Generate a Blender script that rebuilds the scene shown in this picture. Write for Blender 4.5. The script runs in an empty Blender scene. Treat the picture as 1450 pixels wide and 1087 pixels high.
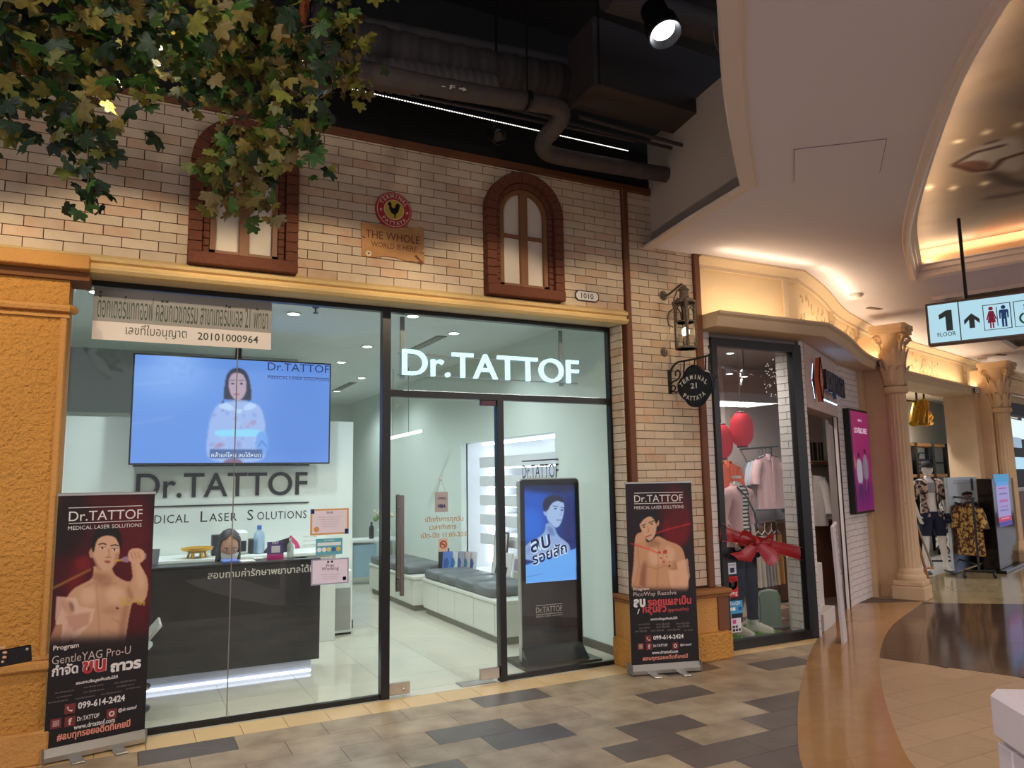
import bpy, bmesh, math, random
import numpy as np
from mathutils import Vector, Matrix, geometry
random.seed(7); rng = np.random.default_rng(7)
S = bpy.context.scene; COL = S.collection
# ------------------------------------------------------------------ camera
CF = 1058.14; YAW, PITCH, ROLL = math.radians(27.0954), math.radians(7.2983), math.radians(-0.954)
CPOS = Vector((0.0, -5.6278, 1.6))
_f = Vector((math.sin(YAW)*math.cos(PITCH), math.cos(YAW)*math.cos(PITCH), math.sin(PITCH)))
_r = Vector((math.cos(YAW), -math.sin(YAW), 0)); _u = _r.cross(_f)
CR = math.cos(ROLL)*_r + math.sin(ROLL)*_u; CU = -math.sin(ROLL)*_r + math.cos(ROLL)*_u
cd = bpy.data.cameras.new('camera'); cam = bpy.data.objects.new('camera', cd); COL.objects.link(cam)
cd.sensor_width = 36; cd.lens = CF/1450*36; cd.clip_start = .05; cd.clip_end = 200
cam.matrix_world = Matrix(((CR.x, CU.x, -_f.x, CPOS.x), (CR.y, CU.y, -_f.y, CPOS.y), (CR.z, CU.z, -_f.z, CPOS.z), (0, 0, 0, 1)))
S.camera = cam
S.view_settings.view_transform = 'Standard'; S.view_settings.look = 'None'
S.view_settings.exposure = 0.14; S.view_settings.gamma = 1; S.view_settings.use_curve_mapping = False
S.cycles.use_denoising = True
S.cycles.max_bounces = 10; S.cycles.transparent_max_bounces = 16; S.cycles.caustics_reflective = False; S.cycles.caustics_refractive = False
S.cycles.sample_clamp_indirect = 6
# ------------------------------------------------------------------ world and lamps
w = bpy.data.worlds.new('world'); S.world = w; w.use_nodes = True
w.node_tree.nodes['Background'].inputs[0].default_value = (.76, .78, .90, 1)
w.node_tree.nodes['Background'].inputs[1].default_value = .62
def lamp(kind, loc, energy, color=(1, 1, 1), target=None, size=.1, angle=60, blend=.3, sy=None):
    l = bpy.data.lights.new('lamp_light', kind); l.energy = energy; l.color = color
    if kind == 'AREA':
        l.shape = 'RECTANGLE'; l.size = size; l.size_y = sy or size
    elif kind != 'SUN': l.shadow_soft_size = size
    if kind == 'SPOT': l.spot_size = math.radians(angle); l.spot_blend = blend
    o = bpy.data.objects.new('lamp_light', l); COL.objects.link(o); o.location = loc
    if target is not None: o.rotation_euler = (Vector(target)-Vector(loc)).to_track_quat('-Z', 'Y').to_euler()
    return o
WARM = (1, .80, .53); COOL = (.86, .95, 1.0); NEUT = (1, .93, .82)
# mall downlights washing the brick front (their beams stop at the height of the white ceiling)
for (x, e) in ((-1.5, 62), (-.15, 62), (1.2, 62), (2.5, 56), (3.7, 34), (4.7, 16)):
    lamp('SPOT', (x, -1.95, 3.62), e, WARM, (x+.05, -.22, 2.16), .04, 80, .32)
# warm mall lights on the paved walk, seen only as pools and gloss
for (x, y, e) in ((1.2, -4.8, 120), (4.9, -2.6, 75), (7.6, -1.6, 60), (10.6, -.6, 90), (13.5, .6, 90), (-1.8, -3.6, 80)):
    lamp('SPOT', (x, y, 3.66), e*1.3, (1, .88, .78), (x, y, 0), .05, 118, .9)
# clinic ceiling downlights (fixtures are built further down at the same places)
CLINIC_DOWN = ((1.33, 1.5), (2.46, 2.93), (2.47, 4.2), (3.14, 5.6), (2.4, 1.16), (-.3, 1.3), (.4, 2.1), (3.1, 1.8), (3.2, 7.4), (1.5, 4.6), (1.2, 6.6))
for (x, y) in CLINIC_DOWN: lamp('SPOT', (x, y, 3.17), 58, COOL, (x, y, 0), .05, 150, .7)
SHOP2_DOWN = ((5.5, .55), (6.6, 1.3), (6.3, 2.7), (7.8, 2.6), (5.3, 1.9))
for (x, y) in SHOP2_DOWN: lamp('SPOT', (x, y, 3.08), 60, (1, .95, .9), (x, y, 0), .05, 150, .7)
SHOP3_DOWN = ((11.2, 3.1), (12.6, 3.5), (13.6, 3.75), (16.6, 4.4))
for (x, y) in SHOP3_DOWN: lamp('SPOT', (x, y, 3.1), 95, (1, .97, .92), (x, y, 0), .05, 150, .7)
# unseen area lamps added behind the viewer to brighten ceiling, banners and floor
lamp('AREA', (8.2, -11, 3.66), 560, (1, .94, .91), (8.2, -11, 0), 5.5, sy=1.1)
lamp('AREA', (14.2, -10.9, 3.66), 500, (1, .94, .92), (14.2, -10.9, 0), 5, sy=1.2)
lamp('AREA', (-3.4, -6.2, 3.66), 400, (1, .92, .86), (-3.4, -6.2, 0), 3, sy=1.8)
lamp('SPOT', (-.4, -4.3, 3.6), 60, (1, .86, .66), (.2, -2.3, 3.9), .05, 60, .8)  # extra spot added to brighten the hanging vines, no fixture of its own
# ------------------------------------------------------------------ picture ray helpers
def ray(u, v): return (CR*((u-725)/CF) - CU*((v-543.5)/CF) + _f)
def FL(u, v, z=0.0):
    d = ray(u, v); t = (z-CPOS.z)/d.z; return CPOS+d*t
def FY(u, v, y):
    d = ray(u, v); t = (y-CPOS.y)/d.y; return CPOS+d*t
def FX(u, v, x):
    d = ray(u, v); t = (x-CPOS.x)/d.x; return CPOS+d*t
def FP(u, v, o, n):
    d = ray(u, v); o = Vector(o); n = Vector(n); t = (o-CPOS).dot(n)/d.dot(n); return CPOS+d*t
# ------------------------------------------------------------------ materials
MATS = {}
def mat(name, col=(.5, .5, .5), rough=.5, metal=0, emit=None, es=1, spec=.5, bump=None, noise=None, rnd=None, alpha=1, coat=0, trans=0, sub=None):
    """bump=(scale,strength[,distance]); noise=(scale,amount,[col2]); rnd = amount of value change per object"""
    if name in MATS: return MATS[name]
    m = bpy.data.materials.new(name); m.use_nodes = True; MATS[name] = m
    nt = m.node_tree; b = nt.nodes['Principled BSDF']; L = nt.links.new; N = nt.nodes.new
    b.inputs['Base Color'].default_value = (*col, 1); b.inputs['Roughness'].default_value = rough
    b.inputs['Metallic'].default_value = metal; b.inputs['Specular IOR Level'].default_value = spec
    b.inputs['Coat Weight'].default_value = coat; b.inputs['Transmission Weight'].default_value = trans
    if emit: b.inputs['Emission Color'].default_value = (*emit, 1); b.inputs['Emission Strength'].default_value = es
    if alpha < 1: b.inputs['Alpha'].default_value = alpha
    tc = N('ShaderNodeTexCoord'); geo = N('ShaderNodeNewGeometry'); out = None
    if noise:
        n = N('ShaderNodeTexNoise'); n.inputs['Scale'].default_value = noise[0]; n.inputs['Detail'].default_value = 5
        L(geo.outputs['Position'], n.inputs['Vector'])
        cr = N('ShaderNodeValToRGB'); cr.color_ramp.elements[0].position = .5-.28*noise[1]-.02; cr.color_ramp.elements[1].position = .5+.28*noise[1]+.02
        c2 = noise[2] if len(noise) > 2 else tuple(c*.7 for c in col)
        cr.color_ramp.elements[0].color = (*c2, 1); cr.color_ramp.elements[1].color = (*col, 1)
        cr.color_ramp.elements[0].position = .3; cr.color_ramp.elements[1].position = .7
        mx = N('ShaderNodeMixRGB'); mx.inputs[0].default_value = noise[1]; mx.inputs[1].default_value = (*col, 1)
        L(n.outputs['Fac'], cr.inputs[0]); L(cr.outputs[0], mx.inputs[2]); out = mx.outputs[0]
    if rnd:
        oi = N('ShaderNodeObjectInfo'); hs = N('ShaderNodeHueSaturation')
        mr = N('ShaderNodeMapRange'); mr.inputs[3].default_value = 1-rnd; mr.inputs[4].default_value = 1+rnd
        L(oi.outputs['Random'], mr.inputs[0]); L(mr.outputs[0], hs.inputs['Value'])
        if out: L(out, hs.inputs['Color'])
        else: hs.inputs['Color'].default_value = (*col, 1)
        out = hs.outputs[0]
    if out: L(out, b.inputs['Base Color'])
    if bump:
        n = N('ShaderNodeTexNoise'); n.inputs['Scale'].default_value = bump[0]; n.inputs['Detail'].default_value = 3
        L(geo.outputs['Position'], n.inputs['Vector'])
        bp = N('ShaderNodeBump'); bp.inputs['Strength'].default_value = bump[1]; bp.inputs['Distance'].default_value = bump[2] if len(bump) > 2 else .01
        L(n.outputs['Fac'], bp.inputs['Height']); L(bp.outputs[0], b.inputs['Normal'])
    return m
def emis(name, col, s=1):
    if name in MATS: return MATS[name]
    m = bpy.data.materials.new(name); m.use_nodes = True; MATS[name] = m; nt = m.node_tree; nt.nodes.clear()
    e = nt.nodes.new('ShaderNodeEmission'); o = nt.nodes.new('ShaderNodeOutputMaterial')
    e.inputs[0].default_value = (*col, 1); e.inputs[1].default_value = s; nt.links.new(e.outputs[0], o.inputs[0]); return m
def glass(name, tint=(.96, .985, .97), rough=0.0, gain=1.0, base=.04):
    if name in MATS: return MATS[name]
    m = bpy.data.materials.new(name); m.use_nodes = True; MATS[name] = m; nt = m.node_tree; nt.nodes.clear(); N = nt.nodes.new; L = nt.links.new
    o = N('ShaderNodeOutputMaterial'); t = N('ShaderNodeBsdfTransparent'); g = N('ShaderNodeBsdfGlossy'); f = N('ShaderNodeLayerWeight'); mx = N('ShaderNodeMixShader')
    f.inputs['Blend'].default_value = .5; pw = N('ShaderNodeMath'); pw.operation = 'POWER'; pw.inputs[1].default_value = 5; ma = N('ShaderNodeMath'); ma.operation = 'MULTIPLY_ADD'; ma.inputs[1].default_value = .9*gain; ma.inputs[2].default_value = base*gain
    t.inputs[0].default_value = (*tint, 1); g.inputs['Roughness'].default_value = rough
    L(f.outputs['Facing'], pw.inputs[0]); L(pw.outputs[0], ma.inputs[0]); L(ma.outputs[0], mx.inputs[0]); L(t.outputs[0], mx.inputs[1]); L(g.outputs[0], mx.inputs[2]); L(mx.outputs[0], o.inputs[0]); return m
def printed(name, emission=0.0, rough=.45, gloss=.4):
    """reads the colour printed on (or shown by) a flat panel from its colour attribute"""
    if name in MATS: return MATS[name]
    m = bpy.data.materials.new(name); m.use_nodes = True; MATS[name] = m; nt = m.node_tree; b = nt.nodes['Principled BSDF']
    a = nt.nodes.new('ShaderNodeVertexColor'); a.layer_name = 'print'
    b.inputs['Roughness'].default_value = rough; b.inputs['Specular IOR Level'].default_value = gloss
    if emission:
        b.inputs['Base Color'].default_value = (.01, .01, .01, 1); nt.links.new(a.outputs[0], b.inputs['Emission Color']); b.inputs['Emission Strength'].default_value = emission
    else: nt.links.new(a.outputs[0], b.inputs['Base Color'])
    return m
# ------------------------------------------------------------------ mesh builder
class MB:
    def __init__(s): s.v = []; s.f = []
    def add(s, vs, fs):
        k = len(s.v); s.v += [tuple(v) for v in vs]; s.f += [tuple(i+k for i in f) for f in fs]; return s
    def box(s, a, b, M=None, ch=0):
        x0, y0, z0 = a; x1, y1, z1 = b
        if ch:
            c = min(ch, (x1-x0)/3, (y1-y0)/3, (z1-z0)/3); bm = bmesh.new(); bmesh.ops.create_cube(bm, size=1)
            for v in bm.verts: v.co = Vector(((x0+x1)/2+v.co.x*(x1-x0), (y0+y1)/2+v.co.y*(y1-y0), (z0+z1)/2+v.co.z*(z1-z0)))
            bmesh.ops.bevel(bm, geom=list(bm.edges), offset=c, segments=1, affect='EDGES')
            bm.verts.index_update(); vs = [v.co.copy() for v in bm.verts]; fs = [[v.index for v in f.verts] for f in bm.faces]; bm.free()
        else:
            vs = [Vector(p) for p in ((x0,y0,z0),(x1,y0,z0),(x1,y1,z0),(x0,y1,z0),(x0,y0,z1),(x1,y0,z1),(x1,y1,z1),(x0,y1,z1))]
            fs = [(0,3,2,1),(4,5,6,7),(0,1,5,4),(1,2,6,5),(2,3,7,6),(3,0,4,7)]
        if M is not None: vs = [M @ v for v in vs]
        return s.add(vs, fs)
    def prism(s, pts, d, M=None):
        """polygon pts (2D x,z) in a frame, extruded along the frame's y by d=(y0,y1)"""
        n = len(pts); vs = [Vector((p[0], d[0], p[1])) for p in pts]+[Vector((p[0], d[1], p[1])) for p in pts]
        if M is not None: vs = [M @ v for v in vs]
        tr = geometry.tessellate_polygon([[Vector((p[0], p[1], 0)) for p in pts]])
        fs = [tuple(t) for t in tr]+[tuple(i+n for i in reversed(t)) for t in tr]+[(i, i+n, (i+1) % n+n, (i+1) % n) for i in range(n)]
        return s.add(vs, fs)
    def slab(s, pts, z0, z1):
        n = len(pts); vs = [Vector((p[0], p[1], z0)) for p in pts]+[Vector((p[0], p[1], z1)) for p in pts]
        tr = geometry.tessellate_polygon([[Vector((p[0], p[1], 0)) for p in pts]])
        return s.add(vs, [tuple(reversed(t)) for t in tr]+[tuple(i+n for i in t) for t in tr]+[(i, (i+1) % n, (i+1) % n+n, i+n) for i in range(n)])
    def tube(s, path, r, n=10, closed=False, cap=True):
        P = [Vector(p) for p in path]; k = len(P); R = r if isinstance(r, (list, tuple)) else [r]*k; base = len(s.v); up = None; rings = []
        for i in range(k):
            if closed: t = P[(i+1) % k]-P[i-1]
            else: t = P[min(i+1, k-1)]-P[max(i-1, 0)]
            t = t.normalized() if t.length > 1e-9 else Vector((0, 0, 1))
            if up is None: up = t.orthogonal().normalized()
            else:
                up = (up-t*up.dot(t)); up = up.normalized() if up.length > 1e-6 else t.orthogonal().normalized()
            b = t.cross(up); rings.append([P[i]+(up*math.cos(a)+b*math.sin(a))*R[i] for a in [2*math.pi*j/n for j in range(n)]])
        vs = [v for r_ in rings for v in r_]; fs = []
        for i in range(k if closed else k-1):
            for j in range(n): fs.append((i*n+j, i*n+(j+1) % n, ((i+1) % k)*n+(j+1) % n, ((i+1) % k)*n+j))
        if cap and not closed: fs += [tuple(reversed(range(n))), tuple((k-1)*n+j for j in range(n))]
        return s.add(vs, fs)
    def lathe(s, prof, c=(0, 0, 0), n=20, M=None, a0=0, a1=2*math.pi):
        full = abs(a1-a0-2*math.pi) < 1e-6; m = n if full else n+1; vs = []; fs = []
        for (r, z) in prof:
            for j in range(m):
                a = a0+(a1-a0)*j/n; vs.append(Vector((c[0]+r*math.cos(a), c[1]+r*math.sin(a), c[2]+z)))
        for i in range(len(prof)-1):
            for j in range(n if full else m-1): fs.append((i*m+j, i*m+(j+1) % m, (i+1)*m+(j+1) % m, (i+1)*m+j))
        if full and prof[0][0] > 1e-5: fs.append(tuple(reversed(range(m))))
        if full and prof[-1][0] > 1e-5: fs.append(tuple((len(prof)-1)*m+j for j in range(m)))
        if M is not None: vs = [M @ v for v in vs]
        return s.add(vs, fs)
    def ball(s, c, r, nu=14, nv=9, M=None):
        r = r if isinstance(r, (tuple, list)) else (r, r, r); vs = []; fs = []
        for i in range(nv+1):
            th = math.pi*i/nv
            for j in range(nu): a = 2*math.pi*j/nu; vs.append(Vector((c[0]+r[0]*math.sin(th)*math.cos(a), c[1]+r[1]*math.sin(th)*math.sin(a), c[2]+r[2]*math.cos(th))))
        for i in range(nv):
            for j in range(nu): fs.append((i*nu+j, (i+1)*nu+j, (i+1)*nu+(j+1) % nu, i*nu+(j+1) % nu))
        if M is not None: vs = [M @ v for v in vs]
        return s.add(vs, fs)
    def quad(s, *p): return s.add(p, [tuple(range(len(p)))])
    def sheet(s, fn, nu, nv, th=0):
        """fn(a,b) -> point, a,b in 0..1"""
        vs = [fn(i/nu, j/nv) for j in range(nv+1) for i in range(nu+1)]
        return s.add(vs, [(j*(nu+1)+i, j*(nu+1)+i+1, (j+1)*(nu+1)+i+1, (j+1)*(nu+1)+i) for j in range(nv) for i in range(nu)])
WM = {}
def mesh_from(name, vs, fs, m=None, smooth=False, weld=True):
    me = bpy.data.meshes.new(name); me.from_pydata([tuple(v) for v in vs], [], fs); me.validate()
    if weld:
        bm = bmesh.new(); bm.from_mesh(me); bmesh.ops.remove_doubles(bm, verts=bm.verts, dist=1e-6); bmesh.ops.recalc_face_normals(bm, faces=bm.faces); bm.to_mesh(me); bm.free()
    if m is not None: me.materials.append(m)
    if smooth:
        me.polygons.foreach_set('use_smooth', [True]*len(me.polygons))
        if smooth != 'all':
            try: me.set_sharp_from_angle(angle=math.radians(40))
            except Exception: pass
    me.update(); return me
def link(name, me, parent=None):
    o = bpy.data.objects.new(name, me); COL.objects.link(o)
    if parent is not None: o.parent = parent; WM[o.name] = WM.get(parent.name, Matrix())
    else: WM[o.name] = Matrix()
    return o
def part(parent, name, mb, m, smooth=False, local=False, label=None, weld=True):
    vs = mb.v
    if parent is not None and not local:
        I = WM[parent.name].inverted(); vs = [I @ Vector(v) for v in vs]
    o = link(name, mesh_from(name, vs, mb.f, m, smooth, weld), parent)
    if label: o['label'] = label
    return o
def tag(o, label=None, cat=None, group=None, kind=None):
    if label: o['label'] = label
    if cat: o['category'] = cat
    if group: o['group'] = group
    if kind: o['kind'] = kind
    return o
def thing(name, label, cat, loc=(0, 0, 0), rz=0, group=None, M=None):
    o = bpy.data.objects.new(name, None); COL.objects.link(o); o.empty_display_size = .05
    T = M if M is not None else Matrix.Translation(Vector(loc)) @ Matrix.Rotation(rz, 4, 'Z')
    o.matrix_world = T; WM[o.name] = T.copy(); return tag(o, label, cat, group)
def single(name, label, cat, mb, m, smooth=False, group=None, loc=None):
    """a thing that is one mesh; origin placed at loc"""
    vs = mb.v
    if loc is None:
        a = np.array([tuple(v) for v in vs]); loc = ((a[:, 0].min()+a[:, 0].max())/2, (a[:, 1].min()+a[:, 1].max())/2, a[:, 2].min())
    L_ = Vector(loc); me = mesh_from(name, [Vector(v)-L_ for v in vs], mb.f, m, smooth)
    o = link(name, me); o.location = L_; WM[o.name] = Matrix.Translation(L_); return tag(o, label, cat, group)
def struct(name, mb, m, smooth=False, label=None):
    o = link(name, mesh_from(name, mb.v, mb.f, m, smooth)); o['kind'] = 'structure'
    if label: o['label'] = label
    return o
def frame(O, R_, U_=(0, 0, 1)):
    R_ = Vector(R_).normalized(); U_ = Vector(U_); U_ = (U_-R_*U_.dot(R_)).normalized(); N_ = R_.cross(U_)  # local y points away: y = U x R
    Y_ = U_.cross(R_); return Matrix(((R_.x, Y_.x, U_.x, O[0]), (R_.y, Y_.y, U_.y, O[1]), (R_.z, Y_.z, U_.z, O[2]), (0, 0, 0, 1)))
_tx = {}
def text_mesh(s, bold=0, ext=0.0, res=2, spacing=1.0, shear=0):
    k = (s, bold, ext, res, spacing, shear)
    if k in _tx: return _tx[k]
    c = bpy.data.curves.new('txt', 'FONT'); c.body = s; c.size = 1; c.offset = bold; c.resolution_u = res; c.space_character = spacing; c.shear = shear; c.fill_mode = 'FRONT' if not ext else 'BOTH'; c.extrude = 0
    o = bpy.data.objects.new('txt', c); COL.objects.link(o); dg = bpy.context.evaluated_depsgraph_get(); dg.update()
    me = bpy.data.meshes.new_from_object(o.evaluated_get(dg)); bpy.data.objects.remove(o); bpy.data.curves.remove(c)
    vs = [v.co.copy() for v in me.vertices]; fs = [tuple(p.vertices) for p in me.polygons]
    ed = {}
    for f in fs:
        for a, b in zip(f, f[1:]+f[:1]): ed[(min(a, b), max(a, b))] = ed.get((min(a, b), max(a, b)), 0)+1
    bd = [e for e, n in ed.items() if n == 1]; bpy.data.meshes.remove(me); _tx[k] = (vs, fs, bd); return _tx[k]
def textmb(s, M, w=None, h=None, bold=0, depth=.001, align='L', spacing=1.0, mb=None, arc=None, shear=0, res=2):
    """writes s in frame M (x right, z up, text front faces -y). w,h: fit the inked box; align L/C/R at the frame's origin, baseline z=0"""
    vs, fs, bd = text_mesh(s, bold, depth, res, spacing, shear); mb = mb or MB()
    if not vs: return mb
    x0 = min(v.x for v in vs); x1 = max(v.x for v in vs); y0 = min(v.y for v in vs); y1 = max(v.y for v in vs)
    sx = (w/(x1-x0)) if w else None; sy = (h/(y1-y0)) if h else None; sx = sx or sy; sy = sy or sx
    ox = {'L': 0, 'C': (x1-x0)/2, 'R': (x1-x0)}[align]
    P = [((v.x-x0-ox)*sx, (v.y-(y0 if h else 0))*sy) for v in vs]
    if arc:  # bend around a circle of radius arc (positive: text on top), centre at frame origin
        Q = []
        for (x, y) in P:
            R_ = arc+y if arc > 0 else -arc-y; a = x/abs(arc)
            Q.append((R_*math.sin(a), R_*math.cos(a)) if arc > 0 else (R_*math.sin(a), -R_*math.cos(a)))
        P = Q
    n = len(P); A = [M @ Vector((p[0], -depth, p[1])) for p in P]
    if depth > .003:
        B = [M @ Vector((p[0], 0, p[1])) for p in P]
        return mb.add(A+B, list(fs)+[(a, b, b+n, a+n) for a, b in bd])
    return mb.add(A, fs)
def textpart(parent, name, s, M, m, **k): return part(parent, name, textmb(s, M, **k), m, weld=False)
def copy_tree(o, parent=None):
    c = o.copy(); COL.objects.link(c); c.parent = parent; WM[c.name] = WM.get(parent.name if parent else o.name, Matrix())
    for ch in list(o.children): copy_tree(ch, c)
    return c
def place(o, loc, rz=0, label=None, s=1):
    o.matrix_world = Matrix.Translation(Vector(loc)) @ Matrix.Rotation(rz, 4, 'Z') @ Matrix.Scale(s, 4); WM[o.name] = o.matrix_world.copy()
    if label: o['label'] = label
    return o
# ------------------------------------------------------------------ flat print painter
def lin(c): c = np.asarray(c, float); return np.where(c <= .04045, c/12.92, ((c+.055)/1.055)**2.4)
def blur(a, s):
    if s <= .3: return a
    r = int(max(1, s*2.5)); k = np.exp(-.5*(np.arange(-r, r+1)/s)**2); k /= k.sum()
    a = np.apply_along_axis(lambda m_: np.convolve(np.pad(m_, r, 'edge'), k, 'valid'), 0, a)
    return np.apply_along_axis(lambda m_: np.convolve(np.pad(m_, r, 'edge'), k, 'valid'), 1, a)
class Paint:
    """canvas in sRGB 0..1; coordinates u right 0..1, v down 0..1 or through self.q (picture pixel -> u,v)"""
    def __init__(s, nx, ny, col, q=None): s.nx, s.ny = nx, ny; s.a = np.zeros((ny, nx, 3))+np.array(col, float); s.q = q; s.Y, s.X = np.mgrid[0:ny, 0:nx]; s.X = s.X+.0; s.Y = s.Y+.0
    def P(s, p): p = s.q(*p) if s.q else p; return (p[0]*(s.nx-1), p[1]*(s.ny-1))
    def put(s, m, col, al=1):
        m = np.clip(m, 0, 1)[..., None]*al; s.a = s.a*(1-m)+np.array(col, float)*m; return s
    def mask(s, pts, smooth=0):
        p = [s.P(t) for t in pts]
        for _ in range(smooth):
            n = []
            for i in range(len(p)):
                a, b = p[i], p[(i+1) % len(p)]; n += [(a[0]*.75+b[0]*.25, a[1]*.75+b[1]*.25), (a[0]*.25+b[0]*.75, a[1]*.25+b[1]*.75)]
            p = n
        m = np.zeros((s.ny, s.nx), bool)
        for i in range(len(p)):
            x0, y0 = p[i-1]; x1, y1 = p[i]
            if abs(y1-y0) < 1e-9: continue
            c = ((s.Y < y1) != (s.Y < y0)) & (s.X < (x1-x0)*(s.Y-y0)/(y1-y0)+x0); m ^= c
        return m.astype(float)
    def poly(s, pts, col, al=1, bl=.5, smooth=2, clip=None):
        m = blur(s.mask(pts, smooth), bl); m = m*clip if clip is not None else m; s.put(m, col, al); return m
    def ell(s, c, rx, ry, col, al=1, bl=.5, rot=0, clip=None):
        cx, cy = c; pts = []
        for i in range(24):
            t = 2*math.pi*i/24; x, y = rx*math.cos(t), ry*math.sin(t); pts.append((cx+x*math.cos(rot)-y*math.sin(rot), cy+x*math.sin(rot)+y*math.cos(rot)))
        return s.poly(pts, col, al, bl, 0, clip)
    def line(s, pts, wd, col, al=1, bl=.5, clip=None):
        p = [s.P(t) for t in pts]; d = np.full((s.ny, s.nx), 1e9); W = wd*s.k() if s.q else wd
        for (x0, y0), (x1, y1) in zip(p, p[1:]):
            L2 = (x1-x0)**2+(y1-y0)**2+1e-9; t = np.clip(((s.X-x0)*(x1-x0)+(s.Y-y0)*(y1-y0))/L2, 0, 1)
            d = np.minimum(d, np.hypot(s.X-x0-t*(x1-x0), s.Y-y0-t*(y1-y0)))
        m = blur(np.clip(W/2-d+.5, 0, 1), bl); m = m*clip if clip is not None else m; s.put(m, col, al); return m
    def k(s): a = s.P((120, 850)); b = s.P((121, 850)); return abs(b[0]-a[0])+1e-6
    def noise(s, amt, bl=2): s.a = np.clip(s.a*(1+amt*blur(rng.standard_normal((s.ny, s.nx)), bl)[..., None]*bl*2), 0, 1); return s
def print_panel(parent, name, P, M, w, h, m, keep=None):
    """a w x h panel in frame M (x right, z up, origin bottom left, face to -y) coloured by the canvas"""
    nx, ny = P.nx, P.ny; xs = np.linspace(0, w, nx); zs = np.linspace(h, 0, ny); X, Z = np.meshgrid(xs, zs)
    v = np.stack([X.ravel(), np.zeros(nx*ny), Z.ravel()], 1); I = (WM[parent.name].inverted() if parent else Matrix()) @ M; Rm = np.array(I)[:3, :3]; v = v @ Rm.T+np.array(I)[:3, 3]
    i = np.arange((ny-1)*(nx-1)); r = i//(nx-1); c = i % (nx-1); a = r*nx+c; f = np.stack([a, a+nx, a+nx+1, a+1], 1)
    if keep is not None: f = f[keep(xs[c], zs[r])]
    me = bpy.data.meshes.new(name); me.vertices.add(nx*ny); me.vertices.foreach_set('co', v.ravel().astype(np.float32))
    me.loops.add(f.size); me.loops.foreach_set('vertex_index', f.ravel().astype(np.int32)); me.polygons.add(len(f)); me.polygons.foreach_set('loop_start', (np.arange(len(f))*4).astype(np.int32))
    me.update(calc_edges=True); at = me.color_attributes.new('print', 'FLOAT_COLOR', 'POINT')
    rgba = np.concatenate([lin(np.clip(P.a, 0, 1)).reshape(-1, 3), np.ones((nx*ny, 1))], 1); at.data.foreach_set('color', rgba.ravel().astype(np.float32)); me.materials.append(m); me.validate()
    return link(name, me, parent)
def sr(r, g, b): return tuple(float(x) for x in lin((r/255, g/255, b/255)))
# ------------------------------------------------------------------ palette
M_BRICK = mat('cream_brick', sr(212, 192, 166), .85, bump=(60, .35, .004), noise=(9, .45, sr(198, 170, 142)), rnd=.08)
M_BRICK2 = mat('peach_brick', sr(208, 182, 154), .85, bump=(60, .35, .004), noise=(11, .6, sr(198, 152, 120)), rnd=.08)
M_JOINT = mat('brown_mortar', sr(74, 44, 28), .9)
M_BROWN = mat('brown_trim', sr(112, 66, 38), .6, bump=(40, .15))
M_WOODF = mat('window_frame_brown', sr(128, 84, 50), .55, bump=(30, .1))
M_ROUGHB = mat('rough_brown_stone', sr(112, 62, 40), .85, bump=(90, .9, .006), noise=(40, .4, sr(80, 42, 28)))
M_OCHRE = mat('ochre_stucco', sr(204, 144, 66), .8, bump=(48, 1.0, .03))
M_OCHRE2 = mat('ochre_moulding', sr(200, 144, 76), .8, bump=(60, .8, .012))
M_CORN = mat('yellow_cornice', sr(222, 190, 132), .75, bump=(60, .6, .008))
M_CREAM = mat('cream_soffit', sr(214, 196, 164), .8)
M_BLACK = mat('black_frame', sr(16, 15, 16), .35)
M_DARK = mat('black_ceiling', sr(22, 20, 21), .9)
M_GLASS = glass('shop_glass', gain=.9)
M_STEEL = mat('brushed_steel', sr(190, 182, 172), .3, 1)
M_WHITEP = mat('white_paint', sr(222, 228, 224), .7)
M_CWALL = mat('clinic_wall', sr(214, 224, 216), .75)
M_CFLOOR = mat('clinic_floor_tile', sr(214, 208, 192), .08, noise=(1.5, .15))
M_CEILW = mat('mall_ceiling_white', sr(222, 216, 228), .85)
M_MOULD = mat('mall_cornice_white', sr(222, 208, 202), .7)
M_FASC = mat('cream_plaster', sr(226, 200, 160), .85, bump=(45, .6, .006))
M_FASC2 = mat('cream_moulding', sr(214, 190, 158), .7)
M_COLM = mat('column_cream', sr(214, 180, 142), .65, noise=(6, .2))
M_WBRICK = mat('white_brick', sr(226, 216, 212), .6, rnd=.03)
M_WJOINT = mat('grey_brick_joint', sr(150, 138, 134), .9)
M_VLIGHT = mat('light_stone_plank', sr(180, 160, 134), .42, noise=(5, .9, sr(138, 118, 94)), rnd=.06, bump=(25, .12, .003))
M_VDARK = mat('dark_stone_plank', sr(106, 96, 90), .4, noise=(6, .6, sr(84, 74, 68)), rnd=.06)
M_TILE = mat('cream_border_tile', sr(222, 188, 138), .35, noise=(8, .15), rnd=.04)
M_TANT = mat('tan_gloss_tile', sr(168, 126, 84), .12, noise=(7, .35, sr(146, 106, 66)), rnd=.03)
M_CRT = mat('cream_stone_tile', sr(174, 144, 114), .3, noise=(8, .3, sr(152, 124, 96)), rnd=.05)
M_MARB = mat('dark_marble_tile', sr(92, 72, 60), .1, noise=(3, .7, sr(64, 50, 44)), rnd=.06)
M_BEIG = mat('beige_marble_tile', sr(176, 160, 126), .1, noise=(2, .5, sr(150, 132, 98)))
M_GROUT = mat('dark_grout', sr(90, 74, 58), .8)
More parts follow.
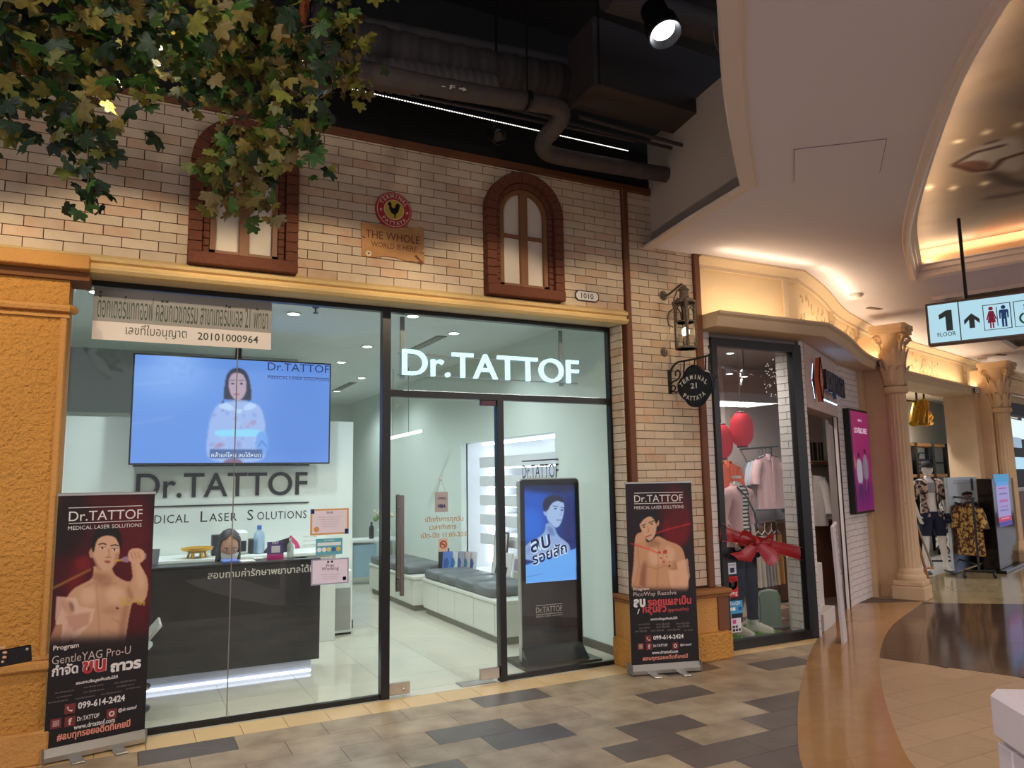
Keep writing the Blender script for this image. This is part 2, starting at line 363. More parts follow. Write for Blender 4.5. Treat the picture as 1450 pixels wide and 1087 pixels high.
# ------------------------------------------------------------------ the walk
fl = struct('floor', MB().box((-6, -12, -.12), (34, -.055, -.006)).box((4.8, -.06, -.12), (34, 8, -.007)), M_GROUT)
_pl = {}
def tile_mesh(Lx, Wy, m, g=.0018, h=.006):
    k = (round(Lx, 3), round(Wy, 3), m.name)
    if k not in _pl: _pl[k] = mesh_from('tile', *(lambda b: (b.v, b.f))(MB().box((g, g-Wy, -h), (Lx-g, -g, 0))), m)
    return _pl[k]
def tile_at(name, x, y, Lx, Wy, m, z=0.0):
    o = link(name, tile_mesh(Lx, Wy, m), fl); o.location = (x, y, z); return o
LB = [FL(*p) for p in ((1157, 904), (1147, 924), (1137, 955), (1130, 989), (1129, 1030), (1131, 1087))]
RB = [FL(*p) for p in ((1299.5, 858), (1263, 884.5), (1250, 907), (1245, 930), (1246, 958), (1254, 997), (1268, 1037), (1290, 1087))]
LB = [Vector((8.1, .98, 0)), Vector((7.1, .38, 0))]+LB+[Vector((2.7, -3.35, 0)), Vector((1.9, -4.6, 0)), Vector((1.2, -6.4, 0)), Vector((.9, -8.5, 0))]
RB = [Vector((8.95, .62, 0))]+RB+[Vector((3.3, -3.6, 0)), Vector((2.6, -5.0, 0)), Vector((2.0, -6.6, 0)), Vector((1.7, -8.5, 0))]
def resample(P, n):
    L_ = [0]
    for a, b in zip(P, P[1:]): L_.append(L_[-1]+(b-a).length)
    out = []
    for i in range(n):
        t = L_[-1]*i/(n-1); k = max(j for j in range(len(P)-1) if L_[j] <= t+1e-9); s_ = (t-L_[k])/(L_[k+1]-L_[k]); out.append(P[k].lerp(P[k+1], min(1, s_)))
    return out
def smoothline(P, it=2):
    for _ in range(it):
        Q = [P[0]]
        for a, b in zip(P, P[1:]): Q += [a*.75+b*.25, a*.25+b*.75]
        P = Q+[P[-1]]
    return P
LB = smoothline(LB); RB = smoothline(RB)
def xat(P, y):
    for a, b in zip(P, P[1:]):
        if (a.y-y)*(b.y-y) <= 0 and abs(a.y-b.y) > 1e-9: return a.x+(b.x-a.x)*(y-a.y)/(b.y-a.y)
    return P[0].x if y > P[0].y else P[-1].x
DARKP = {(0, 0), (0, 4), (0, 7), (1, 8), (2, 3), (2, 6), (3, 3), (4, 5), (4, 7), (4, 2), (5, 4), (5, 6), (6, 5), (6, 6), (7, 2), (7, 5), (8, 3), (8, 0), (9, 4), (9, 1), (10, 2)}
for j in range(15):
    off = .12 if j % 2 == 0 else .39
    for k in range(-4, 11):
        x = off+.55*k; y = -.317-.2685*j
        if x > max(xat(LB, y), xat(LB, y-.27)): continue
        dk = (j, k) in DARKP or (j > 10 and random.random() < .2)
        tile_at('plank', x, y, .55, .2685, M_VDARK if dk else M_VLIGHT)
for k in range(-6, 25):
    x = .16+.2835*k-.56
    if x < 6.0: tile_at('tile', x, -.055, .2835, .262, M_TILE)
# curved tan band: tiles cut between its two edges
NB = 17; A_ = resample(LB, NB*4+1); B_ = resample(RB, NB*4+1); Ms = [a.lerp(b, .45) for a, b in zip(A_, B_)]
for (P0, P1) in ((A_, Ms), (Ms, B_)):
    for k in range(NB):
        a = P0[k*4:k*4+5]; b = P1[k*4:k*4+5]; mid = sum(a+b, Vector())/10
        pts = [(mid+(p-mid)*.997) for p in a+b[::-1]]
        part(fl, 'tile', MB().slab([(p.x, p.y) for p in pts], -.004, .0035), M_TANT)
for j in range(0, 17):  # cream tiles right of the band, in running bond
    y = -.75-.2585*j+.0; off = 4.40 if (j % 2 == 0) else 4.68
    for k in range(-5, 4):
        x = off+.56*k; xr = xat(RB, y-.13); 
        if x+.56 < xr or x > 6.6: continue
        x1 = min(x+.56, 6.05-.3*(y+1)) ; x0 = x
        if x1-x0 < .06: continue
        tile_at('tile', x0, y, x1-x0, .2585, M_CRT, -.0005)
# dark and beige marble, laid on a turned grid
ang = math.radians(32.5); e1 = Vector((math.cos(ang), math.sin(ang), 0)); e2 = Vector((-math.sin(ang), math.cos(ang), 0)); O_ = Vector((6.14, -1.23, 0))
def inside(p, poly):
    c = False
    for i in range(len(poly)):
        (x0, y0), (x1, y1) = poly[i-1][:2], poly[i][:2]
        if (y1 < p[1]) != (y0 < p[1]) and p[0] < (x1-x0)*(p[1]-y0)/(y1-y0)+x0: c = not c
    return c
DP = [(5.9, -.95), (6.55, -.55), (7.6, .0), (8.7, .52), (9.05, .42), (9.75, -.12), (11.3, -1.3), (13.2, -3.4), (9, -6), (6.9, -3.6)]
for i in range(-2, 8):
    for j in range(-9, 3):
        p0 = O_+e1*1.1*i+e2*.54*j; q = [p0, p0+e1*1.1, p0+e1*1.1+e2*.54, p0+e2*.54]
        # clip the tile to the dark field
        poly = [(v.x, v.y) for v in q]
        def clipp(poly, a, b):
            out = []
            for m_ in range(len(poly)):
                p, r_ = poly[m_-1], poly[m_]; sp = (b[0]-a[0])*(p[1]-a[1])-(b[1]-a[1])*(p[0]-a[0]); srr = (b[0]-a[0])*(r_[1]-a[1])-(b[1]-a[1])*(r_[0]-a[0])
                if (sp <= 0) != (srr <= 0): t = sp/(sp-srr); out.append((p[0]+(r_[0]-p[0])*t, p[1]+(r_[1]-p[1])*t))
                if srr <= 0: out.append(r_)
            return out
        for a, b in zip(DP, DP[1:]+DP[:1]):
            if len(poly) < 3: break
            poly = clipp(poly, a, b)
        if len(poly) >= 3:
            cx = sum(p[0] for p in poly)/len(poly); cy = sum(p[1] for p in poly)/len(poly)
            pts = [(cx+(p[0]-cx)*.995, cy+(p[1]-cy)*.995) for p in poly]
            if abs(sum(pts[i-1][0]*pts[i][1]-pts[i][0]*pts[i-1][1] for i in range(len(pts))))/2 > .01: part(fl, 'tile', MB().slab(pts[::-1], -.004, .0015), M_MARB)
BE = [(8.95, .62), (9.05, .42), (9.75, -.12), (11.3, -1.3), (13.2, -3.4), (20, -3), (24, 3), (24, 6.2), (15.5, 6.2), (13.6, 2.9), (11.4, 2.2), (9.4, 1.5), (8.7, 1.2)]
for i in range(12):   # strips of beige marble
    a = [(8.2+i*1.35, -4), (8.2+i*1.35+1.343, -4), (8.2+i*1.35+1.343, 7), (8.2+i*1.35, 7)]
    poly = BE
    for p, r_ in ((a[0], a[3]), (a[2], a[1])):
        poly = clipp(poly, p, r_) if len(poly) > 2 else poly
    if len(poly) >= 3: part(fl, 'tile', MB().slab(poly[::-1], -.004, .001), M_BEIG)
# ------------------------------------------------------------------ brick laying
_bk = {}
def brick_mesh(Lx, H, D, m):
    k = (round(Lx, 3), round(H, 3), m.name)
    if k not in _bk: _bk[k] = mesh_from('brick', *(lambda b: (b.v, b.f))(MB().box((0, 0, 0), (Lx, D, H))), m)
    return _bk[k]
def lay(parent, M, x0, x1, z0, z1, pit=.2195, H=.0697, g=.0058, mats=(M_BRICK, M_BRICK2), D=.012, skip=None, seam=0.0, limit=300, stuff=False):
    """bricks on the plane of frame M (x right, z up, -y proud)"""
    rows = int(math.ceil((z1-z0)/H)); cells = []
    for r in range(rows):
        a0 = z0+r*H; a1 = min(a0+H, z1)
        if a1-a0 < .015: continue
        k0 = x0-(pit*(.5 if r % 2 else 0))-seam
        while k0 < x1:
            b0 = max(k0, x0); b1 = min(k0+pit, x1)
            if b1-b0 > .02 and not (skip and skip(b0, b1, a0, a1)): cells.append((b0+g/2, a0+g/2, b1-b0-g, a1-a0-g))
            k0 += pit
    I = WM[parent.name].inverted() @ M
    if stuff:
        mb = MB()
        for (b0, a0, Lx, Hz) in cells: mb.box((b0, -D, a0), (b0+Lx, 0, a0+Hz))
        o = part(parent, 'brick', MB().add([M @ Vector(v) for v in mb.v], mb.f), mats[0], weld=False); o['kind'] = 'stuff'; return
    extra = []
    for i, (b0, a0, Lx, Hz) in enumerate(cells):
        m = mats[1] if random.random() < .22 else mats[0]
        if i >= limit: extra.append((b0, a0, Lx, Hz)); continue
        o = link('brick', brick_mesh(Lx, Hz, D, m), parent)
        o.matrix_local = I @ Matrix.Translation((b0, -D-random.random()*.0025, a0))
    if extra:
        mb = MB()
        for (b0, a0, Lx, Hz) in extra: mb.box((b0, -D, a0), (b0+Lx, 0, a0+Hz))
        o = part(parent, 'brick', MB().add([M @ Vector(v) for v in mb.v], mb.f), mats[0], weld=False); o['kind'] = 'stuff'
WY = -.208
WIN = ((.29, 1.015), (2.52, 3.245))
def in_win(b0, b1, a0, a1):
    for (l, r) in WIN:
        c = (l+r)/2; R = (r-l)/2-.03; zc = 4.16-(r-l)/2
        ok = True
        for x in (b0, b1):
            for z in (a0, a1):
                if not (abs(x-c) < R and (z < zc or math.hypot(x-c, z-zc) < R)): ok = False
        if ok and a0 > 3.11: return True
    return False
wf = struct('wall_front', MB().box((-5.5, WY, 2.98), (3.92, -.04, 4.24)), M_JOINT)
lay(wf, frame((0, WY, 0), (1, 0, 0)), -1.25, 3.915, 3.09, 4.225, skip=in_win, seam=.065)
lay(wf, frame((0, WY, 0), (1, 0, 0)), -5.5, -1.25, 3.09, 4.225, stuff=True)
wp = struct('wall_pillar', MB().box((3.905, WY, 0), (4.80, -.0, 4.24)), M_JOINT)
lay(wp, frame((0, WY, 0), (1, 0, 0)), 3.98, 4.725, .62, 4.225, seam=.11, limit=300)
wr = struct('wall_reveal', MB().box((3.893, -.20, 0), (3.906, .0, 2.98)), M_JOINT)
MR = Matrix(((0, 1, 0, 3.893), (-1, 0, 0, 0), (0, 0, 1, 0), (0, 0, 0, 1)))  # x -> -Y, -y -> -X
lay(wr, MR, .015, .205, .6, 2.975, seam=.08, D=.010)
for nm, a, b in (('trim_1', (3.92, -.25, .6), (3.98, -.2, 4.24)), ('trim_2', (4.725, -.25, .6), (4.80, -.2, 4.24)), ('trim_3', (-5.5, -.24, 4.225), (4.80, -.19, 4.29))):
    struct(nm, MB().box(a, b, ch=.008), M_BROWN)
# pillar plinth
tp = struct('trim_4', MB().box((3.855, -.31, 0), (4.86, -.0, .56), ch=.004), M_OCHRE2)
part(tp, 'cap', MB().box((3.83, -.36, .555), (4.90, 0, .60), ch=.012), mat('brown_cap', sr(150, 98, 50), .7)); part(tp, 'cap_moulding', MB().box((3.84, -.34, .53), (4.885, 0, .556), ch=.01), mat('brown_cap', sr(150, 98, 50), .7))
part(tp, 'base_block', MB().box((3.82, -.385, 0), (4.735+.12, 0, .235), ch=.012), M_OCHRE)
part(tp, 'corner_strip', MB().box((4.75, -.325, .24), (4.87, -.2, .53)), M_BROWN)
# cornice over the shopfront
prof = [(-.19, 2.965), (-.262, 2.965), (-.285, 2.985), (-.285, 3.0), (-.255, 3.01), (-.25, 3.03), (-.275, 3.04), (-.282, 3.06), (-.262, 3.075), (-.235, 3.092), (-.19, 3.092)]
def extrude_x(prof, x0, x1, mb=None):
    mb = mb or MB(); n = len(prof); vs = [(x0, p[0], p[1]) for p in prof]+[(x1, p[0], p[1]) for p in prof]
    return mb.add(vs, [(i, (i+1) % n, (i+1) % n+n, i+n) for i in range(n)]+[tuple(reversed(range(n))), tuple(range(n, 2*n))])
struct('trim_5', extrude_x(prof, -5.5, 3.915), M_CORN, smooth=True)
struct('trim_6', MB().box((-5.5, -.205, 2.972), (3.905, .06, 2.99)), M_CREAM)
# ochre pilaster at the left with its ledges
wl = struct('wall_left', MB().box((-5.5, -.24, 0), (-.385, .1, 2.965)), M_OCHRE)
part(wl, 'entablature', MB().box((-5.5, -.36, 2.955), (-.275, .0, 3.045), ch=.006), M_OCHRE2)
part(wl, 'frieze', MB().box((-5.5, -.275, 2.90), (-.275, -.02, 2.956)), mat('brown_soffit_band', sr(118, 72, 32), .8))  # dark brown soffit band below the entablature
part(wl, 'moulding', MB().tube([(-5.5, -.255, 2.715), (-.375, -.255, 2.715), (-.355, -.20, 2.715)], .028, 8).box((-5.5, -.262, 2.655), (-.375, -.24, 2.672)), M_OCHRE2, True)
part(wl, 'panel_border', MB().box((-.425, -.262, .60), (-.385, -.23, 2.655), ch=.008), M_OCHRE2)
part(wl, 'chair_rail', MB().box((-5.5, -.285, .53), (-.36, -.2, .585), ch=.012).box((-5.5, -.262, .585), (-.37, -.2, .61), ch=.006), M_OCHRE2)
part(wl, 'plinth_block', MB().box((-5.5, -.29, 0), (-.35, .0, .19), ch=.012), M_OCHRE2)
# ------------------------------------------------------------------ shopfront glazing
XM, XD, XR, XJ = 1.763, 2.75, 3.886, .662
w1 = struct('window_1', MB().box((-.37, -.03, 2.935), (XR+.01, .03, 2.975)).box((XM-.033, -.035, 0), (XM+.033, .035, 2.94)).box((XR-.028, -.03, 0), (XR+.008, .03, 2.94))
            .box((-.37, -.02, .0), (XM-.03, .02, .035)).box((XD+.02, -.02, 0), (XR-.02, .02, .035)).box((XM+.03, -.03, 2.262), (XR-.02, .03, 2.315)).box((XD-.028, -.035, 0), (XD+.028, .035, 2.27)), M_BLACK)
part(w1, 'pane', MB().box((-.37, -.005, .03), (XJ-.002, .005, 2.94)), M_GLASS)
part(w1, 'pane', MB().box((XJ+.002, -.005, .03), (XM-.02, .005, 2.94)), M_GLASS)
part(w1, 'pane', MB().box((XD+.02, -.005, .03), (XR-.02, .005, 2.27)), M_GLASS)
part(w1, 'pane', MB().box((XM+.02, -.005, 2.31), (XR-.02, .005, 2.94)), M_GLASS)
part(w1, 'joint', MB().box((XJ-.003, -.008, .03), (XJ+.003, .008, 2.94)), mat('silicone', sr(120, 116, 108), .5))
d1 = struct('door_1', MB().box((XM+.04, -.006, .03), (XD-.035, .006, 2.245)), M_GLASS)
part(d1, 'hinge_plate', MB().box((XM+.036, -.018, .015), (XM+.20, .018, .10), ch=.004), M_STEEL)
part(d1, 'lock', MB().lathe([(.012, 0), (.012, .012), (.006, .016)], M=Matrix.Translation((XM+.15, -.018, .055)) @ Matrix.Rotation(math.radians(90), 4, 'X')), M_STEEL)
part(d1, 'hinge_plate', MB().box((XD-.20, -.018, .03), (XD-.032, .018, .115), ch=.004), M_STEEL)
part(d1, 'door_shoe', MB().box((XD-.17, -.02, 2.215), (XD-.03, .02, 2.262), ch=.003), mat('purple_brown_patch', sr(84, 56, 66), .4, .5))
part(d1, 'floor_hinge_cover', MB().box((XD-.36, -.02, .001), (XD-.06, .12, .008), ch=.002), M_STEEL)
for yy in (-.05, .05):
    part(d1, 'handle', MB().box((1.87, yy-.012, .74), (1.895+.005, yy+.012, 1.495), ch=.003) if yy < 0 else MB().box((1.87, yy-.012, .76), (1.90, yy+.012, 1.50), ch=.003), mat('bronze_steel', sr(140, 128, 120), .28, 1))
part(d1, 'handle_stud', MB().tube([(1.885, -.05, 1.40), (1.885, .05, 1.40)], .009).tube([(1.885, -.05, .86), (1.885, .05, .86)], .009), M_STEEL)
# ------------------------------------------------------------------ clinic room
cf = struct('clinic_floor', MB().box((-5.5, -.054, -.1), (4.02, 9.6, -.004)), mat('clinic_grout', sr(150, 146, 134), .6))
for i in range(10):
    for j in range(16):
        if i == 9: x0, x1 = 3.70, 4.02
        else: x0, x1 = -1.7+.6*i, -1.7+.6*(i+1)
        o = link('tile', tile_mesh(x1-x0, .6, M_CFLOOR, .0012, .004), cf); o.location = (x0, .55+.6*j+.0, 0)
struct('clinic_ceiling', MB().box((-1.7, .03, 3.2), (4.8, 9.7, 3.3)), mat('clinic_ceiling_paint', sr(214, 222, 220), .8))
struct('wall_back', MB().box((-1.7, 9.6, 0), (4.8, 9.75, 3.2)), M_CWALL)
struct('wall_clinic_left', MB().box((-1.8, .03, 0), (-1.7, 9.7, 3.2)), M_CWALL)
NY0, NY1, NZ = 1.25, 3.80, 2.10
wcr = struct('wall_clinic_right', MB().box((4.02, -.0, 0), (4.12, NY0, 3.2)).box((4.02, NY1, 0), (4.12, 9.7, 3.2)).box((4.02, NY0, NZ), (4.12, NY1, 3.2)).box((4.02, NY0, 0), (4.12, NY1, .44)), M_CWALL)
struct('baseboard_clinic_right', MB().box((4.0, .03, 0), (4.02, .86, .075)), mat('grey_skirting', sr(92, 88, 80), .5))
# ledge in front of the right wall's upper part and the dropped ceiling beam
struct('wall_partition', MB().box((-1.7, 2.82, 0), (2.27, 2.97, 2.29)), mat('partition_paint', sr(220, 228, 224), .7))
struct('baseboard_partition', MB().box((2.22, 2.80, 0), (2.285, 2.99, .09)), mat('grey_skirting2', sr(70, 68, 64), .5))
struct('trim_7', MB().box((-1.7, 4.2, 2.45), (1.9, 4.5, 3.2)), mat('grey_beam', sr(178, 180, 180), .8))
# lit niche with slanted display shelves
ni = struct('wall_niche', MB().box((4.62, NY0-.1, 0), (4.66, NY1+.1, 2.3)).box((4.10, NY1, 0), (4.64, NY1+.04, 2.3)).box((4.10, NY0-.04, 0), (4.64, NY0, 2.3)).box((4.10, NY0, NZ), (4.64, NY1, NZ+.04)).box((4.02, NY0, .40), (4.64, NY1, .44)), mat('niche_paint', sr(230, 232, 236), .7))
M_LEDW = emis('white_led_strip', (.85, .93, 1), 9)
for k in range(5):
    z = 1.90-.245*k
    part(ni, 'shelf', MB().box((4.14+.0*k, NY0+.02, z-.135), (4.60, NY1-.35, z-.0), ch=.004), mat('niche_shelf', sr(226, 228, 232), .6))
    part(ni, 'light_strip', MB().box((4.30, NY0+.05, z-.152), (4.33, NY1-.38, z-.145)), M_LEDW)
part(ni, 'light_strip', MB().box((4.30, NY0+.05, 2.07), (4.34, NY1-.1, 2.085)), M_LEDW)
part(ni, 'light_strip', MB().box((4.45, NY1-.03, .5), (4.48, NY1-.01, 2.0)), M_LEDW)
for k in range(4): part(ni, 'curtain_fold', MB().box((4.04, .98-.075*k, .02), (4.08, 1.035-.075*k, 2.12), ch=.01), mat('pleat', sr(206, 212, 208), .7))
# ------------------------------------------------------------------ white mall ceiling with its two coffers
CZ = 3.72
edge = [Vector((4.25, -.205, 0)), Vector((4.02, -1.76, 0))]
curveL = [FL(u, v, CZ) for (u, v) in ((1070, 262), (1060, 200), (1050, 100), (1052, 0))]+[Vector((1.75, -3.95, 0)), Vector((1.0, -4.9, 0)), Vector((.3, -6.4, 0)), Vector((-.2, -8.5, 0))]
for c in curveL: c.z = 0
curveL = smoothline(curveL, 2)
wallL = [Vector((x, y, 0)) for x, y in ((4.80, -.15), (6.17, -.15), (6.95, .24), (8.06, .93), (8.88, 1.30), (10.0, 1.78), (11.4, 2.22), (13.3, 2.75), (15.5, 3.4), (19, 4.3), (24, 5.5))]
def offs(P, d):
    out = []
    for i in range(len(P)):
        t = (P[min(i+1, len(P)-1)]-P[max(i-1, 0)]).normalized(); out.append(P[i]+Vector((t.y, -t.x, 0))*d)
    return out
wallS = [wallL[0]]+smoothline(wallL[1:], 2)
cofA = smoothline([FL(u, v, CZ) for (u, v) in ((1296, 392), (1284, 340), (1290, 300), (1320, 200), (1360, 100), (1420, 0))], 2)+[Vector((2.9, -4.6, 0)), Vector((2.3, -5.6, 0)), Vector((2.2, -7.2, 0)), Vector((5.0, -7.5, 0)), Vector((7.4, -5.0, 0)), Vector((8.35, -2.6, 0)), Vector((7.95, -1.62, 0))]
cofB = [FL(1322, 420, CZ), Vector((9.05, -1.15, 0)), Vector((10.4, -2.6, 0)), Vector((15, -2.2, 0)), FL(1450, 490, CZ)+Vector((0, -.3, 0)), FL(1438, 492, CZ), FL(1395, 466, CZ)]
cofA = [Vector((p.x, p.y, 0)) for p in cofA]; cofB = [Vector((p.x, p.y, 0)) for p in cofB]
outer = [edge[0]]+offs(wallS, .02)+[Vector((25, -9, 0)), Vector((-.2, -9, 0))]+curveL[::-1]
loops = [[Vector((p.x, p.y, 0)) for p in L_] for L_ in (outer, cofA, cofB)]
fs = geometry.tessellate_polygon(loops); vs = [(p.x, p.y, CZ) for L_ in loops for p in L_]
cl = struct('ceiling', MB().add(vs, fs), M_CEILW)
def wallstrip(P, z0, z1, mb=None, closed=False):
    mb = mb or MB(); n = len(P)
    return mb.add([(p.x, p.y, z0) for p in P]+[(p.x, p.y, z1) for p in P], [(i, (i+1) % n, (i+1) % n+n, i+n) for i in range(n if closed else n-1)])
def sweep(P, prof, mb=None, closed=False, side=1):
    """prof: (outward distance, z) swept along the plan line P"""
    mb = mb or MB(); n = len(P); k = len(prof); vs = []
    for i in range(n):
        if closed: a, b, c = P[i-1], P[i], P[(i+1) % n]
        else: a, b, c = P[max(i-1, 0)], P[i], P[min(i+1, n-1)]
        t0 = (b-a).normalized() if (b-a).length > 1e-9 else (c-b).normalized(); t1 = (c-b).normalized() if (c-b).length > 1e-9 else t0
        n0 = Vector((t0.y, -t0.x, 0)); n1 = Vector((t1.y, -t1.x, 0)); nn = (n0+n1); nn = nn/max(.5, nn.length_squared/2) if nn.length > .3 else n0
        for (d, z) in prof: vs.append(b+nn*d*side+Vector((0, 0, z)))
    fs = [(i*k+j, ((i+1) % n)*k+j, ((i+1) % n)*k+(j+1) % k, i*k+(j+1) % k) for i in range(n if closed else n-1) for j in range(k)]
    if not closed: fs += [tuple(range(k)), tuple(range((n-1)*k, n*k))[::-1]]
    return mb.add(vs, fs)
CE = [Vector((4.26, -.205, 0)), Vector((4.12, -1.0, 0))]+curveL
part(cl, 'bulkhead', wallstrip(CE, CZ, 4.75), mat('bulkhead_paint', sr(206, 192, 178), .85))
part(cl, 'moulding', sweep(CE, [(0, CZ-.005), (.0, CZ+.15), (-.055, CZ+.15), (-.055, CZ+.115), (-.035, CZ+.10), (-.04, CZ+.06), (-.02, CZ+.05), (-.02, CZ-.005)]), M_MOULD)
part(cl, 'moulding', sweep(CE, [(.02, CZ-.018), (.10, CZ-.018), (.11, CZ), (.0, CZ), (.0, CZ-.01)]), M_MOULD)
for nm, cof in (('a', cofA), ('b', cofB)):
    part(cl, 'moulding', sweep(cof, [(0, CZ), (.05, CZ), (.045, CZ-.02), (.02, CZ-.03), (.0, CZ-.045), (-.02, CZ-.02), (-.02, CZ+.04), (-.045, CZ+.05), (-.045, CZ+.09), (-.08, CZ+.10), (-.08, CZ+.115), (0, CZ+.115)], closed=True, side=1 if nm == 'a' else -1), M_MOULD)
    part(cl, 'coffer_wall', wallstrip([p for p in cof], CZ, 4.02, closed=True), mat('coffer_wall_paint', sr(226, 200, 160), .8))
AP = [FL(*p, CZ) for p in ((1124, 211), (1124, 257), (1246, 243), (1256, 196))]; ac_ = sum(AP, Vector())/4
part(cl, 'panel_gap', MB().slab([(p.x, p.y) for p in AP], CZ-.003, CZ-.001), mat('panel_gap_grey', sr(120, 106, 104), .9)); part(cl, 'access_panel', MB().slab([((p.x-ac_.x)*.985+ac_.x, (p.y-ac_.y)*.985+ac_.y) for p in AP], CZ-.006, CZ-.002), M_CEILW)
# painted cloud scene on the coffer tops
def fresco(cof, name, seed):
    xs = [p.x for p in cof]; ys = [p.y for p in cof]; x0, x1, y0, y1 = min(xs)-.1, max(xs)+.1, min(ys)-.1, max(ys)+.1
    nx, ny = 330, 330
    def q(u, v):
        p = FL(u, v, 4.0); return ((p.x-x0)/(x1-x0), (p.y-y0)/(y1-y0))
    P = Paint(nx, ny, (.47, .41, .38), q)
    r_ = np.random.default_rng(seed); n1 = blur(r_.standard_normal((ny, nx)), 9); n1 /= n1.std(); n2 = blur(r_.standard_normal((ny, nx)), 4); n2 /= n2.std()
    P.put(np.clip(n1*.5+.2, 0, 1), (.54, .46, .39), .7); P.put(np.clip(n2*.5-.2, 0, 1), (.36, .29, .27), .4); P.put(np.clip(-n1*.6-.1, 0, 1), (.38, .33, .34), .5)
    if seed == 3:
        P.poly([(1350, 232), (1372, 215), (1402, 200), (1450, 190), (1460, 240), (1410, 246), (1372, 244)], (.64, .61, .60), .8, 1.5)
        P.line([(1352, 232), (1380, 216), (1420, 206)], 3, (.20, .14, .14), 1, .6); P.line([(1352, 234), (1380, 242), (1405, 240), (1418, 226), (1450, 216)], 3.5, (.26, .15, .13), 1, .6)
        P.poly([(1352, 232), (1378, 226), (1405, 230), (1398, 243), (1372, 243)], (.34, .20, .17), .8, .8)
        P.line([(1398, 203), (1412, 199)], 3, (.2, .15, .15), .8, .6)
        P.line([(1405, 245), (1430, 258), (1455, 262)], 7, (.18, .15, .16), .8, 1.6); P.line([(1400, 280), (1430, 276), (1456, 270)], 6, (.20, .16, .17), .8, 1.6)
        P.poly([(1372, 330), (1400, 310), (1440, 296), (1462, 296), (1460, 330), (1410, 338)], (.46, .28, .17), .6, 3); P.line([(1362, 348), (1400, 325), (1440, 308)], 4, (.50, .28, .16), .5, 2)
        for s_ in ((1357, 200), (1397, 187), (1441, 177), (1316, 265), (1350, 266), (1394, 260)):
            P.ell(s_, 6, 2.2, (.95, .90, .80), .9, .8, -.3); P.ell(s_, 2, 5, (.95, .90, .80), .8, .8)
    P.a = P.a[::-1]
    M = Matrix(((1, 0, 0, x0), (0, 0, 1, y0), (0, 1, 0, 4.0), (0, 0, 0, 1)))
    return print_panel(cl, name, P, M, x1-x0, y1-y0, printed('fresco_paint', 0, .85, .1), keep=lambda X, Z: np.array([inside((x_+x0, z_+y0), [(q_.x, q_.y) for q_ in cof]) for x_, z_ in zip(X, Z)]))
f1 = fresco(cofA, 'ceiling_painting', 3); f2 = fresco(cofB, 'ceiling_painting', 5)
# cove lamps behind the coffer lips
COVE = (1, .78, .50)
def cove(P, z, e, side, d=.10, up=(0, 0, 1), wd=.04, col=COVE, inward=.3):
    for a, b in zip(P, P[1:]):
        t = b-a
        if t.length < .25: continue
        n = Vector((t.y, -t.x, 0)).normalized()*side; m = (a+b)/2+n*d; m.z = z
        l = bpy.data.lights.new('cove_light', 'AREA'); l.shape = 'RECTANGLE'; l.size = t.length; l.size_y = wd; l.energy = e*t.length; l.color = col
        o = bpy.data.objects.new('cove_light', l); COL.objects.link(o)
        zz = -(Vector(up)+n*inward).normalized(); xx = t.normalized(); xx.z = 0; yy = zz.cross(xx); 
        o.matrix_world = Matrix(((xx.x, yy.x, zz.x, m.x), (xx.y, yy.y, zz.y, m.y), (xx.z, yy.z, zz.z, m.z), (0, 0, 0, 1)))
def coarse(P, n): return resample(P, n)
cl_a = [Vector((p.x, p.y, 0)) for p in cofA]
cove(coarse(cl_a[:20], 6), CZ+.12, 2.6, -1, .12, inward=.5)
cove([cofA[-1], cofA[0]], CZ+.12, 8, -1, .12, inward=.5); cove([cofA[-2], cofA[-1]], CZ+.12, 6, -1, .12, inward=.5)
cove([cofB[-1], cofB[0], cofB[1]], CZ+.12, 7, 1, .12, inward=.5); cove([cofB[-2], cofB[-1]], CZ+.12, 8, 1, .12, inward=.5)
# ceiling fittings
def detector(u, v, r, label):
    p = FL(u, v, CZ); single('smoke_detector', label, 'smoke detector', MB().lathe([(r, 0), (r, -.02), (r*.75, -.04), (r*.3, -.045), (0.0001, -.045)], (p.x, p.y, CZ-.001), 16), mat('detector_plastic', sr(196, 186, 176), .5), True, loc=(p.x, p.y, CZ-.05))
detector(1213, 416, .075, 'small round smoke detector on the white ceiling before the nearer column')
detector(1391, 507, .085, 'small round smoke detector on the white ceiling before the farther column')
for (u, v, lb) in ((1238, 436, 'thin slot fitting in the white ceiling, just left of the nearer column top'), (1418, 502, 'thin slot fitting in the white ceiling near the farther column top')):
    p = FL(u, v, CZ); single('ceiling_slot', lb, 'ceiling vent', MB().box((p.x-.12, p.y-.03, CZ-.012), (p.x+.12, p.y+.03, CZ-.002), Matrix.Translation((0, 0, 0))), mat('slot_grey', sr(120, 96, 78), .6))
# ------------------------------------------------------------------ entablature running over the shops on the right
FC = [Vector((4.80, -.15, 0))]+wallS[1:]
ent = struct('wall_frieze', wallstrip(FC, 3.0, 4.0), M_FASC)
LZ = 2.99
part(ent, 'ledge', sweep(FC, [(-.25, LZ), (.27, LZ), (.30, LZ+.05), (.30, LZ+.09), (.33, LZ+.11), (.33, LZ+.135), (.0, LZ+.135), (-.25, LZ+.1)]), M_FASC2, True)
part(ent, 'top_moulding', sweep(FC, [(.0, CZ-.11), (.035, CZ-.11), (.035, CZ-.075), (.09, CZ-.03), (.12, CZ-.02), (.12, CZ+.01), (0, CZ+.01)]), M_FASC2, True)
for k, d in ((1.0, .02),):
    p = Vector((5.97, -.15, 0)); part(ent, 'pilaster_strip', MB().box((5.95, -.19, LZ+.1), (6.03, -.13, CZ-.08), ch=.006), M_FASC2)
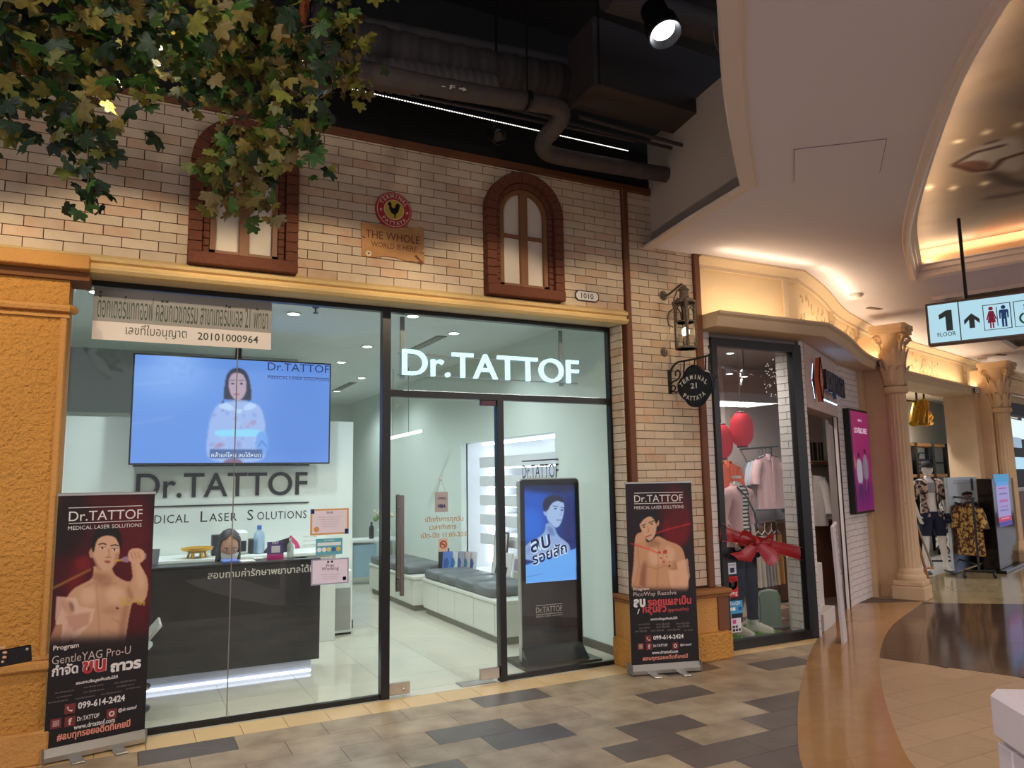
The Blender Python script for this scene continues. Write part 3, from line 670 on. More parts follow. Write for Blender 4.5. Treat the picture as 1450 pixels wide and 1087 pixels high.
# raised swirling ornament and torn-edge plaster on the frieze
mb = MB()
def along(P, s):
    L_ = 0
    for a, b in zip(P, P[1:]):
        d = (b-a).length
        if L_+d >= s: t = (s-L_)/d; return a.lerp(b, t), (b-a).normalized()
        L_ += d
    return P[-1], (P[-1]-P[-2]).normalized()
for i in range(150):
    s_ = random.choice([random.uniform(1.55, 2.9), random.uniform(3.35, 4.4), random.uniform(7.2, 8.4), random.uniform(10.3, 11.6)])
    p, t = along(FC, s_); z = random.uniform(LZ+.16, CZ-.16); n = Vector((t.y, -t.x, 0)); a0 = random.uniform(0, 6.28); R = random.uniform(.03, .09)
    pts = [p+n*.006+t*(R*(1-j/9)*math.cos(a0+j*.55))+Vector((0, 0, z+R*(1-j/9)*math.sin(a0+j*.55))) for j in range(7)]
    mb.tube(pts, .008, 4)
o = part(ent, 'relief_ornament', mb, M_FASC, weld=False); o['kind'] = 'stuff'
for s_ in (3.15, 9.9, 4.55):
    p, t = along(FC, s_); n = Vector((t.y, -t.x, 0)); M = frame(p+n*.012, t)
    pts = [(-.05, LZ+.14), (.05, LZ+.14), (.06, LZ+.25), (.02, LZ+.30), (.07, LZ+.36), (.03, LZ+.45), (-.04, LZ+.5), (.02, LZ+.57), (.0, CZ-.1), (-.07, CZ-.1), (-.05, LZ+.5), (-.10, LZ+.42), (-.06, LZ+.3)]
    part(ent, 'plaster_edge', MB().prism(pts, (-.03, .01), M), M_FASC2)
cove([Vector((4.85, -.15, 0)), Vector((5.95, -.15, 0))], LZ+.15, 3.0, 1, .24, inward=-.55)
cove([FC[1], FC[3], FC[6], FC[9], FC[12]], LZ+.15, 3.2, 1, .24, inward=-.55)
cove(coarse(FC[12:], 9), LZ+.15, 4.2, 1, .24, inward=-.55)
cove([Vector((4.85, -.15, 0)), Vector((6.1, -.15, 0)), FC[4], FC[9]], CZ-.10, .9, 1, .30, inward=.35)
# number plates on the ledge
def plate(p, t, num, label, w=.16, h=.075):
    M = frame(p, t); T = thing('number_plate', label, 'sign', M=M)
    def octo(w, h, c): return [(-w/2+c, -h/2), (w/2-c, -h/2), (w/2, -h/2+c), (w/2, h/2-c), (w/2-c, h/2), (-w/2+c, h/2), (-w/2, h/2-c), (-w/2, -h/2+c)]
    part(T, 'rim', MB().prism(octo(w, h, h*.28), (-.008, .0)), mat('plate_black', sr(30, 28, 30), .5), local=True)
    part(T, 'face', MB().prism(octo(w-.018, h-.018, h*.24), (-.0095, -.004)), mat('plate_white', sr(226, 222, 216), .5), local=True)
    textpart(T, 'number', num, M @ Matrix.Translation((0, -.0098, -h*.26)), mat('plate_ink', sr(40, 30, 30), .6), w=w*.52, h=h*.52, align='C', bold=.01)
    return T
plate(Vector((3.515, WY-.018, 3.185)), (1, 0, 0), '1010', 'white octagonal plate numbered 1010 on the brick wall right of the arched window', .245, .095)
p, t = along(FC, 4.35); plate(p+Vector((t.y, -t.x, 0))*.335+Vector((0, 0, LZ+.065)), t, '1011', 'small white number plate on the cream ledge beside the nearer column', .19, .10)
p, t = along(FC, 9.25); plate(p+Vector((t.y, -t.x, 0))*.335+Vector((0, 0, LZ+.065)), t, '1012', 'small white number plate on the cream ledge beside the farther column', .22, .11)
# ------------------------------------------------------------------ fluted columns with leaf capitals
def column(cx, cy, rz, label, s=1):
    T = thing('column', label, 'column', (cx, cy, 0), rz)
    w = .195*s
    part(T, 'plinth', MB().box((-w, -w, 0), (w, w, .17), ch=.01).box((-w*.93, -w*.93, .17), (w*.93, w*.93, .24), ch=.012), M_COLM, local=True)
    part(T, 'base_ring', MB().lathe([(w*.9, .24), (w*.94, .27), (w*.9, .30), (w*.78, .32), (w*.76, .35), (w*.72, .38), (w*.66, .39)], n=28), M_COLM, True, local=True)
    vs = []; fs = []; n = 96; zs = [.39, .42, 2.62, 2.66]; 
    for zi, z in enumerate(zs):
        for j in range(n):
            a = 2*math.pi*j/n; fl_ = .0 if zi in (0, 3) else .012*max(0, math.cos(a*16))**.7; r = w*(.66-.06*(z/2.7))-fl_
            vs.append((r*math.cos(a), r*math.sin(a), z))
    for i in range(3):
        for j in range(n): fs.append((i*n+j, i*n+(j+1) % n, (i+1)*n+(j+1) % n, (i+1)*n+j))
    part(T, 'shaft', MB().add(vs, fs), M_COLM, True, local=True)
    part(T, 'neck_ring', MB().lathe([(w*.60, 2.64), (w*.74, 2.66), (w*.78, 2.70), (w*.74, 2.735), (w*.60, 2.75)], n=28), M_COLM, True, local=True)
    part(T, 'bell', MB().lathe([(w*.56, 2.75), (w*.57, 3.1), (w*.62, 3.28), (w*.88, 3.42), (w*1.0, 3.44)], n=28), M_COLM, True, local=True)
    for ring, (z0, hh, cnt, off, out) in enumerate(((2.76, .32, 8, 0, .075), (2.95, .38, 8, math.pi/8, .085))):
        for j in range(cnt):
            a = 2*math.pi*j/cnt+off; c, s_ = math.cos(a), math.sin(a)
            def leaf(u, v, c=c, s_=s_, z0=z0, hh=hh, out=out):
                ww = .066*math.sin(math.pi*min(1, .22+v*.85))*(1+.18*math.cos(v*22)); x = (u-.5)*2*ww
                r = w*(.58+.08*v)+.014+out*v**2.6+.022*(1-abs(u-.5)*2); z = z0+hh*v-(.07*max(0, v-.8)/.2)**1.0*1.2
                return Vector((c*r-s_*x, s_*r+c*x, z))
            part(T, 'acanthus_leaf', MB().sheet(leaf, 6, 9), M_COLM, 'all', local=True)
    for j in range(4):
        a = math.pi/4+j*math.pi/2; c, s_ = math.cos(a), math.sin(a); pts = []
        for k in range(16): th = k*.55; R = .075*(1-k/20); pts.append(Vector((c*(w*1.02+R*math.cos(th)*.9), s_*(w*1.02+R*math.cos(th)*.9), 3.36+R*math.sin(th))))
        part(T, 'volute', MB().tube(pts, [.022*(1-k/24) for k in range(16)], 6), M_COLM, 'all', local=True)
        pts = [Vector((c*w*(.62+.4*k/6), s_*w*(.62+.4*k/6), 3.02+.34*(k/6)**.8)) for k in range(7)]
        part(T, 'scroll_stem', MB().tube(pts, .016, 6), M_COLM, 'all', local=True)
    ab = []
    for j in range(4):
        a = math.pi/4+j*math.pi/2
        for da, R in ((-.10, w*1.52), (.10, w*1.52), (math.pi/4, w*1.12)): ab.append((R*math.cos(a+da), R*math.sin(a+da)))
    part(T, 'abacus', MB().slab([(p[0]*.93, p[1]*.93) for p in ab], 3.44, 3.49).slab(ab, 3.49, 3.56), M_COLM, local=True)
    part(T, 'rosette', MB().ball((0, -w*1.1, 3.49), .035, 8, 6), M_COLM, 'all', local=True)
    return T
c1 = column(9.06, .86, math.radians(22), 'cream fluted column with leafy capital beside the pink poster shop')
c2 = column(14.0, 2.35, math.radians(15), 'cream fluted column with leafy capital beside the tall black screen kiosk', 1.15)
# cream piers behind the columns
def pier(a, b, dep, z1=3.0, m=M_COLM, nm='wall_pier'):
    a = Vector((*a, 0)); b = Vector((*b, 0)); t = (b-a).normalized(); n = Vector((t.y, -t.x, 0)); q = [a, b, b-n*dep, a-n*dep]
    return struct(nm, MB().slab([(p.x, p.y) for p in q], 0, z1), m)
pier((8.80, 1.16), (9.45, 1.42), .35); pier((9.02, .98), (9.34, 1.12), .3, 3.45)
pier((13.55, 2.55), (14.5, 2.80), .5); pier((13.85, 2.42), (14.25, 2.54), .3, 3.45)
# black service void above the brick front
struct('wall_void', MB().box((-6, .6, 4.0), (6, .7, 7)).box((-6.1, -9, 4.2), (-6, .7, 7)).box((-6, -9, 6.2), (7, .7, 6.3)), M_DARK)
struct('ceiling_void_face', MB().box((-1.7, -.19, 4.24), (4.6, -.1, 4.66)).box((-1.7, -.15, 4.6), (4.6, .6, 4.68)), M_DARK)
# ------------------------------------------------------------------ bodies grown from a skeleton
def skin_body(name, J, E, root, levels=1):
    """J: {name:(x,y,z,r)}; E: list of pairs; returns vs, fs of one continuous skinned surface"""
    ks = list(J); ix = {k: i for i, k in enumerate(ks)}
    me = bpy.data.meshes.new(name); me.from_pydata([J[k][:3] for k in ks], [(ix[a], ix[b]) for a, b in E], [])
    o = bpy.data.objects.new(name, me); COL.objects.link(o); md = o.modifiers.new('skin', 'SKIN'); md.use_smooth_shade = True; md.branch_smoothing = .6
    for k in ks:
        sv = me.skin_vertices[0].data[ix[k]]; r = J[k][3]; sv.radius = r if isinstance(r, tuple) else (r, r); sv.use_root = (k == root)
    sb = o.modifiers.new('sub', 'SUBSURF'); sb.levels = sb.render_levels = levels
    dg = bpy.context.evaluated_depsgraph_get(); dg.update(); ev = o.evaluated_get(dg); m2 = bpy.data.meshes.new_from_object(ev)
    vs = [v.co.copy() for v in m2.vertices]; fs = [tuple(p.vertices) for p in m2.polygons]
    bpy.data.objects.remove(o); bpy.data.meshes.remove(m2); bpy.data.meshes.remove(me); return vs, fs
def cloth(body, cuts, pred, off=.012, wob=0.0, fold=0):
    vs, fs = body; bm = bmesh.new(); V = [bm.verts.new(v) for v in vs]
    for f in fs:
        try: bm.faces.new([V[i] for i in f])
        except ValueError: pass
    bm.normal_update()
    for co, no in cuts: bmesh.ops.bisect_plane(bm, geom=list(bm.verts)+list(bm.edges)+list(bm.faces), plane_co=co, plane_no=no)
    dead = [f for f in bm.faces if not pred(f.calc_center_median())]; bmesh.ops.delete(bm, geom=dead, context='FACES')
    bm.normal_update(); mv = []
    for v in bm.verts:
        w_ = off+wob*math.sin(v.co.z*60+v.co.x*40)*.5+(fold*math.sin(math.atan2(v.co.y, v.co.x)*9+v.co.z*5) if fold else 0)
        mv.append(v.co+v.normal*w_)
    for v, c in zip(bm.verts, mv): v.co = c
    bm.verts.index_update(); mb = MB(); mb.add([v.co.copy() for v in bm.verts], [[v.index for v in f.verts] for f in bm.faces]); bm.free(); return mb
def hand_joints(J, E, pre, wrist, dirn, side, curl=.35, pal=(0, 0, -1), s=1.0, rad=.0095):
    """palm and five fingers: dirn = direction of the fingers, side = direction of the thumb, pal = palm normal towards which they curl"""
    d = Vector(dirn).normalized(); sd = Vector(side); sd = (sd-d*sd.dot(d)).normalized(); pn = d.cross(sd); 
    if pn.dot(Vector(pal)) < 0: pn = -pn
    w = Vector(J[wrist][:3]); pc = w+d*.045*s; J[pre+'palm'] = (*pc, (.034*s, .017*s)); E.append((wrist, pre+'palm'))
    for i, (lat, L_) in enumerate(((.030, .072), (.010, .080), (-.010, .075), (-.028, .060))):
        b = w+d*.085*s+sd*lat*s; prev = pre+'palm'; p = b; dd = d.copy()
        for k in range(4):
            nm = '%sf%d%d' % (pre, i, k); J[nm] = (*p, rad*s*(1.05-.12*k)); E.append((prev, nm)); prev = nm
            dd = (dd+pn*curl*(.4+.3*k)).normalized(); p = p+dd*L_*s/3
    p = w+d*.03*s+sd*.032*s; dd = (d*.65+sd*.6+pn*.25).normalized(); prev = pre+'palm'
    for k in range(3):
        nm = '%st%d' % (pre, k); J[nm] = (*p, rad*s*(1.2-.14*k)); E.append((prev, nm)); prev = nm; dd = (dd+d*.3+pn*.15).normalized(); p = p+dd*.03*s
def stand_joints(h=1.78, head=True, arms=None, legs=None, slim=1.0, neck=True):
    k = h/1.78
    J = {'pel': (0, 0, .98, (.135*slim, .105*slim)), 'waist': (0, 0, 1.12, (.125*slim, .09*slim)), 'chest': (0, .0, 1.30, (.155*slim, .105*slim)), 'ster': (0, .01, 1.42, (.14*slim, .085*slim)), 'neck0': (0, .012, 1.50, .056)}
    E = [('pel', 'waist'), ('waist', 'chest'), ('chest', 'ster'), ('ster', 'neck0')]
    if neck: J['neck1'] = (0, .005, 1.57, .052); E.append(('neck0', 'neck1'))
    A = arms or {-1: ((-.20, .01, 1.43), (-.25, .03, 1.15), (-.25, -.05, .90)), 1: ((.20, .01, 1.43), (.25, .03, 1.15), (.25, -.05, .90))}
    for sd in (-1, 1):
        q = 'L' if sd < 0 else 'R'; sh, el, wr = A[sd]
        J[q+'sh'] = (*sh, .058*slim); J[q+'ua'] = (*[(a+b)/2 for a, b in zip(sh, el)], .047*slim); J[q+'el'] = (*el, .040*slim); J[q+'fa'] = (*[(a*.6+b*.4) for a, b in zip(el, wr)], .038*slim); J[q+'wr'] = (*wr, .026*slim)
        E += [('ster', q+'sh'), (q+'sh', q+'ua'), (q+'ua', q+'el'), (q+'el', q+'fa'), (q+'fa', q+'wr')]
        d = Vector(wr)-Vector(el); hand_joints(J, E, q, q+'wr', d, (0, -1, 0) if abs(d.normalized().y) < .7 else (-sd, 0, 0), .25, (-sd, 0, 0))
    Lg = legs or {-1: ((-.095, 0, .92), (-.11, -.01, .50), (-.12, .02, .085)), 1: ((.095, 0, .92), (.12, -.02, .50), (.14, .0, .085))}
    for sd in (-1, 1):
        q = 'L' if sd < 0 else 'R'; hp, kn, an = Lg[sd]
        J[q+'hp'] = (*hp, .092*slim); J[q+'th'] = (*[(a+b)/2 for a, b in zip(hp, kn)], .078*slim); J[q+'kn'] = (*kn, .056*slim); J[q+'ca'] = (*[(a*.65+b*.35) for a, b in zip(kn, an)], .055*slim); J[q+'an'] = (*an, .036*slim)
        J[q+'bl'] = (an[0]+sd*.02, an[1]-.11, .03, (.04, .026)); J[q+'to'] = (an[0]+sd*.035, an[1]-.18, .025, (.036, .02)); J[q+'he'] = (an[0], an[1]+.045, .035, .033)
        E += [('pel', q+'hp'), (q+'hp', q+'th'), (q+'th', q+'kn'), (q+'kn', q+'ca'), (q+'ca', q+'an'), (q+'an', q+'bl'), (q+'bl', q+'to'), (q+'an', q+'he')]
    if k != 1:
        J = {n: (v[0]*k, v[1]*k, v[2]*k, tuple(r*k for r in v[3]) if isinstance(v[3], tuple) else v[3]*k) for n, v in J.items()}
    return J, E
def head_mesh(c, s=1.0, yaw=0, pitch=0, nu=28, nv=22):
    """egg-shaped head with brow, nose, lips, chin and ears; faces -y"""
    mb = MB(); vs = []; fs = []
    for i in range(nv+1):
        th = math.pi*i/nv
        for j in range(nu):
            a = 2*math.pi*j/nu; x = math.sin(th)*math.cos(a); y = math.sin(th)*math.sin(a); z = math.cos(th)
            X, Y, Z = x*.076, y*.098, z*.118
            if z < 0: X *= 1-.30*(-z)**1.4; Y *= 1-.16*(-z)
            if y < -.2:  # face
                f = max(0, -y)
                g = lambda x0, z0, sx, sz: math.exp(-((X-x0)/sx)**2-((Z-z0)/sz)**2)
                Y += -.020*g(0, -.018, .010, .018)*f-.010*g(0, .004, .008, .02)*f+.008*g(.028, .006, .014, .010)+.008*g(-.028, .006, .014, .010)-.004*g(0, .028, .05, .008)-.007*g(0, -.055, .018, .008)-.008*g(0, -.09, .02, .014)
            vs.append(Vector((X, Y, Z)))
    for i in range(nv):
        for j in range(nu): fs.append((i*nu+j, i*nu+(j+1) % nu, (i+1)*nu+(j+1) % nu, (i+1)*nu+j))
    M = Matrix.Translation(Vector(c)) @ Matrix.Rotation(yaw, 4, 'Z') @ Matrix.Rotation(pitch, 4, 'X') @ Matrix.Scale(s, 4)
    mb.add([M @ v for v in vs], fs)
    for sd in (-1, 1): mb.ball((0, 0, 0), (.010, .020, .032), 8, 6, M @ Matrix.Translation((sd*.076, .012, -.005)) @ Matrix.Rotation(sd*.3, 4, 'Z'))
    return mb, M
def face_parts(T, M, eyecol, lipcol=None):
    for sd in (-1, 1):
        part(T, 'eye', MB().ball((sd*.029, -.083, .006), (.013, .007, .006), 10, 6, M), mat('eye_white', sr(225, 220, 214), .3), True)
        part(T, 'iris', MB().ball((sd*.029, -.0885, .006), (.0055, .003, .0055), 8, 6, M), mat('iris_dark', sr(36, 26, 22), .3), True)
        part(T, 'eyebrow', MB().tube([M @ Vector(p) for p in ((sd*.014, -.094, .022), (sd*.03, -.092, .027), (sd*.045, -.082, .021))], [.003, .0035, .002], 6), mat('brow_dark', sr(44, 32, 28), .8), True)
    if lipcol: part(T, 'mouth', MB().ball((0, -.093, -.052), (.02, .006, .006), 10, 6, M), lipcol, True)
M_SKINP = mat('skin', sr(196, 148, 118), .5)
M_MANN = mat('mannequin_white', sr(226, 220, 216), .35)
M_DENIM = mat('navy_denim', sr(26, 30, 58), .85)
def capri(T, body, z0, z1, m, name='trousers', off=.014): 
    return part(T, name, cloth(body, [((0, 0, z0), (0, 0, 1)), ((0, 0, z1), (0, 0, 1))], lambda c: z0 < c.z < z1 and abs(c.x) < .235, off, .004), m, 'all')
# ------------------------------------------------------------------ clothes shop behind the second window
M_WOODFL = mat('pale_wood_floor', sr(178, 150, 132), .35, noise=(12, .3))
sf = struct('shop_floor', MB().box((4.86, -.1, -.05), (9.2, 6.5, .0005)), mat('plank_gap', sr(96, 76, 64), .8))
for i in range(22):
    for k in range(4):
        y = -.1+.16*i; x = 4.88+1.2*k-(.6 if i % 2 else 0); x0, x1 = max(x, 4.88), min(x+1.196, 8.6)
        if x1-x0 < .05: continue
        if y > .1+ (x1-6.0)*.62 or x1 < 6.2: 
            xx1 = x1; part(sf, 'plank', MB().box((x0, y, 0), (xx1, y+.156, .004)), M_WOODFL)
struct('wall_shop_left', MB().box((4.80, -.1, 0), (4.87, 6.5, 3.2)), mat('shop_side_wall', sr(150, 140, 140), .8))
struct('wall_shop_back', MB().box((4.86, 4.2, 0), (9.4, 4.3, 3.2)), mat('shop_back_wall', sr(176, 160, 156), .8))
struct('shop_ceiling', MB().slab([(4.80, -.12), (6.2, -.12), (8.06, .96), (9.2, 1.4), (9.2, 6.5), (4.8, 6.5)], 3.12, 3.2), mat('shop_ceiling_paint', sr(190, 184, 184), .8))
struct('wall_shop_dark', MB().box((4.87, 2.3, 0), (6.05, 2.36, 3.1)), mat('navy_wall', sr(44, 40, 58), .7))
# window frame
w2 = struct('window_2', MB().box((4.965, -.17, 0), (5.03, -.10, 2.94)).box((6.045, -.17, 0), (6.17, -.10, 2.94)).box((5.03, -.17, 2.855), (6.05, -.10, 2.94)).box((5.03, -.17, 0), (6.05, -.10, .085)), M_BLACK)
part(w2, 'pane', MB().box((5.03, -.14, .08), (6.05, -.132, 2.86)), M_GLASS)
wb = struct('wall_white_brick', MB().box((4.86, -.135, 0), (4.966, .0, 3.0)).box((6.165, -.14, 0), (6.235, -.04, 3.0)).box((6.06, -.09, 0), (6.17, .07, 3.1)).box((4.9, -.11, 2.93), (6.235, -.02, 3.0)), M_WJOINT)
lay(wb, frame((0, -.135, 0), (1, 0, 0)), 4.86, 4.964, 0, 3.0, pit=.24, H=.075, g=.006, mats=(M_WBRICK,)*2, D=.006, stuff=True)
lay(wb, frame((0, -.14, 0), (1, 0, 0)), 6.17, 6.235, 0, 3.0, pit=.24, H=.075, g=.006, mats=(M_WBRICK,)*2, D=.006, stuff=True)
MI = Matrix(((0, 1, 0, 6.06), (-1, 0, 0, 0), (0, 0, 1, 0), (0, 0, 0, 1)))
lay(wb, MI, -.07, .09, 0, 3.1, pit=.22, H=.075, g=.007, mats=(M_WBRICK,)*2, D=.007, limit=300)
# angled doorway, header, pier and poster wall
A2 = Vector((6.235, -.13, 0)); B2 = Vector((8.06, .93, 0)); C2 = Vector((8.90, 1.28, 0)); t2 = (B2-A2).normalized(); n2 = Vector((t2.y, -t2.x, 0))
def wallbox(a, b, z0, z1, dep=.18): q = [a, b, b-n2*dep, a-n2*dep]; return MB().slab([(p.x, p.y) for p in q], z0, z1)
hd = struct('wall_shop_header', wallbox(A2, B2, 2.30, 3.05), M_WJOINT)
lay(hd, frame(B2-t2*.35, t2), -.0, .35, 2.3, 3.02, pit=.24, H=.075, g=.006, mats=(M_WBRICK,)*2, D=.006, stuff=True)
part(hd, 'plaster_face', MB().box((0, -.02, 2.30), ((B2-A2).length-.36, 0, 3.02), frame(A2, t2)), mat('header_plaster', sr(206, 186, 178), .8))
P2 = B2-t2*.30
pr2 = struct('wall_shop_pier', wallbox(P2, B2, 0, 2.31, .10), M_WJOINT)
lay(pr2, frame(P2, t2), 0, .30, 0, 2.3, pit=.24, H=.075, g=.007, mats=(M_WBRICK,)*2, D=.007, stuff=True)
part(pr2, 'door_track', MB().box((-.05, -.01, 0), (-.015, .05, 2.31), frame(P2, t2)), M_BLACK)
part(pr2, 'jamb', MB().box((-.085, .0, 0), (-.05, .03, 2.31), frame(P2, t2)), M_WBRICK)
t3 = (C2-B2).normalized(); n3 = Vector((t3.y, -t3.x, 0))
pw = struct('wall_poster', MB().slab([(p.x, p.y) for p in (B2, C2, C2-n3*.2, B2-n3*.2)], 0, 3.05), M_WJOINT)
lay(pw, frame(B2, t3), 0, (C2-B2).length, 0, 3.02, pit=.24, H=.075, g=.007, mats=(M_WBRICK,)*2, D=.007, stuff=True)
# shop sign: orange lozenge and dark letters with a blue glow behind
Ms = frame(A2+t2*.28+n2*.07, t2); SG = thing('shop_sign', 'blue-glowing shop sign with orange lozenge and black letters over the clothes shop doorway', 'sign', M=Ms)
part(SG, 'lozenge', MB().prism([(0, 2.62), (.12, 2.38), (.24, 2.62), (.12, 2.86)], (-.03, .02)), mat('sign_orange', sr(206, 96, 58), .5), local=True)
part(SG, 'lozenge_rim', MB().tube([(0, -.03, 2.62), (.12, -.03, 2.38), (.24, -.03, 2.62), (.12, -.03, 2.86)], .008, 6, closed=True), M_BLACK, local=True)
pts_ = textmb('BON|YAGN', Ms @ Matrix.Translation((.30, -.02, 2.46)), w=1.18, h=.30, bold=.06, depth=.03)
part(SG, 'letters', MB().add([Ms.inverted() @ Vector(v) for v in pts_.v], pts_.f), mat('sign_letter_dark', sr(22, 24, 42), .4), local=True)
part(SG, 'glow_strip', MB().tube([(.02, .055, 2.62), (.12, .055, 2.80)], .006, 5).tube([(.02, .055, 2.60), (.12, .055, 2.42)], .006, 5).box((.30, .05, 2.44), (1.45, .06, 2.455)).box((.30, .05, 2.76), (1.45, .06, 2.775)), emis('blue_glow', (.22, .45, 1.0), 22), local=True)
textpart(SG, 'mark', 'S', Ms @ Matrix.Translation((.12, -.032, 2.55)), mat('sign_mark', sr(240, 190, 150), .5), h=.14, w=.08, align='C')
# magenta poster screen on the brick wall
Mp = frame(B2+t3*.06+n3*.09, t3); pw_, ph_ = .76, 1.42
PT = thing('wall_poster_screen', 'magenta lit poster of two standing figures on the white brick wall', 'poster', M=Mp)
zp = FP(1225, 723, Mp.translation, n3).z; zt = FP(1215, 583, Mp.translation, n3).z; ph_ = zt-zp
part(PT, 'case', MB().box((-.02, -.0, zp-.03), (pw_+.02, .085, zt+.03), ch=.005), M_BLACK, local=True)
P = Paint(70, 150, (.72, .16, .50)); P.poly([(0, 0), (1, 0), (1, .3), (0, .45)], (.80, .24, .48), .7, 14, 0); P.poly([(0, .75), (1, .7), (1, 1), (0, 1)], (.46, .10, .50), .8, 14, 0)
for cx, col, hb in ((.30, (.85, .86, .90), .50), (.66, (.62, .58, .66), .46)):
    P.ell((cx, hb-.055), .06, .028, (.30, .12, .16), 1, .5); P.poly([(cx-.14, hb), (cx, hb-.03), (cx+.14, hb), (cx+.17, hb+.15), (cx+.10, hb+.24), (cx-.10, hb+.24), (cx-.17, hb+.15)], col, .95, .8)
    P.poly([(cx-.10, hb+.22), (cx+.10, hb+.22), (cx+.13, hb+.40), (cx+.04, hb+.40), (cx, hb+.27), (cx-.05, hb+.40), (cx-.13, hb+.40)], (.35, .16, .42), .9, .8)
P.line([(.66, .44), (.70, .62), (.62, .78)], 3, (.80, .70, .62), .8, .8); P.poly([(0, .44), (.10, .44), (.16, .56), (.02, .60)], (.90, .60, .50), .7, 1.5)
print_panel(PT, 'poster_face', P, Mp @ Matrix.Translation((0, -.004, zp)), pw_, ph_, printed('screen_print_soft', .36))
M_INKW = emis('poster_white_ink', (.95, .75, .88), .8)
textpart(PT, 'lettering', 'LOVE&CARE', Mp @ Matrix.Translation((pw_/2, -.006, zp+ph_*.78)), M_INKW, w=.55, align='C')
textpart(PT, 'lettering', 'NEW IN', Mp @ Matrix.Translation((pw_/2, -.006, zp+ph_*.90)), M_INKW, w=.16, align='C')
# red paper lanterns
def lantern(u, v, y, r, label):
    p = FY(u, v, y); T = thing('paper_lantern', label, 'lantern', (p.x, p.y, p.z), group='red paper lanterns in the window')
    prof = []
    for i in range(49):
        a = -1+2*i/48; R = r*(1-abs(a)**3.2*.55)+.004*math.cos(i*math.pi); prof.append((max(R, .02), a*r*1.42))
    part(T, 'shade', MB().lathe(prof, n=26), mat('red_lantern_paper', sr(214, 36, 52), .7, emit=sr(214, 36, 52), es=.12), 'all', local=True)
    for z_ in (r*1.42, -r*1.43): part(T, 'cap', MB().lathe([(r*.46, -.02), (r*.46, .015), (r*.3, .02)], (0, 0, z_), 16), mat('lantern_dark_red', sr(120, 20, 26), .6), local=True)
    part(T, 'hook', MB().tube([(-.015, 0, r*1.42), (-.015, 0, r*1.42+.05), (.0, 0, r*1.42+.065), (.015, 0, r*1.42+.05), (.015, 0, r*1.42)], .003, 5), M_BLACK, local=True)
    part(T, 'cord', MB().tube([(0, 0, r*1.42+.06), (0, 0, 3.12-p.z)], .0018, 4), mat('cord_grey', sr(120, 110, 110), .6), local=True)
lantern(1050, 608, .55, .125, 'red ribbed paper lantern hanging highest in the clothes shop window')
lantern(1021, 625, .62, .125, 'red ribbed paper lantern hanging lower, half behind the window frame')
# window mannequin without a head
p = FL(1050, 900); MX, MY = 5.42, .30
q0 = FY(1044, 682, MY)  # neck top
Tm = thing('window_mannequin', 'headless mannequin in open pink shirt, striped tee and dark jeans on green mat', 'mannequin', (q0.x, MY, .02), math.radians(12))
J, E = stand_joints(1.74, arms={-1: ((-.20, .01, 1.43), (-.27, .03, 1.17), (-.22, -.07, .95)), 1: ((.20, .01, 1.43), (.26, .05, 1.17), (.23, -.02, .92))})
bd = skin_body('body', J, E, 'pel'); part(Tm, 'body', MB().add(*bd), M_MANN, 'all', local=True)
part(Tm, 'neck_plug', MB().lathe([(.05, 0), (.052, .025), (.0001, .028)], (0, .005, 1.555), 18), M_MANN, True, local=True)
def localcloth(T, name, *a, m=None, sm='all', **k): return part(T, name, cloth(*a, **k), m, sm, local=True)
M_PINK = mat('pink_cotton', sr(224, 176, 180), .85, bump=(200, .2)); 
M_STRIPE = mat('striped_tee', sr(230, 226, 222), .85)
def stripes(m, col, scale, lo=.55):
    nt = m.node_tree; w_ = nt.nodes.new('ShaderNodeTexWave'); w_.bands_direction = 'Z'; w_.inputs['Scale'].default_value = scale; g = nt.nodes.new('ShaderNodeNewGeometry'); c = nt.nodes.new('ShaderNodeValToRGB')
    c.color_ramp.interpolation = 'CONSTANT'; c.color_ramp.elements[0].color = (*col, 1); c.color_ramp.elements[1].position = 1-lo; b = nt.nodes['Principled BSDF']; c.color_ramp.elements[1].color = b.inputs['Base Color'].default_value
    nt.links.new(g.outputs['Position'], w_.inputs['Vector']); nt.links.new(w_.outputs['Fac'], c.inputs[0]); nt.links.new(c.outputs[0], b.inputs['Base Color'])
stripes(M_STRIPE, sr(30, 30, 44), 8, .62)
hz = [((0, 0, .98), (0, 0, 1)), ((0, 0, 1.49), (0, 0, 1)), ((.17, 0, 0), (1, 0, 0)), ((-.17, 0, 0), (1, 0, 0))]
localcloth(Tm, 'tee', bd, hz, lambda c: .95 < c.z < 1.475 and abs(c.x) < .19, off=.008, m=M_STRIPE)
localcloth(Tm, 'trousers', bd, [((0, 0, .12), (0, 0, 1)), ((0, 0, 1.0), (0, 0, 1))], lambda c: .12 < c.z < 1.0 and abs(c.x) < .20, off=.016, wob=.004, m=M_DENIM)
localcloth(Tm, 'shirt', bd, [((0, 0, .86), (0, 0, 1)), ((0, 0, 1.51), (0, 0, 1)), ((.055, 0, 0), (1, 0, 0)), ((-.055, 0, 0), (1, 0, 0)), ((0, 0, 1.12), (0, 0, 1))],
           lambda c: ((.86 < c.z < 1.495 and abs(c.x) < .19) or (c.z > 1.08 and abs(c.x) >= .17)) and not (abs(c.x) < .055 and c.y < .02), off=.024, wob=.008, m=M_PINK)
part(Tm, 'collar', MB().sheet(lambda a, b: Vector(((.075+.02*b)*math.sin((a-.5)*4.9), .0+(.065+.02*b)*math.cos((a-.5)*4.9), 1.53-.05*b-.05*abs(a-.5)*2)), 18, 3), M_PINK, 'all', local=True)
part(Tm, 'strap', MB().tube([(-.10, -.06, 1.47), (-.04, -.135, 1.36), (.06, -.145, 1.2), (.15, -.11, 1.02)], .009, 6), mat('black_strap', sr(26, 24, 28), .5), True, local=True)
M_SHOE = mat('white_canvas', sr(216, 210, 196), .7)
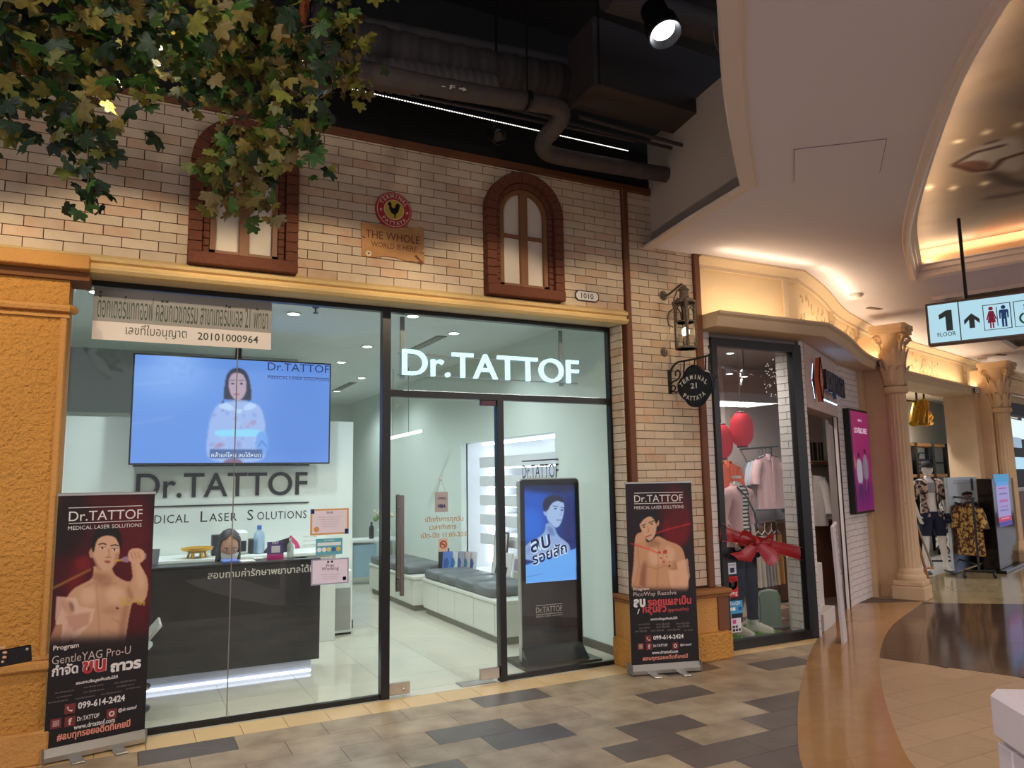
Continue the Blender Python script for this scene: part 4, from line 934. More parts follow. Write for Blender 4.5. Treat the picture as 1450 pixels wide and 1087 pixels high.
for sd in (-1, 1):
    q = 'L' if sd < 0 else 'R'; an = J[q+'an']; 
    def shoe(u, v, an=an, sd=sd):
        y = .065-.29*u; w_ = .040*(math.sin(math.pi*min(1, .12+u*.83))**.5); hh = .085*(1-u)**.8+.032; a = math.pi*v
        return Vector((an[0]+sd*.03*u+w_*math.cos(a), an[1]+y, .012+hh*math.sin(a)**.8))
    part(Tm, 'shoe', MB().sheet(shoe, 12, 8), M_SHOE, 'all', local=True); part(Tm, 'sole', MB().slab([(an[0]+sd*.03*((.065-y)/.29)+x, an[1]+y) for x, y in ((.036, .06), (.042, -.05), (.044, -.14), (.03, -.215), (-.01, -.23), (-.036, -.2), (-.042, -.1), (-.036, .0), (-.036, .06))], -.0, .02), M_SHOE, local=True)
# green mat, gate, bow, stickers
mbm = MB().box((5.04, -.09, .005), (5.98, .62, .018)); GM = single('grass_mat', 'bright green artificial grass mat inside the clothes shop window', 'mat', mbm, mat('green_turf', sr(118, 178, 62), .9, bump=(220, 1, .01), noise=(90, .8, sr(70, 130, 30))), loc=(5.5, .26, .005))
mb = MB()
for i in range(5200):
    x, y = random.uniform(5.04, 5.98), random.uniform(-.09, .62); a = random.uniform(0, 6.28); h = random.uniform(.012, .026); dx, dy = .0035*math.cos(a), .0035*math.sin(a)
    mb.add([(x-dx, y-dy, .018), (x+dx, y+dy, .018), (x+random.uniform(-.012, .012), y+random.uniform(-.012, .012), .018+h)], [(0, 1, 2)])
o = part(GM, 'blades', mb, MATS['green_turf'], weld=False); o['kind'] = 'stuff'
pg = FL(1091, 889); T = thing('security_gate', 'grey-green shop security gate with rounded top beside the grass mat', 'security gate', (pg.x, pg.y, 0), math.radians(-20))
hh = 1.02
q_ = FY(1088, 836, pg.y).z
part(T, 'panel', MB().prism([(-.11, .0), (.11, 0), (.11, q_-.05), (.09, q_-.01), (.0, q_), (-.09, q_-.01), (-.11, q_-.05)], (-.03, .03)), mat('gate_panel', sr(132, 148, 132), .3, .2), local=True)
part(T, 'rim', MB().tube([(-.115, 0, 0), (-.115, 0, q_-.06), (-.09, 0, q_-.01), (0, 0, q_+.005), (.09, 0, q_-.01), (.115, 0, q_-.06), (.115, 0, 0)], .014, 8), mat('gate_rim', sr(176, 182, 176), .3, .4), True, local=True)
part(T, 'foot', MB().box((-.19, -.07, 0), (.19, .07, .03), ch=.008), mat('gate_foot', sr(90, 96, 90), .4), local=True)
# red ribbon bow across the window
M_RIB = mat('red_satin_ribbon', sr(158, 20, 28), .35, spec=.6, noise=(30, .3)); M_GOLDE = mat('ribbon_edge', sr(176, 84, 70), .4)
MB_ = frame(FY(1066, 767, -.19), (1, 0, 0)); c0 = MB_.translation; BW = thing('gift_bow', 'big dark red ribbon bow tied across the clothes shop window', 'ribbon', M=MB_)
g_ = lambda u, v: (FY(u, v, -.19)-c0)
def band(pts_top, pts_bot, dy=lambda a: 0):
    n = len(pts_top)
    def fn(a, b):
        k = min(n-2, int(a*(n-1))); s_ = a*(n-1)-k; T_ = g_(*pts_top[k]).lerp(g_(*pts_top[k+1]), s_); B_2 = g_(*pts_bot[k]).lerp(g_(*pts_bot[k+1]), s_); p_ = T_.lerp(B_2, b); return Vector((p_.x, p_.y+dy(a)-.012*math.sin(math.pi*b), p_.z))
    return fn
for nm, tp_, bt_, f in (('band', [(1022, 741), (1045, 752), (1066, 757)], [(1022, 766), (1045, 768), (1066, 775)], lambda a: .035-.02*a), ('band', [(1066, 757), (1090, 764), (1136, 775)], [(1066, 775), (1090, 780), (1136, 793)], lambda a: .0+.03*a),
                       ('tail', [(1062, 768), (1045, 780), (1028, 783)], [(1072, 776), (1060, 795), (1040, 792)], lambda a: -.02-.03*a), ('tail', [(1080, 768), (1096, 780), (1098, 790)], [(1066, 772), (1080, 796), (1086, 801)], lambda a: -.02-.03*a)):
    part(BW, nm, MB().sheet(band(tp_, bt_, f), 12, 4), M_RIB, 'all', local=True)
def loop(sgn, W, tilt):
    def fn(a, b):
        t = a*2*math.pi; x = sgn*W*(1-math.cos(t))/2; z = tilt*x*sgn+.065*math.sin(t)*(1-math.cos(t))/2*1.25+.035*(b-.5)*0; wv = .055*(b-.5)*2*(.35+.65*(1-math.cos(t))/2)
        return Vector((x, -.035-.055*math.sin(t)*.7-.03*(b-.5), z+wv*.55))
    return fn
part(BW, 'loop', MB().sheet(loop(-1, .20, .28), 28, 6), M_RIB, 'all', local=True); part(BW, 'loop', MB().sheet(loop(1, .22, -.02), 28, 6), M_RIB, 'all', local=True)
part(BW, 'knot', MB().ball((0, -.05, 0), (.028, .03, .036), 12, 8), M_RIB, 'all', local=True)
for pts in ([(1022, 741), (1045, 752), (1062, 757)], [(1022, 766), (1045, 768), (1060, 773)], [(1072, 759), (1090, 764), (1136, 775)], [(1072, 777), (1090, 780), (1136, 793)]):
    part(BW, 'edge_trim', MB().tube([g_(*p_)+Vector((0, .0, 0)) for p_ in pts], .0028, 5), M_GOLDE, local=True)
def sticker(u0, v0, u1, v1, y, col, name, label, texts=(), shapes=(), grp=None, em=None):
    """flat sticker on the glass plane y; texts: (string, x 0..1, z 0..1, width 0..1, colour)"""
    a = FY(u0, v1, y); b = FY(u1, v0, y); w_ = b.x-a.x; h_ = b.z-a.z; M = frame((a.x, y, a.z), (1, 0, 0))
    T = single(name, label, 'sticker', MB().box((a.x, y-.0012, a.z), (b.x, y, b.z)), mat('sticker_%d_%d_%d' % tuple(int(c*255) for c in col), sr(*[c*255 for c in col]), .5), group=grp)
    for (x0, z0, x1, z1, c) in shapes: part(T, 'printed_patch', MB().box((a.x+w_*x0, y-.0016, a.z+h_*z0), (a.x+w_*x1, y-.0012, a.z+h_*z1)), mat('ink_%d_%d_%d' % tuple(int(k*255) for k in c), sr(*[k*255 for k in c]), .5))
    for (s_, x, z, wd, c) in texts: textpart(T, 'print', s_, M @ Matrix.Translation((w_*x, -.0018, h_*z)), mat('ink_%d_%d_%d' % tuple(int(k*255) for k in c), sr(*[k*255 for k in c]), .5), w=w_*wd, align='C')
    return T, M, w_, h_
YG = -.1435
W_, K_ = (1, 1, 1), (.1, .1, .15)
sticker(1031, 796, 1042, 813, YG, (.86, .86, .90), 'card_sticker', 'pale card-payment sticker, topmost on the clothes shop window', [('UnionPay', .5, .75, .8, (.2, .2, .5))], [(.25, .12, .75, .55, (.15, .16, .30))])
T, M, w_, h_ = sticker(1031, 815, 1044, 846, YG, (.78, .10, .12), 'red_sticker', 'red sticker with a yellow round emblem on the clothes shop window', [('omg', .5, .10, .8, W_)])
part(T, 'emblem', MB().lathe([(w_*.48, 0), (w_*.48, .0012), (.0001, .0012)], M=M @ Matrix.Translation((w_*.5, 0, h_*.66)) @ Matrix.Rotation(math.radians(90), 4, 'X')), mat('emblem_yellow', sr(222, 206, 50), .5))
part(T, 'emblem_bird', MB().prism([(w_*.3, h_*.5), (w_*.55, h_*.48), (w_*.72, h_*.62), (w_*.6, h_*.8), (w_*.5, h_*.66), (w_*.34, h_*.7)], (-.003, -.0022), M), M_BLACK)
sticker(1030, 849, 1051, 870, YG, (.25, .62, .82), 'blue_sticker', 'light blue payment sticker low on the clothes shop window', [('ThaiQR', .5, .68, .7, W_)], [(.08, .25, .28, .50, W_), (.32, .25, .52, .50, W_), (.72, .25, .92, .50, (.1, .3, .6))])
sticker(1036, 874, 1049, 896, YG, (.88, .84, .88), 'flower_sticker', 'white sticker with pink flower and dark squares at the foot of the window', [], [(.15, .62, .5, .9, (.8, .3, .55)), (.12, .08, .36, .26, K_), (.42, .08, .64, .26, K_), (.70, .08, .92, .26, K_), (.12, .32, .36, .48, K_), (.42, .32, .64, .48, K_)])
# shirts on hangers
def shirt(loc, rz, col, label, name='shirt', s=1.0, long=False, cat='shirt', group=None, m=None, sleeves=True):
    T = thing(name, label, cat, loc, rz, group)
    m = m or mat(name+'_cloth_%d%d%d' % tuple(int(c*99) for c in col), col, .85, noise=(25, .25))
    out = [(0, 0), (.06, .015), (.11, 0), (.20, -.05)]
    def body(a, b):
        t = (a-.5)*2; w_ = .205+.025*b; x = w_*math.sin(t*math.pi/2); 
        z = -.04-.05*abs(t)**1.5*(1-b)-.66*b*s; return Vector((x, -.055*math.cos(t*math.pi/2)*(.6+.4*b)-.006*math.sin(t*14)*b, z))
    def back(a, b): v = body(a, b); return Vector((v.x, -v.y*.8, v.z+.01))
    part(T, 'front', MB().sheet(body, 16, 10), m, 'all', local=True); part(T, 'back', MB().sheet(back, 16, 10), m, 'all', local=True)
    if sleeves:
        for sd in (-1, 1):
            L_ = .42 if long else .27
            part(T, 'sleeve', MB().tube([(sd*.17, 0, -.10), (sd*.215, 0, -.20), (sd*(.235), 0, -.10-L_*.75), (sd*.25, -.01, -.10-L_)], [.06, .062, .058, .062], 10, cap=False).tube([(sd*.248, -.01, -.085-L_), (sd*.252, -.01, -.12-L_)], .068, 10, cap=False), m, 'all', local=True)
    part(T, 'collar', MB().sheet(lambda a, b: Vector(((.058+.018*b)*math.sin((a-.5)*5.2), -.01+(.045)*math.cos((a-.5)*5.2)*-1*-1, -.005-.035*b-.05*abs(a-.5)*2*b)), 14, 2), m, 'all', local=True)
    part(T, 'placket', MB().box((-.014, -.066, -.62*s), (.014, -.052, -.06)), m, local=True)
    part(T, 'hanger', MB().tube([(-.19, 0, -.075), (0, 0, .0), (.19, 0, -.075)], .006, 6).tube([(0, 0, 0), (0, 0, .045), (.012, 0, .07), (.0, 0, .09), (-.014, 0, .075)], .003, 5), mat('black_hanger', sr(40, 34, 34), .4), True, local=True)
    return T
def at(u, v, y): return FY(u, v, y)
pz = at(1085, 640, 1.55)
RACK = [('pale pink shirt hanging frontmost on the rail in the clothes shop window', sr(226, 186, 186)), ('light blue shirt hanging second behind the pink shirt', sr(186, 196, 216)), ('white shirt hanging third behind the pink shirt', sr(216, 216, 220)), ('grey-blue shirt hanging last behind the pink shirt', sr(130, 130, 150))]
for i, (lb, c) in enumerate(RACK): shirt((pz.x+.05*i-.0, 1.50+.11*i, pz.z-.02-.012*i), math.radians(-6), c, lb, s=1.0, group='shirts on the window rail', long=False)
rz_ = pz.z+.065
T = thing('clothes_rail', 'thin black wall rail carrying shirts above the belts and bags', 'clothes rail', (pz.x, 1.5, 0))
part(T, 'rail', MB().tube([(pz.x+.0, 1.35, rz_), (pz.x+.2, 2.3, rz_)], .012, 8), M_BLACK, True); part(T, 'stand', MB().tube([(pz.x+.02, 1.48, .0), (pz.x+.02, 1.48, rz_)], .010, 6).tube([(pz.x-.15, 1.48, .02), (pz.x+.2, 1.48, .02)], .012, 6), M_BLACK, True)
po = at(1030, 652, 1.6); T = shirt((po.x, 1.6, po.z), math.radians(10), sr(226, 98, 52), 'orange polo shirt hanging behind the lower red lantern', 'polo_shirt', 1.0)
single('polo_rail', 'short black rail from the dark wall holding the orange polo shirt', 'clothes rail', MB().tube([(po.x, 1.55, po.z+.085), (po.x, 2.3, po.z+.085)], .01, 8), M_BLACK, True)
# wooden wardrobe strip behind the orange shirt
single('wood_panel', 'warm lit wooden panel behind the orange polo shirt', 'panel', MB().box((po.x+.12, 2.0, .9), (po.x+.36, 2.05, po.z+.5), ch=.006), mat('oak_panel', sr(190, 132, 74), .5))
# long shelf with plant pot, cone lamp and frame
sh0 = at(1060, 628, 2.1); sh1 = at(1165, 614, 3.2)
SH = single('wall_shelf', 'brown wooden wall shelf above the hanging shirts', 'shelf', MB().box((6.15, 3.5, 1.98), (9.0, 3.85, 2.03), ch=.004), mat('walnut', sr(120, 76, 54), .5))
M_POT = mat('stone_pot', sr(184, 176, 166), .8)
ps = at(1080, 622, 3.6)
def onshelf(u, y=3.65): p_ = at(u, 622, y); return p_.x
xx = onshelf(1079); T = thing('potted_plant', 'small leafy plant in a grey pot on the wooden wall shelf', 'plant', (xx, 3.65, 2.03))
part(T, 'pot', MB().lathe([(.06, 0), (.075, .03), (.08, .15), (.07, .15), (.065, .13)], n=18), M_POT, True, local=True)
for i in range(16):
    a = random.uniform(0, 6.28); r = random.uniform(.06, .13); h = random.uniform(.05, .14)
    part(T, 'leaf', MB().sheet(lambda u, v, a=a, r=r, h=h: Vector((math.cos(a)*r*u-math.sin(a)*.03*math.sin(math.pi*u)*(v-.5)*2, math.sin(a)*r*u+math.cos(a)*.03*math.sin(math.pi*u)*(v-.5)*2, .14+h*math.sin(u*2.2))), 5, 2), mat('dark_leaf', sr(40, 52, 40), .6), 'all', local=True)
xx = onshelf(1087); single('shelf_pot', 'small plain grey pot right of the shelf plant', 'pot', MB().lathe([(.04, 0), (.05, .02), (.055, .11), (.045, .11), (.04, .09)], (xx+.05, 3.65, 2.03), 16), M_POT, True)
xx = onshelf(1098); single('cone_vase', 'tall white cone ornament standing on the wooden wall shelf', 'vase', MB().lathe([(.15, 0), (.02, .62), (.0001, .63)], (xx, 3.68, 2.03), 4), mat('white_card', sr(222, 206, 190), .7))
xx = onshelf(1107); T = thing('picture_frame', 'black framed picture leaning on the wooden shelf behind the white cone', 'picture frame', (xx, 3.8, 2.03)); part(T, 'frame', MB().box((-.13, -.01, 0), (.2, .01, .42)), M_BLACK, local=True); part(T, 'print', MB().box((-.10, -.014, .03), (.17, -.009, .39)), mat('print_grey', sr(170, 166, 160), .6), local=True)
# rack with belts and bags below
pb = at(1080, 740, 1.9)
def drape(x, y, z, w_, h_, col, name, label, cat, grp=None, m=None):
    T = thing(name, label, cat, (x, y, z), math.radians(random.uniform(-12, 12)), grp)
    mm = m or mat(name+'_m%d%d%d' % tuple(int(c*99) for c in col), col, .85, noise=(20, .4))
    part(T, 'cloth', MB().sheet(lambda a, b: Vector(((a-.5)*w_*(1+.15*b), .03*math.sin(a*13+b)*(.3+b)-.02, -h_*b)), 20, 6), mm, 'all', local=True)
    part(T, 'hanger', MB().tube([(-w_*.45, 0, .01), (0, 0, .06), (w_*.45, 0, .01)], .006, 5).tube([(0, 0, .06), (0, 0, .12), (.012, 0, .14), (0, 0, .155)], .003, 5), mat('white_hanger', sr(220, 214, 206), .4), local=True); return T
lowz = at(1105, 745, 1.5).z
for i, (lb, c) in enumerate((('cream scarf on a white hanger, first on the low rail', sr(206, 196, 182)), ('grey folded trousers hanging on the low rail', sr(150, 146, 150)), ('beige trousers hanging on the low rail beside the grey pair', sr(190, 170, 150)), ('mustard patterned cloth hanging last on the low rail', sr(190, 140, 70)))):
    drape(at((1074, 1086, 1098, 1108)[i], 760, 1.45).x, 1.45+.03*i, lowz-.1, .13, .62, c, 'hanging_cloth', lb, 'clothes', 'clothes on the low rail')
single('low_rail', 'low black clothes rail behind the red bow', 'clothes rail', MB().tube([(5.9, 1.47, lowz+.055), (7.2, 1.60, lowz+.055)], .012, 8), M_BLACK, True)
T = thing('display_cube', 'dark display counter with black bags behind the red bow', 'display counter', (6.6, 2.0, 0)); part(T, 'body', MB().box((-.75, -.2, .62), (.9, .25, .86), ch=.01), mat('dark_cabinet', sr(40, 32, 34), .5), local=True); part(T, 'leg', MB().box((-.72, -.17, 0), (-.66, -.11, .62)), M_BLACK, local=True); part(T, 'leg', MB().box((.80, -.17, 0), (.86, -.11, .62)), M_BLACK, local=True)
part(T, 'leg', MB().box((-.72, .17, 0), (-.66, .23, .62)), M_BLACK, local=True); part(T, 'leg', MB().box((.80, .17, 0), (.86, .23, .62)), M_BLACK, local=True)
for i, x in enumerate((-.4, -.12, .17)):
    T2 = thing('handbag', ('black handbag on the display counter, left', 'black handbag on the display counter, middle', 'black handbag on the display counter, right')[i], 'bag', (6.6+x, 2.0, .86), group='black handbags on the display counter'); part(T2, 'body', MB().prism([(-.12, 0), (.12, 0), (.10, .17), (-.10, .17)], (-.05, .05)), mat('black_leather', sr(26, 26, 30), .35), local=True); part(T2, 'handle', MB().tube([(.07*math.cos(a), 0, .17+.08*math.sin(a)) for a in [math.pi*k/8 for k in range(9)]], .006, 6), mat('black_leather', sr(26, 26, 30), .35), True, local=True)
# clothes and shelf seen through the doorway
struct('wall_shop_inner', MB().box((7.3, 2.2, 0), (9.2, 2.28, 3.1)), mat('shop_inner_wall', sr(214, 196, 188), .8))
dz = at(1155, 668, 1.5)
for i, (c, lb, lg) in enumerate(((sr(222, 214, 206), 'white long-sleeved shirt hanging in the doorway of the clothes shop', True), (sr(26, 22, 26), 'black jacket hanging behind the white shirt in the doorway', True), (sr(36, 30, 34), 'dark coat hanging last in the doorway', True))):
    shirt((at(1143+10*i, 668, 1.45).x, 1.45+.16*i, dz.z), math.radians(-30), c, lb, 'hanging_jacket', 1.0, lg, group='jackets in the doorway')
single('doorway_rail', 'black rail holding the jackets in the doorway', 'clothes rail', MB().tube([(at(1138, 660, 1.4).x, 1.4, dz.z+.085), (at(1182, 660, 1.9).x, 1.95, dz.z+.085)], .012, 8), M_BLACK, True)
s0 = at(1138, 660, 1.95); s1 = at(1186, 652, 1.95)
single('doorway_shelf', 'brown wooden shelf above the jackets in the doorway', 'shelf', MB().box((s0.x, 1.80, s0.z+.02), (s1.x, 2.2, s0.z+.06), ch=.004).box((s0.x, 1.9, s0.z-.14), (s0.x+.03, 2.2, s0.z+.02)), mat('walnut', sr(120, 76, 54), .5))
xx = at(1152, 640, 1.98).x; T = thing('framed_print', 'black and white striped canvas standing on the shelf in the doorway', 'picture', (xx, 2.0, s0.z+.06)); part(T, 'frame', MB().box((-.12, -.02, 0), (.20, .01, .30), ch=.004), mat('canvas', sr(200, 190, 180), .7), local=True)
for k in range(6): part(T, 'stripe', MB().box((-.11+.052*k, -.024, .02), (-.09+.052*k+.012*(k % 3), -.019, .28)), M_BLACK, local=True)
tz = at(1152, 736, 1.7).z; single('doorway_table', 'low brown cabinet with a pale top inside the doorway', 'cabinet', MB().box((7.6, 1.5, 0), (8.6, 2.1, tz-.03), ch=.006).box((7.58, 1.48, tz-.03), (8.62, 2.12, tz), ch=.004), mat('table_brown', sr(120, 80, 62), .6))
# white stand and tall sheet in the doorway
a_ = FL(1158, 905); b_ = FL(1196, 904)
Mw = frame((6.42, -.02, 0), t2); Tw = thing('white_stand', 'white tiered display stand with rounded top standing in the clothes shop doorway', 'display stand', M=Mw)
def arch(w_, h0, h1, n=8): return [(0, 0), (w_, 0), (w_, h1)]+[(w_-w_*(k/n), h1-(h1-h0)*(1-math.cos(k/n*math.pi/2))) for k in range(1, n)]+[(0, h0)]
hA = FP(1170, 740, Mw.translation, n2).z; hB = FP(1160, 806, Mw.translation, n2).z; hC = FP(1165, 871, Mw.translation, n2).z
M_WST = mat('stand_white', sr(214, 206, 200), .5)
part(Tw, 'back_board', MB().prism(arch(.48, hB+.1, hA), (.30, .34)), M_WST, local=True)
part(Tw, 'lower_box', MB().box((0, 0, 0), (.62, .34, hC), ch=.004), M_WST, local=True)
part(Tw, 'middle_box', MB().box((.02, .10, hC), (.60, .34, hB), ch=.004), M_WST, local=True)
part(Tw, 'label_card', MB().box((.36, .28, hB+.02), (.46, .30, hB+.18)), mat('card_brown', sr(120, 70, 50), .6), local=True)
ps1 = FL(1199, 908); ps0 = FL(1189, 905)
tall = thing('standing_board', 'tall narrow white price board leaning at the clothes shop doorway', 'sign board', M=frame((ps1.x-.28*t2.x-.02, ps1.y-.28*t2.y, 0), t2))
hT = FP(1176, 741, ps1, n2).z
part(tall, 'board', MB().prism([(.14, .0), (.33, .0), (.21, hT), (-.01, hT-.04)], (-.012, .012)), mat('board_white', sr(210, 200, 204), .5), local=True)
Mt = WM[tall.name] @ frame((.10, -.014, hT*.96), (.22, 0, -1), (1, 0, .2))
textpart(tall, 'lettering', 'FREE GIFT', Mt, mat('board_red', sr(150, 60, 70), .5), w=.5, h=.07); textpart(tall, 'lettering', 'SALE UP TO 50', Mt @ Matrix.Translation((.56, 0, .0)), mat('board_ink', sr(60, 50, 60), .5), w=.62, h=.05)
# track lamps and dangling twinkle branch
pt = at(1062, 525, .9); T = thing('track_lamp', 'white track lamps under the clothes shop ceiling', 'lamp', (pt.x, .9, pt.z))
part(T, 'rail', MB().tube([(-.45, 0, .02), (.35, .3, .0)], .012, 6).tube([(-.35, -.2, -.20), (.35, .5, -.02)], .012, 6), mat('rail_white', sr(190, 186, 190), .5), local=True)
for (x, y, z) in ((-.25, .08, -.04), (.10, .2, -.04)):
    part(T, 'head', MB().lathe([(.03, .09), (.045, .06), (.05, 0), (.04, 0)], (x, y, z), 14), mat('rail_white', sr(190, 186, 190), .5), True, local=True); part(T, 'lens', MB().lathe([(.038, .0), (.038, .004), (.0001, .004)], (x, y, z), 14), emis('lens_light', (1, .97, .95), 12), local=True)
part(T, 'drop', MB().tube([(0, .1, .02), (0, .1, 3.12-pt.z)], .006, 5), M_BLACK, local=True)
T = thing('twig_garland', 'pale bare twig with tiny glass drops hanging near the white brick', 'decoration', (at(1090, 540, .45).x, .45, 0))
for i in range(7):
    p0 = at(1076+5*i, 535+6*(i % 3), .45); part(T, 'twig', MB().tube([p0, p0+Vector((.05, .02, .03)), p0+Vector((.12, .03, .02+.01*i))], [.005, .004, .002], 5), mat('twig_bark', sr(150, 130, 126), .7))
for i in range(34):
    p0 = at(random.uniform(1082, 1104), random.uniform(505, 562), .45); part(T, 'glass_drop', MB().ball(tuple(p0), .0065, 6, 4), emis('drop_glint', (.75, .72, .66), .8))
T = thing('display_screens', 'dark wall of framed photo panels high inside the clothes shop', 'wall display', (5.5, 2.28, 2.2)); part(T, 'board', MB().box((-.5, -.0, .35), (.45, .02, .85)), mat('board_dark', sr(24, 22, 34), .5), local=True)
for i in range(3): part(T, 'picture', MB().ball((-.3+.28*i, -.006, .62), (.07, .01, .12), 8, 6), mat('photo_haze', sr(120, 110, 126), .6), True, local=True)
for i, (x, y) in enumerate(SHOP2_DOWN):
    T = thing('downlight', 'recessed white downlight in the clothes shop ceiling, '+('just behind the window', 'inside the doorway', 'at the middle', 'at the back right', 'above the shirts')[i], 'ceiling light', (x, y, 3.12), group='downlights in the clothes shop'); part(T, 'ring', MB().lathe([(.06, 0), (.06, -.01), (.045, -.01), (.045, .0)], n=16), M_WHITEP, local=True); part(T, 'lens', MB().lathe([(.045, -.004), (.0001, -.004)], n=16), emis('downlight_lens', (1, .98, .95), 10), local=True)
# ------------------------------------------------------------------ open clothes shop between the columns
sf3 = struct('floor_shop_open', MB().slab([(9.4, 1.45), (13.7, 2.85), (20, 4.4), (20, 9), (9.4, 9)], -.03, .002), mat('shop3_floor', sr(206, 204, 200), .12))
struct('ceiling_shop_open', MB().slab([(9.3, 1.5), (13.7, 2.75), (20, 4.6), (20, 9.5), (9.3, 9.5)], 3.13, 3.2), mat('shop3_ceiling', sr(226, 224, 220), .8))
struct('wall_shop_open_left', MB().box((9.2, 1.7, 0), (9.32, 9.5, 3.2)), mat('shop3_wall', sr(206, 210, 206), .8))
SO = Vector((14.2, 3.9, 0)); SN = Vector((.25, -.97, 0)).normalized(); ST = Vector((.97, .25, 0)).normalized()
_b0 = SO-SN*.5-ST*5.0; _b1 = SO-SN*.5+ST*2.6
struct('wall_shop_open_back', MB().slab([(p.x, p.y) for p in (_b0, _b1, _b1-SN*.12, _b0-SN*.12)], 0, 3.2), MATS['shop3_wall'])
WA = Vector((13.75, 2.85, 0)); WB = Vector((16.95, 4.85, 0)); tt = (WB-WA).normalized(); nn_ = Vector((tt.y, -tt.x, 0))
struct('wall_shop_open_right', MB().slab([(p.x, p.y) for p in (WA, WB, WB+nn_*.15, WA+nn_*.15)], 0, 3.2), MATS['shop3_wall'])
def on(u, v, o, n): return FP(u, v, o, n)
# shop line plane through the columns
LO = Vector((11.4, 2.6, 0)); LN = Vector((.33, -.94, 0)).normalized(); LT = Vector((.94, .33, 0))
a = on(1268, 566, LO, LN); b = on(1368, 574, LO, LN)
struct('trim_8', MB().tube([a, b], .02, 6).tube([b, on(1378, 690, LO, LN)], .02, 6), M_BLACK)
# gold foil letter balloon
pb = on(1303, 585, LO, LN); T = thing('letter_balloon', 'gold foil balloon letters hanging on black straps above the open shop', 'balloon', (pb.x, pb.y, pb.z), math.atan2(LT.y, LT.x))
M_GOLD = mat('gold_foil', sr(206, 156, 40), .22, .95)
g3 = lambda u, v: (lambda p: Vector(((p-pb).dot(LT), 0, p.z-pb.z)))(on(u, v, LO, LN))
part(T, 'letter', MB().tube([g3(*q) for q in ((1293, 600), (1295, 585), (1299, 570), (1302, 568), (1302, 585), (1301, 599))], .075, 10), M_GOLD, True, local=True)
part(T, 'letter', MB().tube([g3(*q) for q in ((1303, 599), (1305, 582), (1308, 569), (1310, 570), (1309, 588), (1309, 600))], .07, 10), M_GOLD, True, local=True)
part(T, 'letter', MB().tube([g3(*q) for q in ((1310, 595), (1315, 597), (1318, 590), (1316, 586), (1312, 590), (1313, 600), (1318, 599))], .05, 10), M_GOLD, True, local=True)
for q0, q1 in (((1298, 569), (1297, 561)), ((1308, 568), (1308, 562))): part(T, 'strap', MB().tube([g3(*q0), g3(q1[0], 549)], .018, 5), M_BLACK, local=True)
# black metal shelf unit with tote bags

def s3(u, v, d=0): p = on(u, v, SO-SN*d, SN); return p
T = thing('shelf_unit', 'black metal shelf unit with wooden boards at the back of the open shop', 'shelf', (0, 0, 0))
for nm, v0, v1 in (('board', 625, 632), ('board', 672, 677), ('board', 690, 694)):
    a = s3(1262, v0); b = s3(1343, v0+(1 if v0 > 640 else 3)); part(T, nm, MB().slab([(p.x, p.y) for p in (a, b, b-SN*.38, a-SN*.38)], a.z-.06, a.z), mat('shelf_oak', sr(190, 142, 92), .5))
za = s3(1300, 628).z
for u in (1272, 1302, 1326, 1345):
    a = s3(u, 700); part(T, 'post', MB().box((a.x-.035, a.y-.02, 0), (a.x+.035, a.y+.05, za+.02)), M_BLACK)
    part(T, 'post', MB().box((a.x-.035-SN.x*.38, a.y+.33, 0), (a.x+.03-SN.x*.38, a.y+.38, za+.02)), M_BLACK)
part(T, 'back_rail', MB().tube([s3(1262, 655, .38), s3(1345, 655, .38)], .02, 6), M_BLACK)
for (u0, u1, v0, v1, lb) in ((1270, 1288, 646, 671, 'dark tote bag with white print, left on the shelf unit'), (1297, 1324, 643, 671, 'navy tote bag with white print, right on the shelf unit')):
    a = s3(u0, v1, .1); b = s3(u1, v0, .1); w_ = (b-a).dot(ST); h_ = b.z-a.z-.1; M = frame(a, ST); T = thing('tote_bag', lb, 'bag', M=M, group='printed tote bags')
    cc = mat('tote_navy', sr(40, 52, 92), .8) if u0 > 1290 else mat('tote_dark', sr(44, 46, 52), .8)
    part(T, 'body', MB().box((0, 0, 0), (w_, .12, h_), ch=.02), cc, local=True); part(T, 'handle', MB().tube([(w_*.25, .03, h_), (w_*.3, .03, h_+.12), (w_*.7, .03, h_+.12), (w_*.75, .03, h_)], .012, 6), cc, True, local=True)
    for k in range(3): textpart(T, 'print', 'E-JEANS', M @ Matrix.Translation((w_*.5, -.003, h_*(.68-.27*k))), mat('tote_print', sr(222, 222, 226), .6), w=w_*.8, h=h_*.16, align='C', bold=.03)
# mannequin with cap
pm = FL(1325, 812); q_t = on(1316, 668, pm, LN)
sc = (on(1316, 664, pm, LN).z)/1.80
T3 = thing('shop_mannequin', 'white mannequin with black cap, open floral shirt and navy shorts', 'mannequin', (pm.x, pm.y, 0), math.radians(-22))
J, E = stand_joints(1.78, arms={-1: ((-.20, .01, 1.43), (-.27, .03, 1.16), (-.25, -.06, .93)), 1: ((.20, .01, 1.43), (.29, .05, 1.17), (.24, -.06, .95))}, legs={-1: ((-.095, 0, .92), (-.12, -.01, .50), (-.15, .03, .085)), 1: ((.095, 0, .92), (.14, -.03, .50), (.17, -.03, .085))})
def scl(J, k): return {n: (v[0]*k, v[1]*k, v[2]*k, tuple(r*k for r in v[3]) if isinstance(v[3], tuple) else v[3]*k) for n, v in J.items()}
bd3 = skin_body('body', J, E, 'pel'); part(T3, 'body', MB().add(*bd3), M_MANN, 'all', local=True)
hm, HM = head_mesh((0, -.01, 1.655)); part(T3, 'head', hm, M_MANN, 'all', local=True)
part(T3, 'cap', MB().sheet(lambda a, b: Vector((.086*math.sin(b*math.pi/2*1.02)*math.cos(a*2*math.pi), -.005+.106*math.sin(b*math.pi/2*1.02)*math.sin(a*2*math.pi), 1.69+.10*math.cos(b*math.pi/2))), 24, 8), mat('black_cap_cloth', sr(26, 26, 30), .8), 'all', local=True)
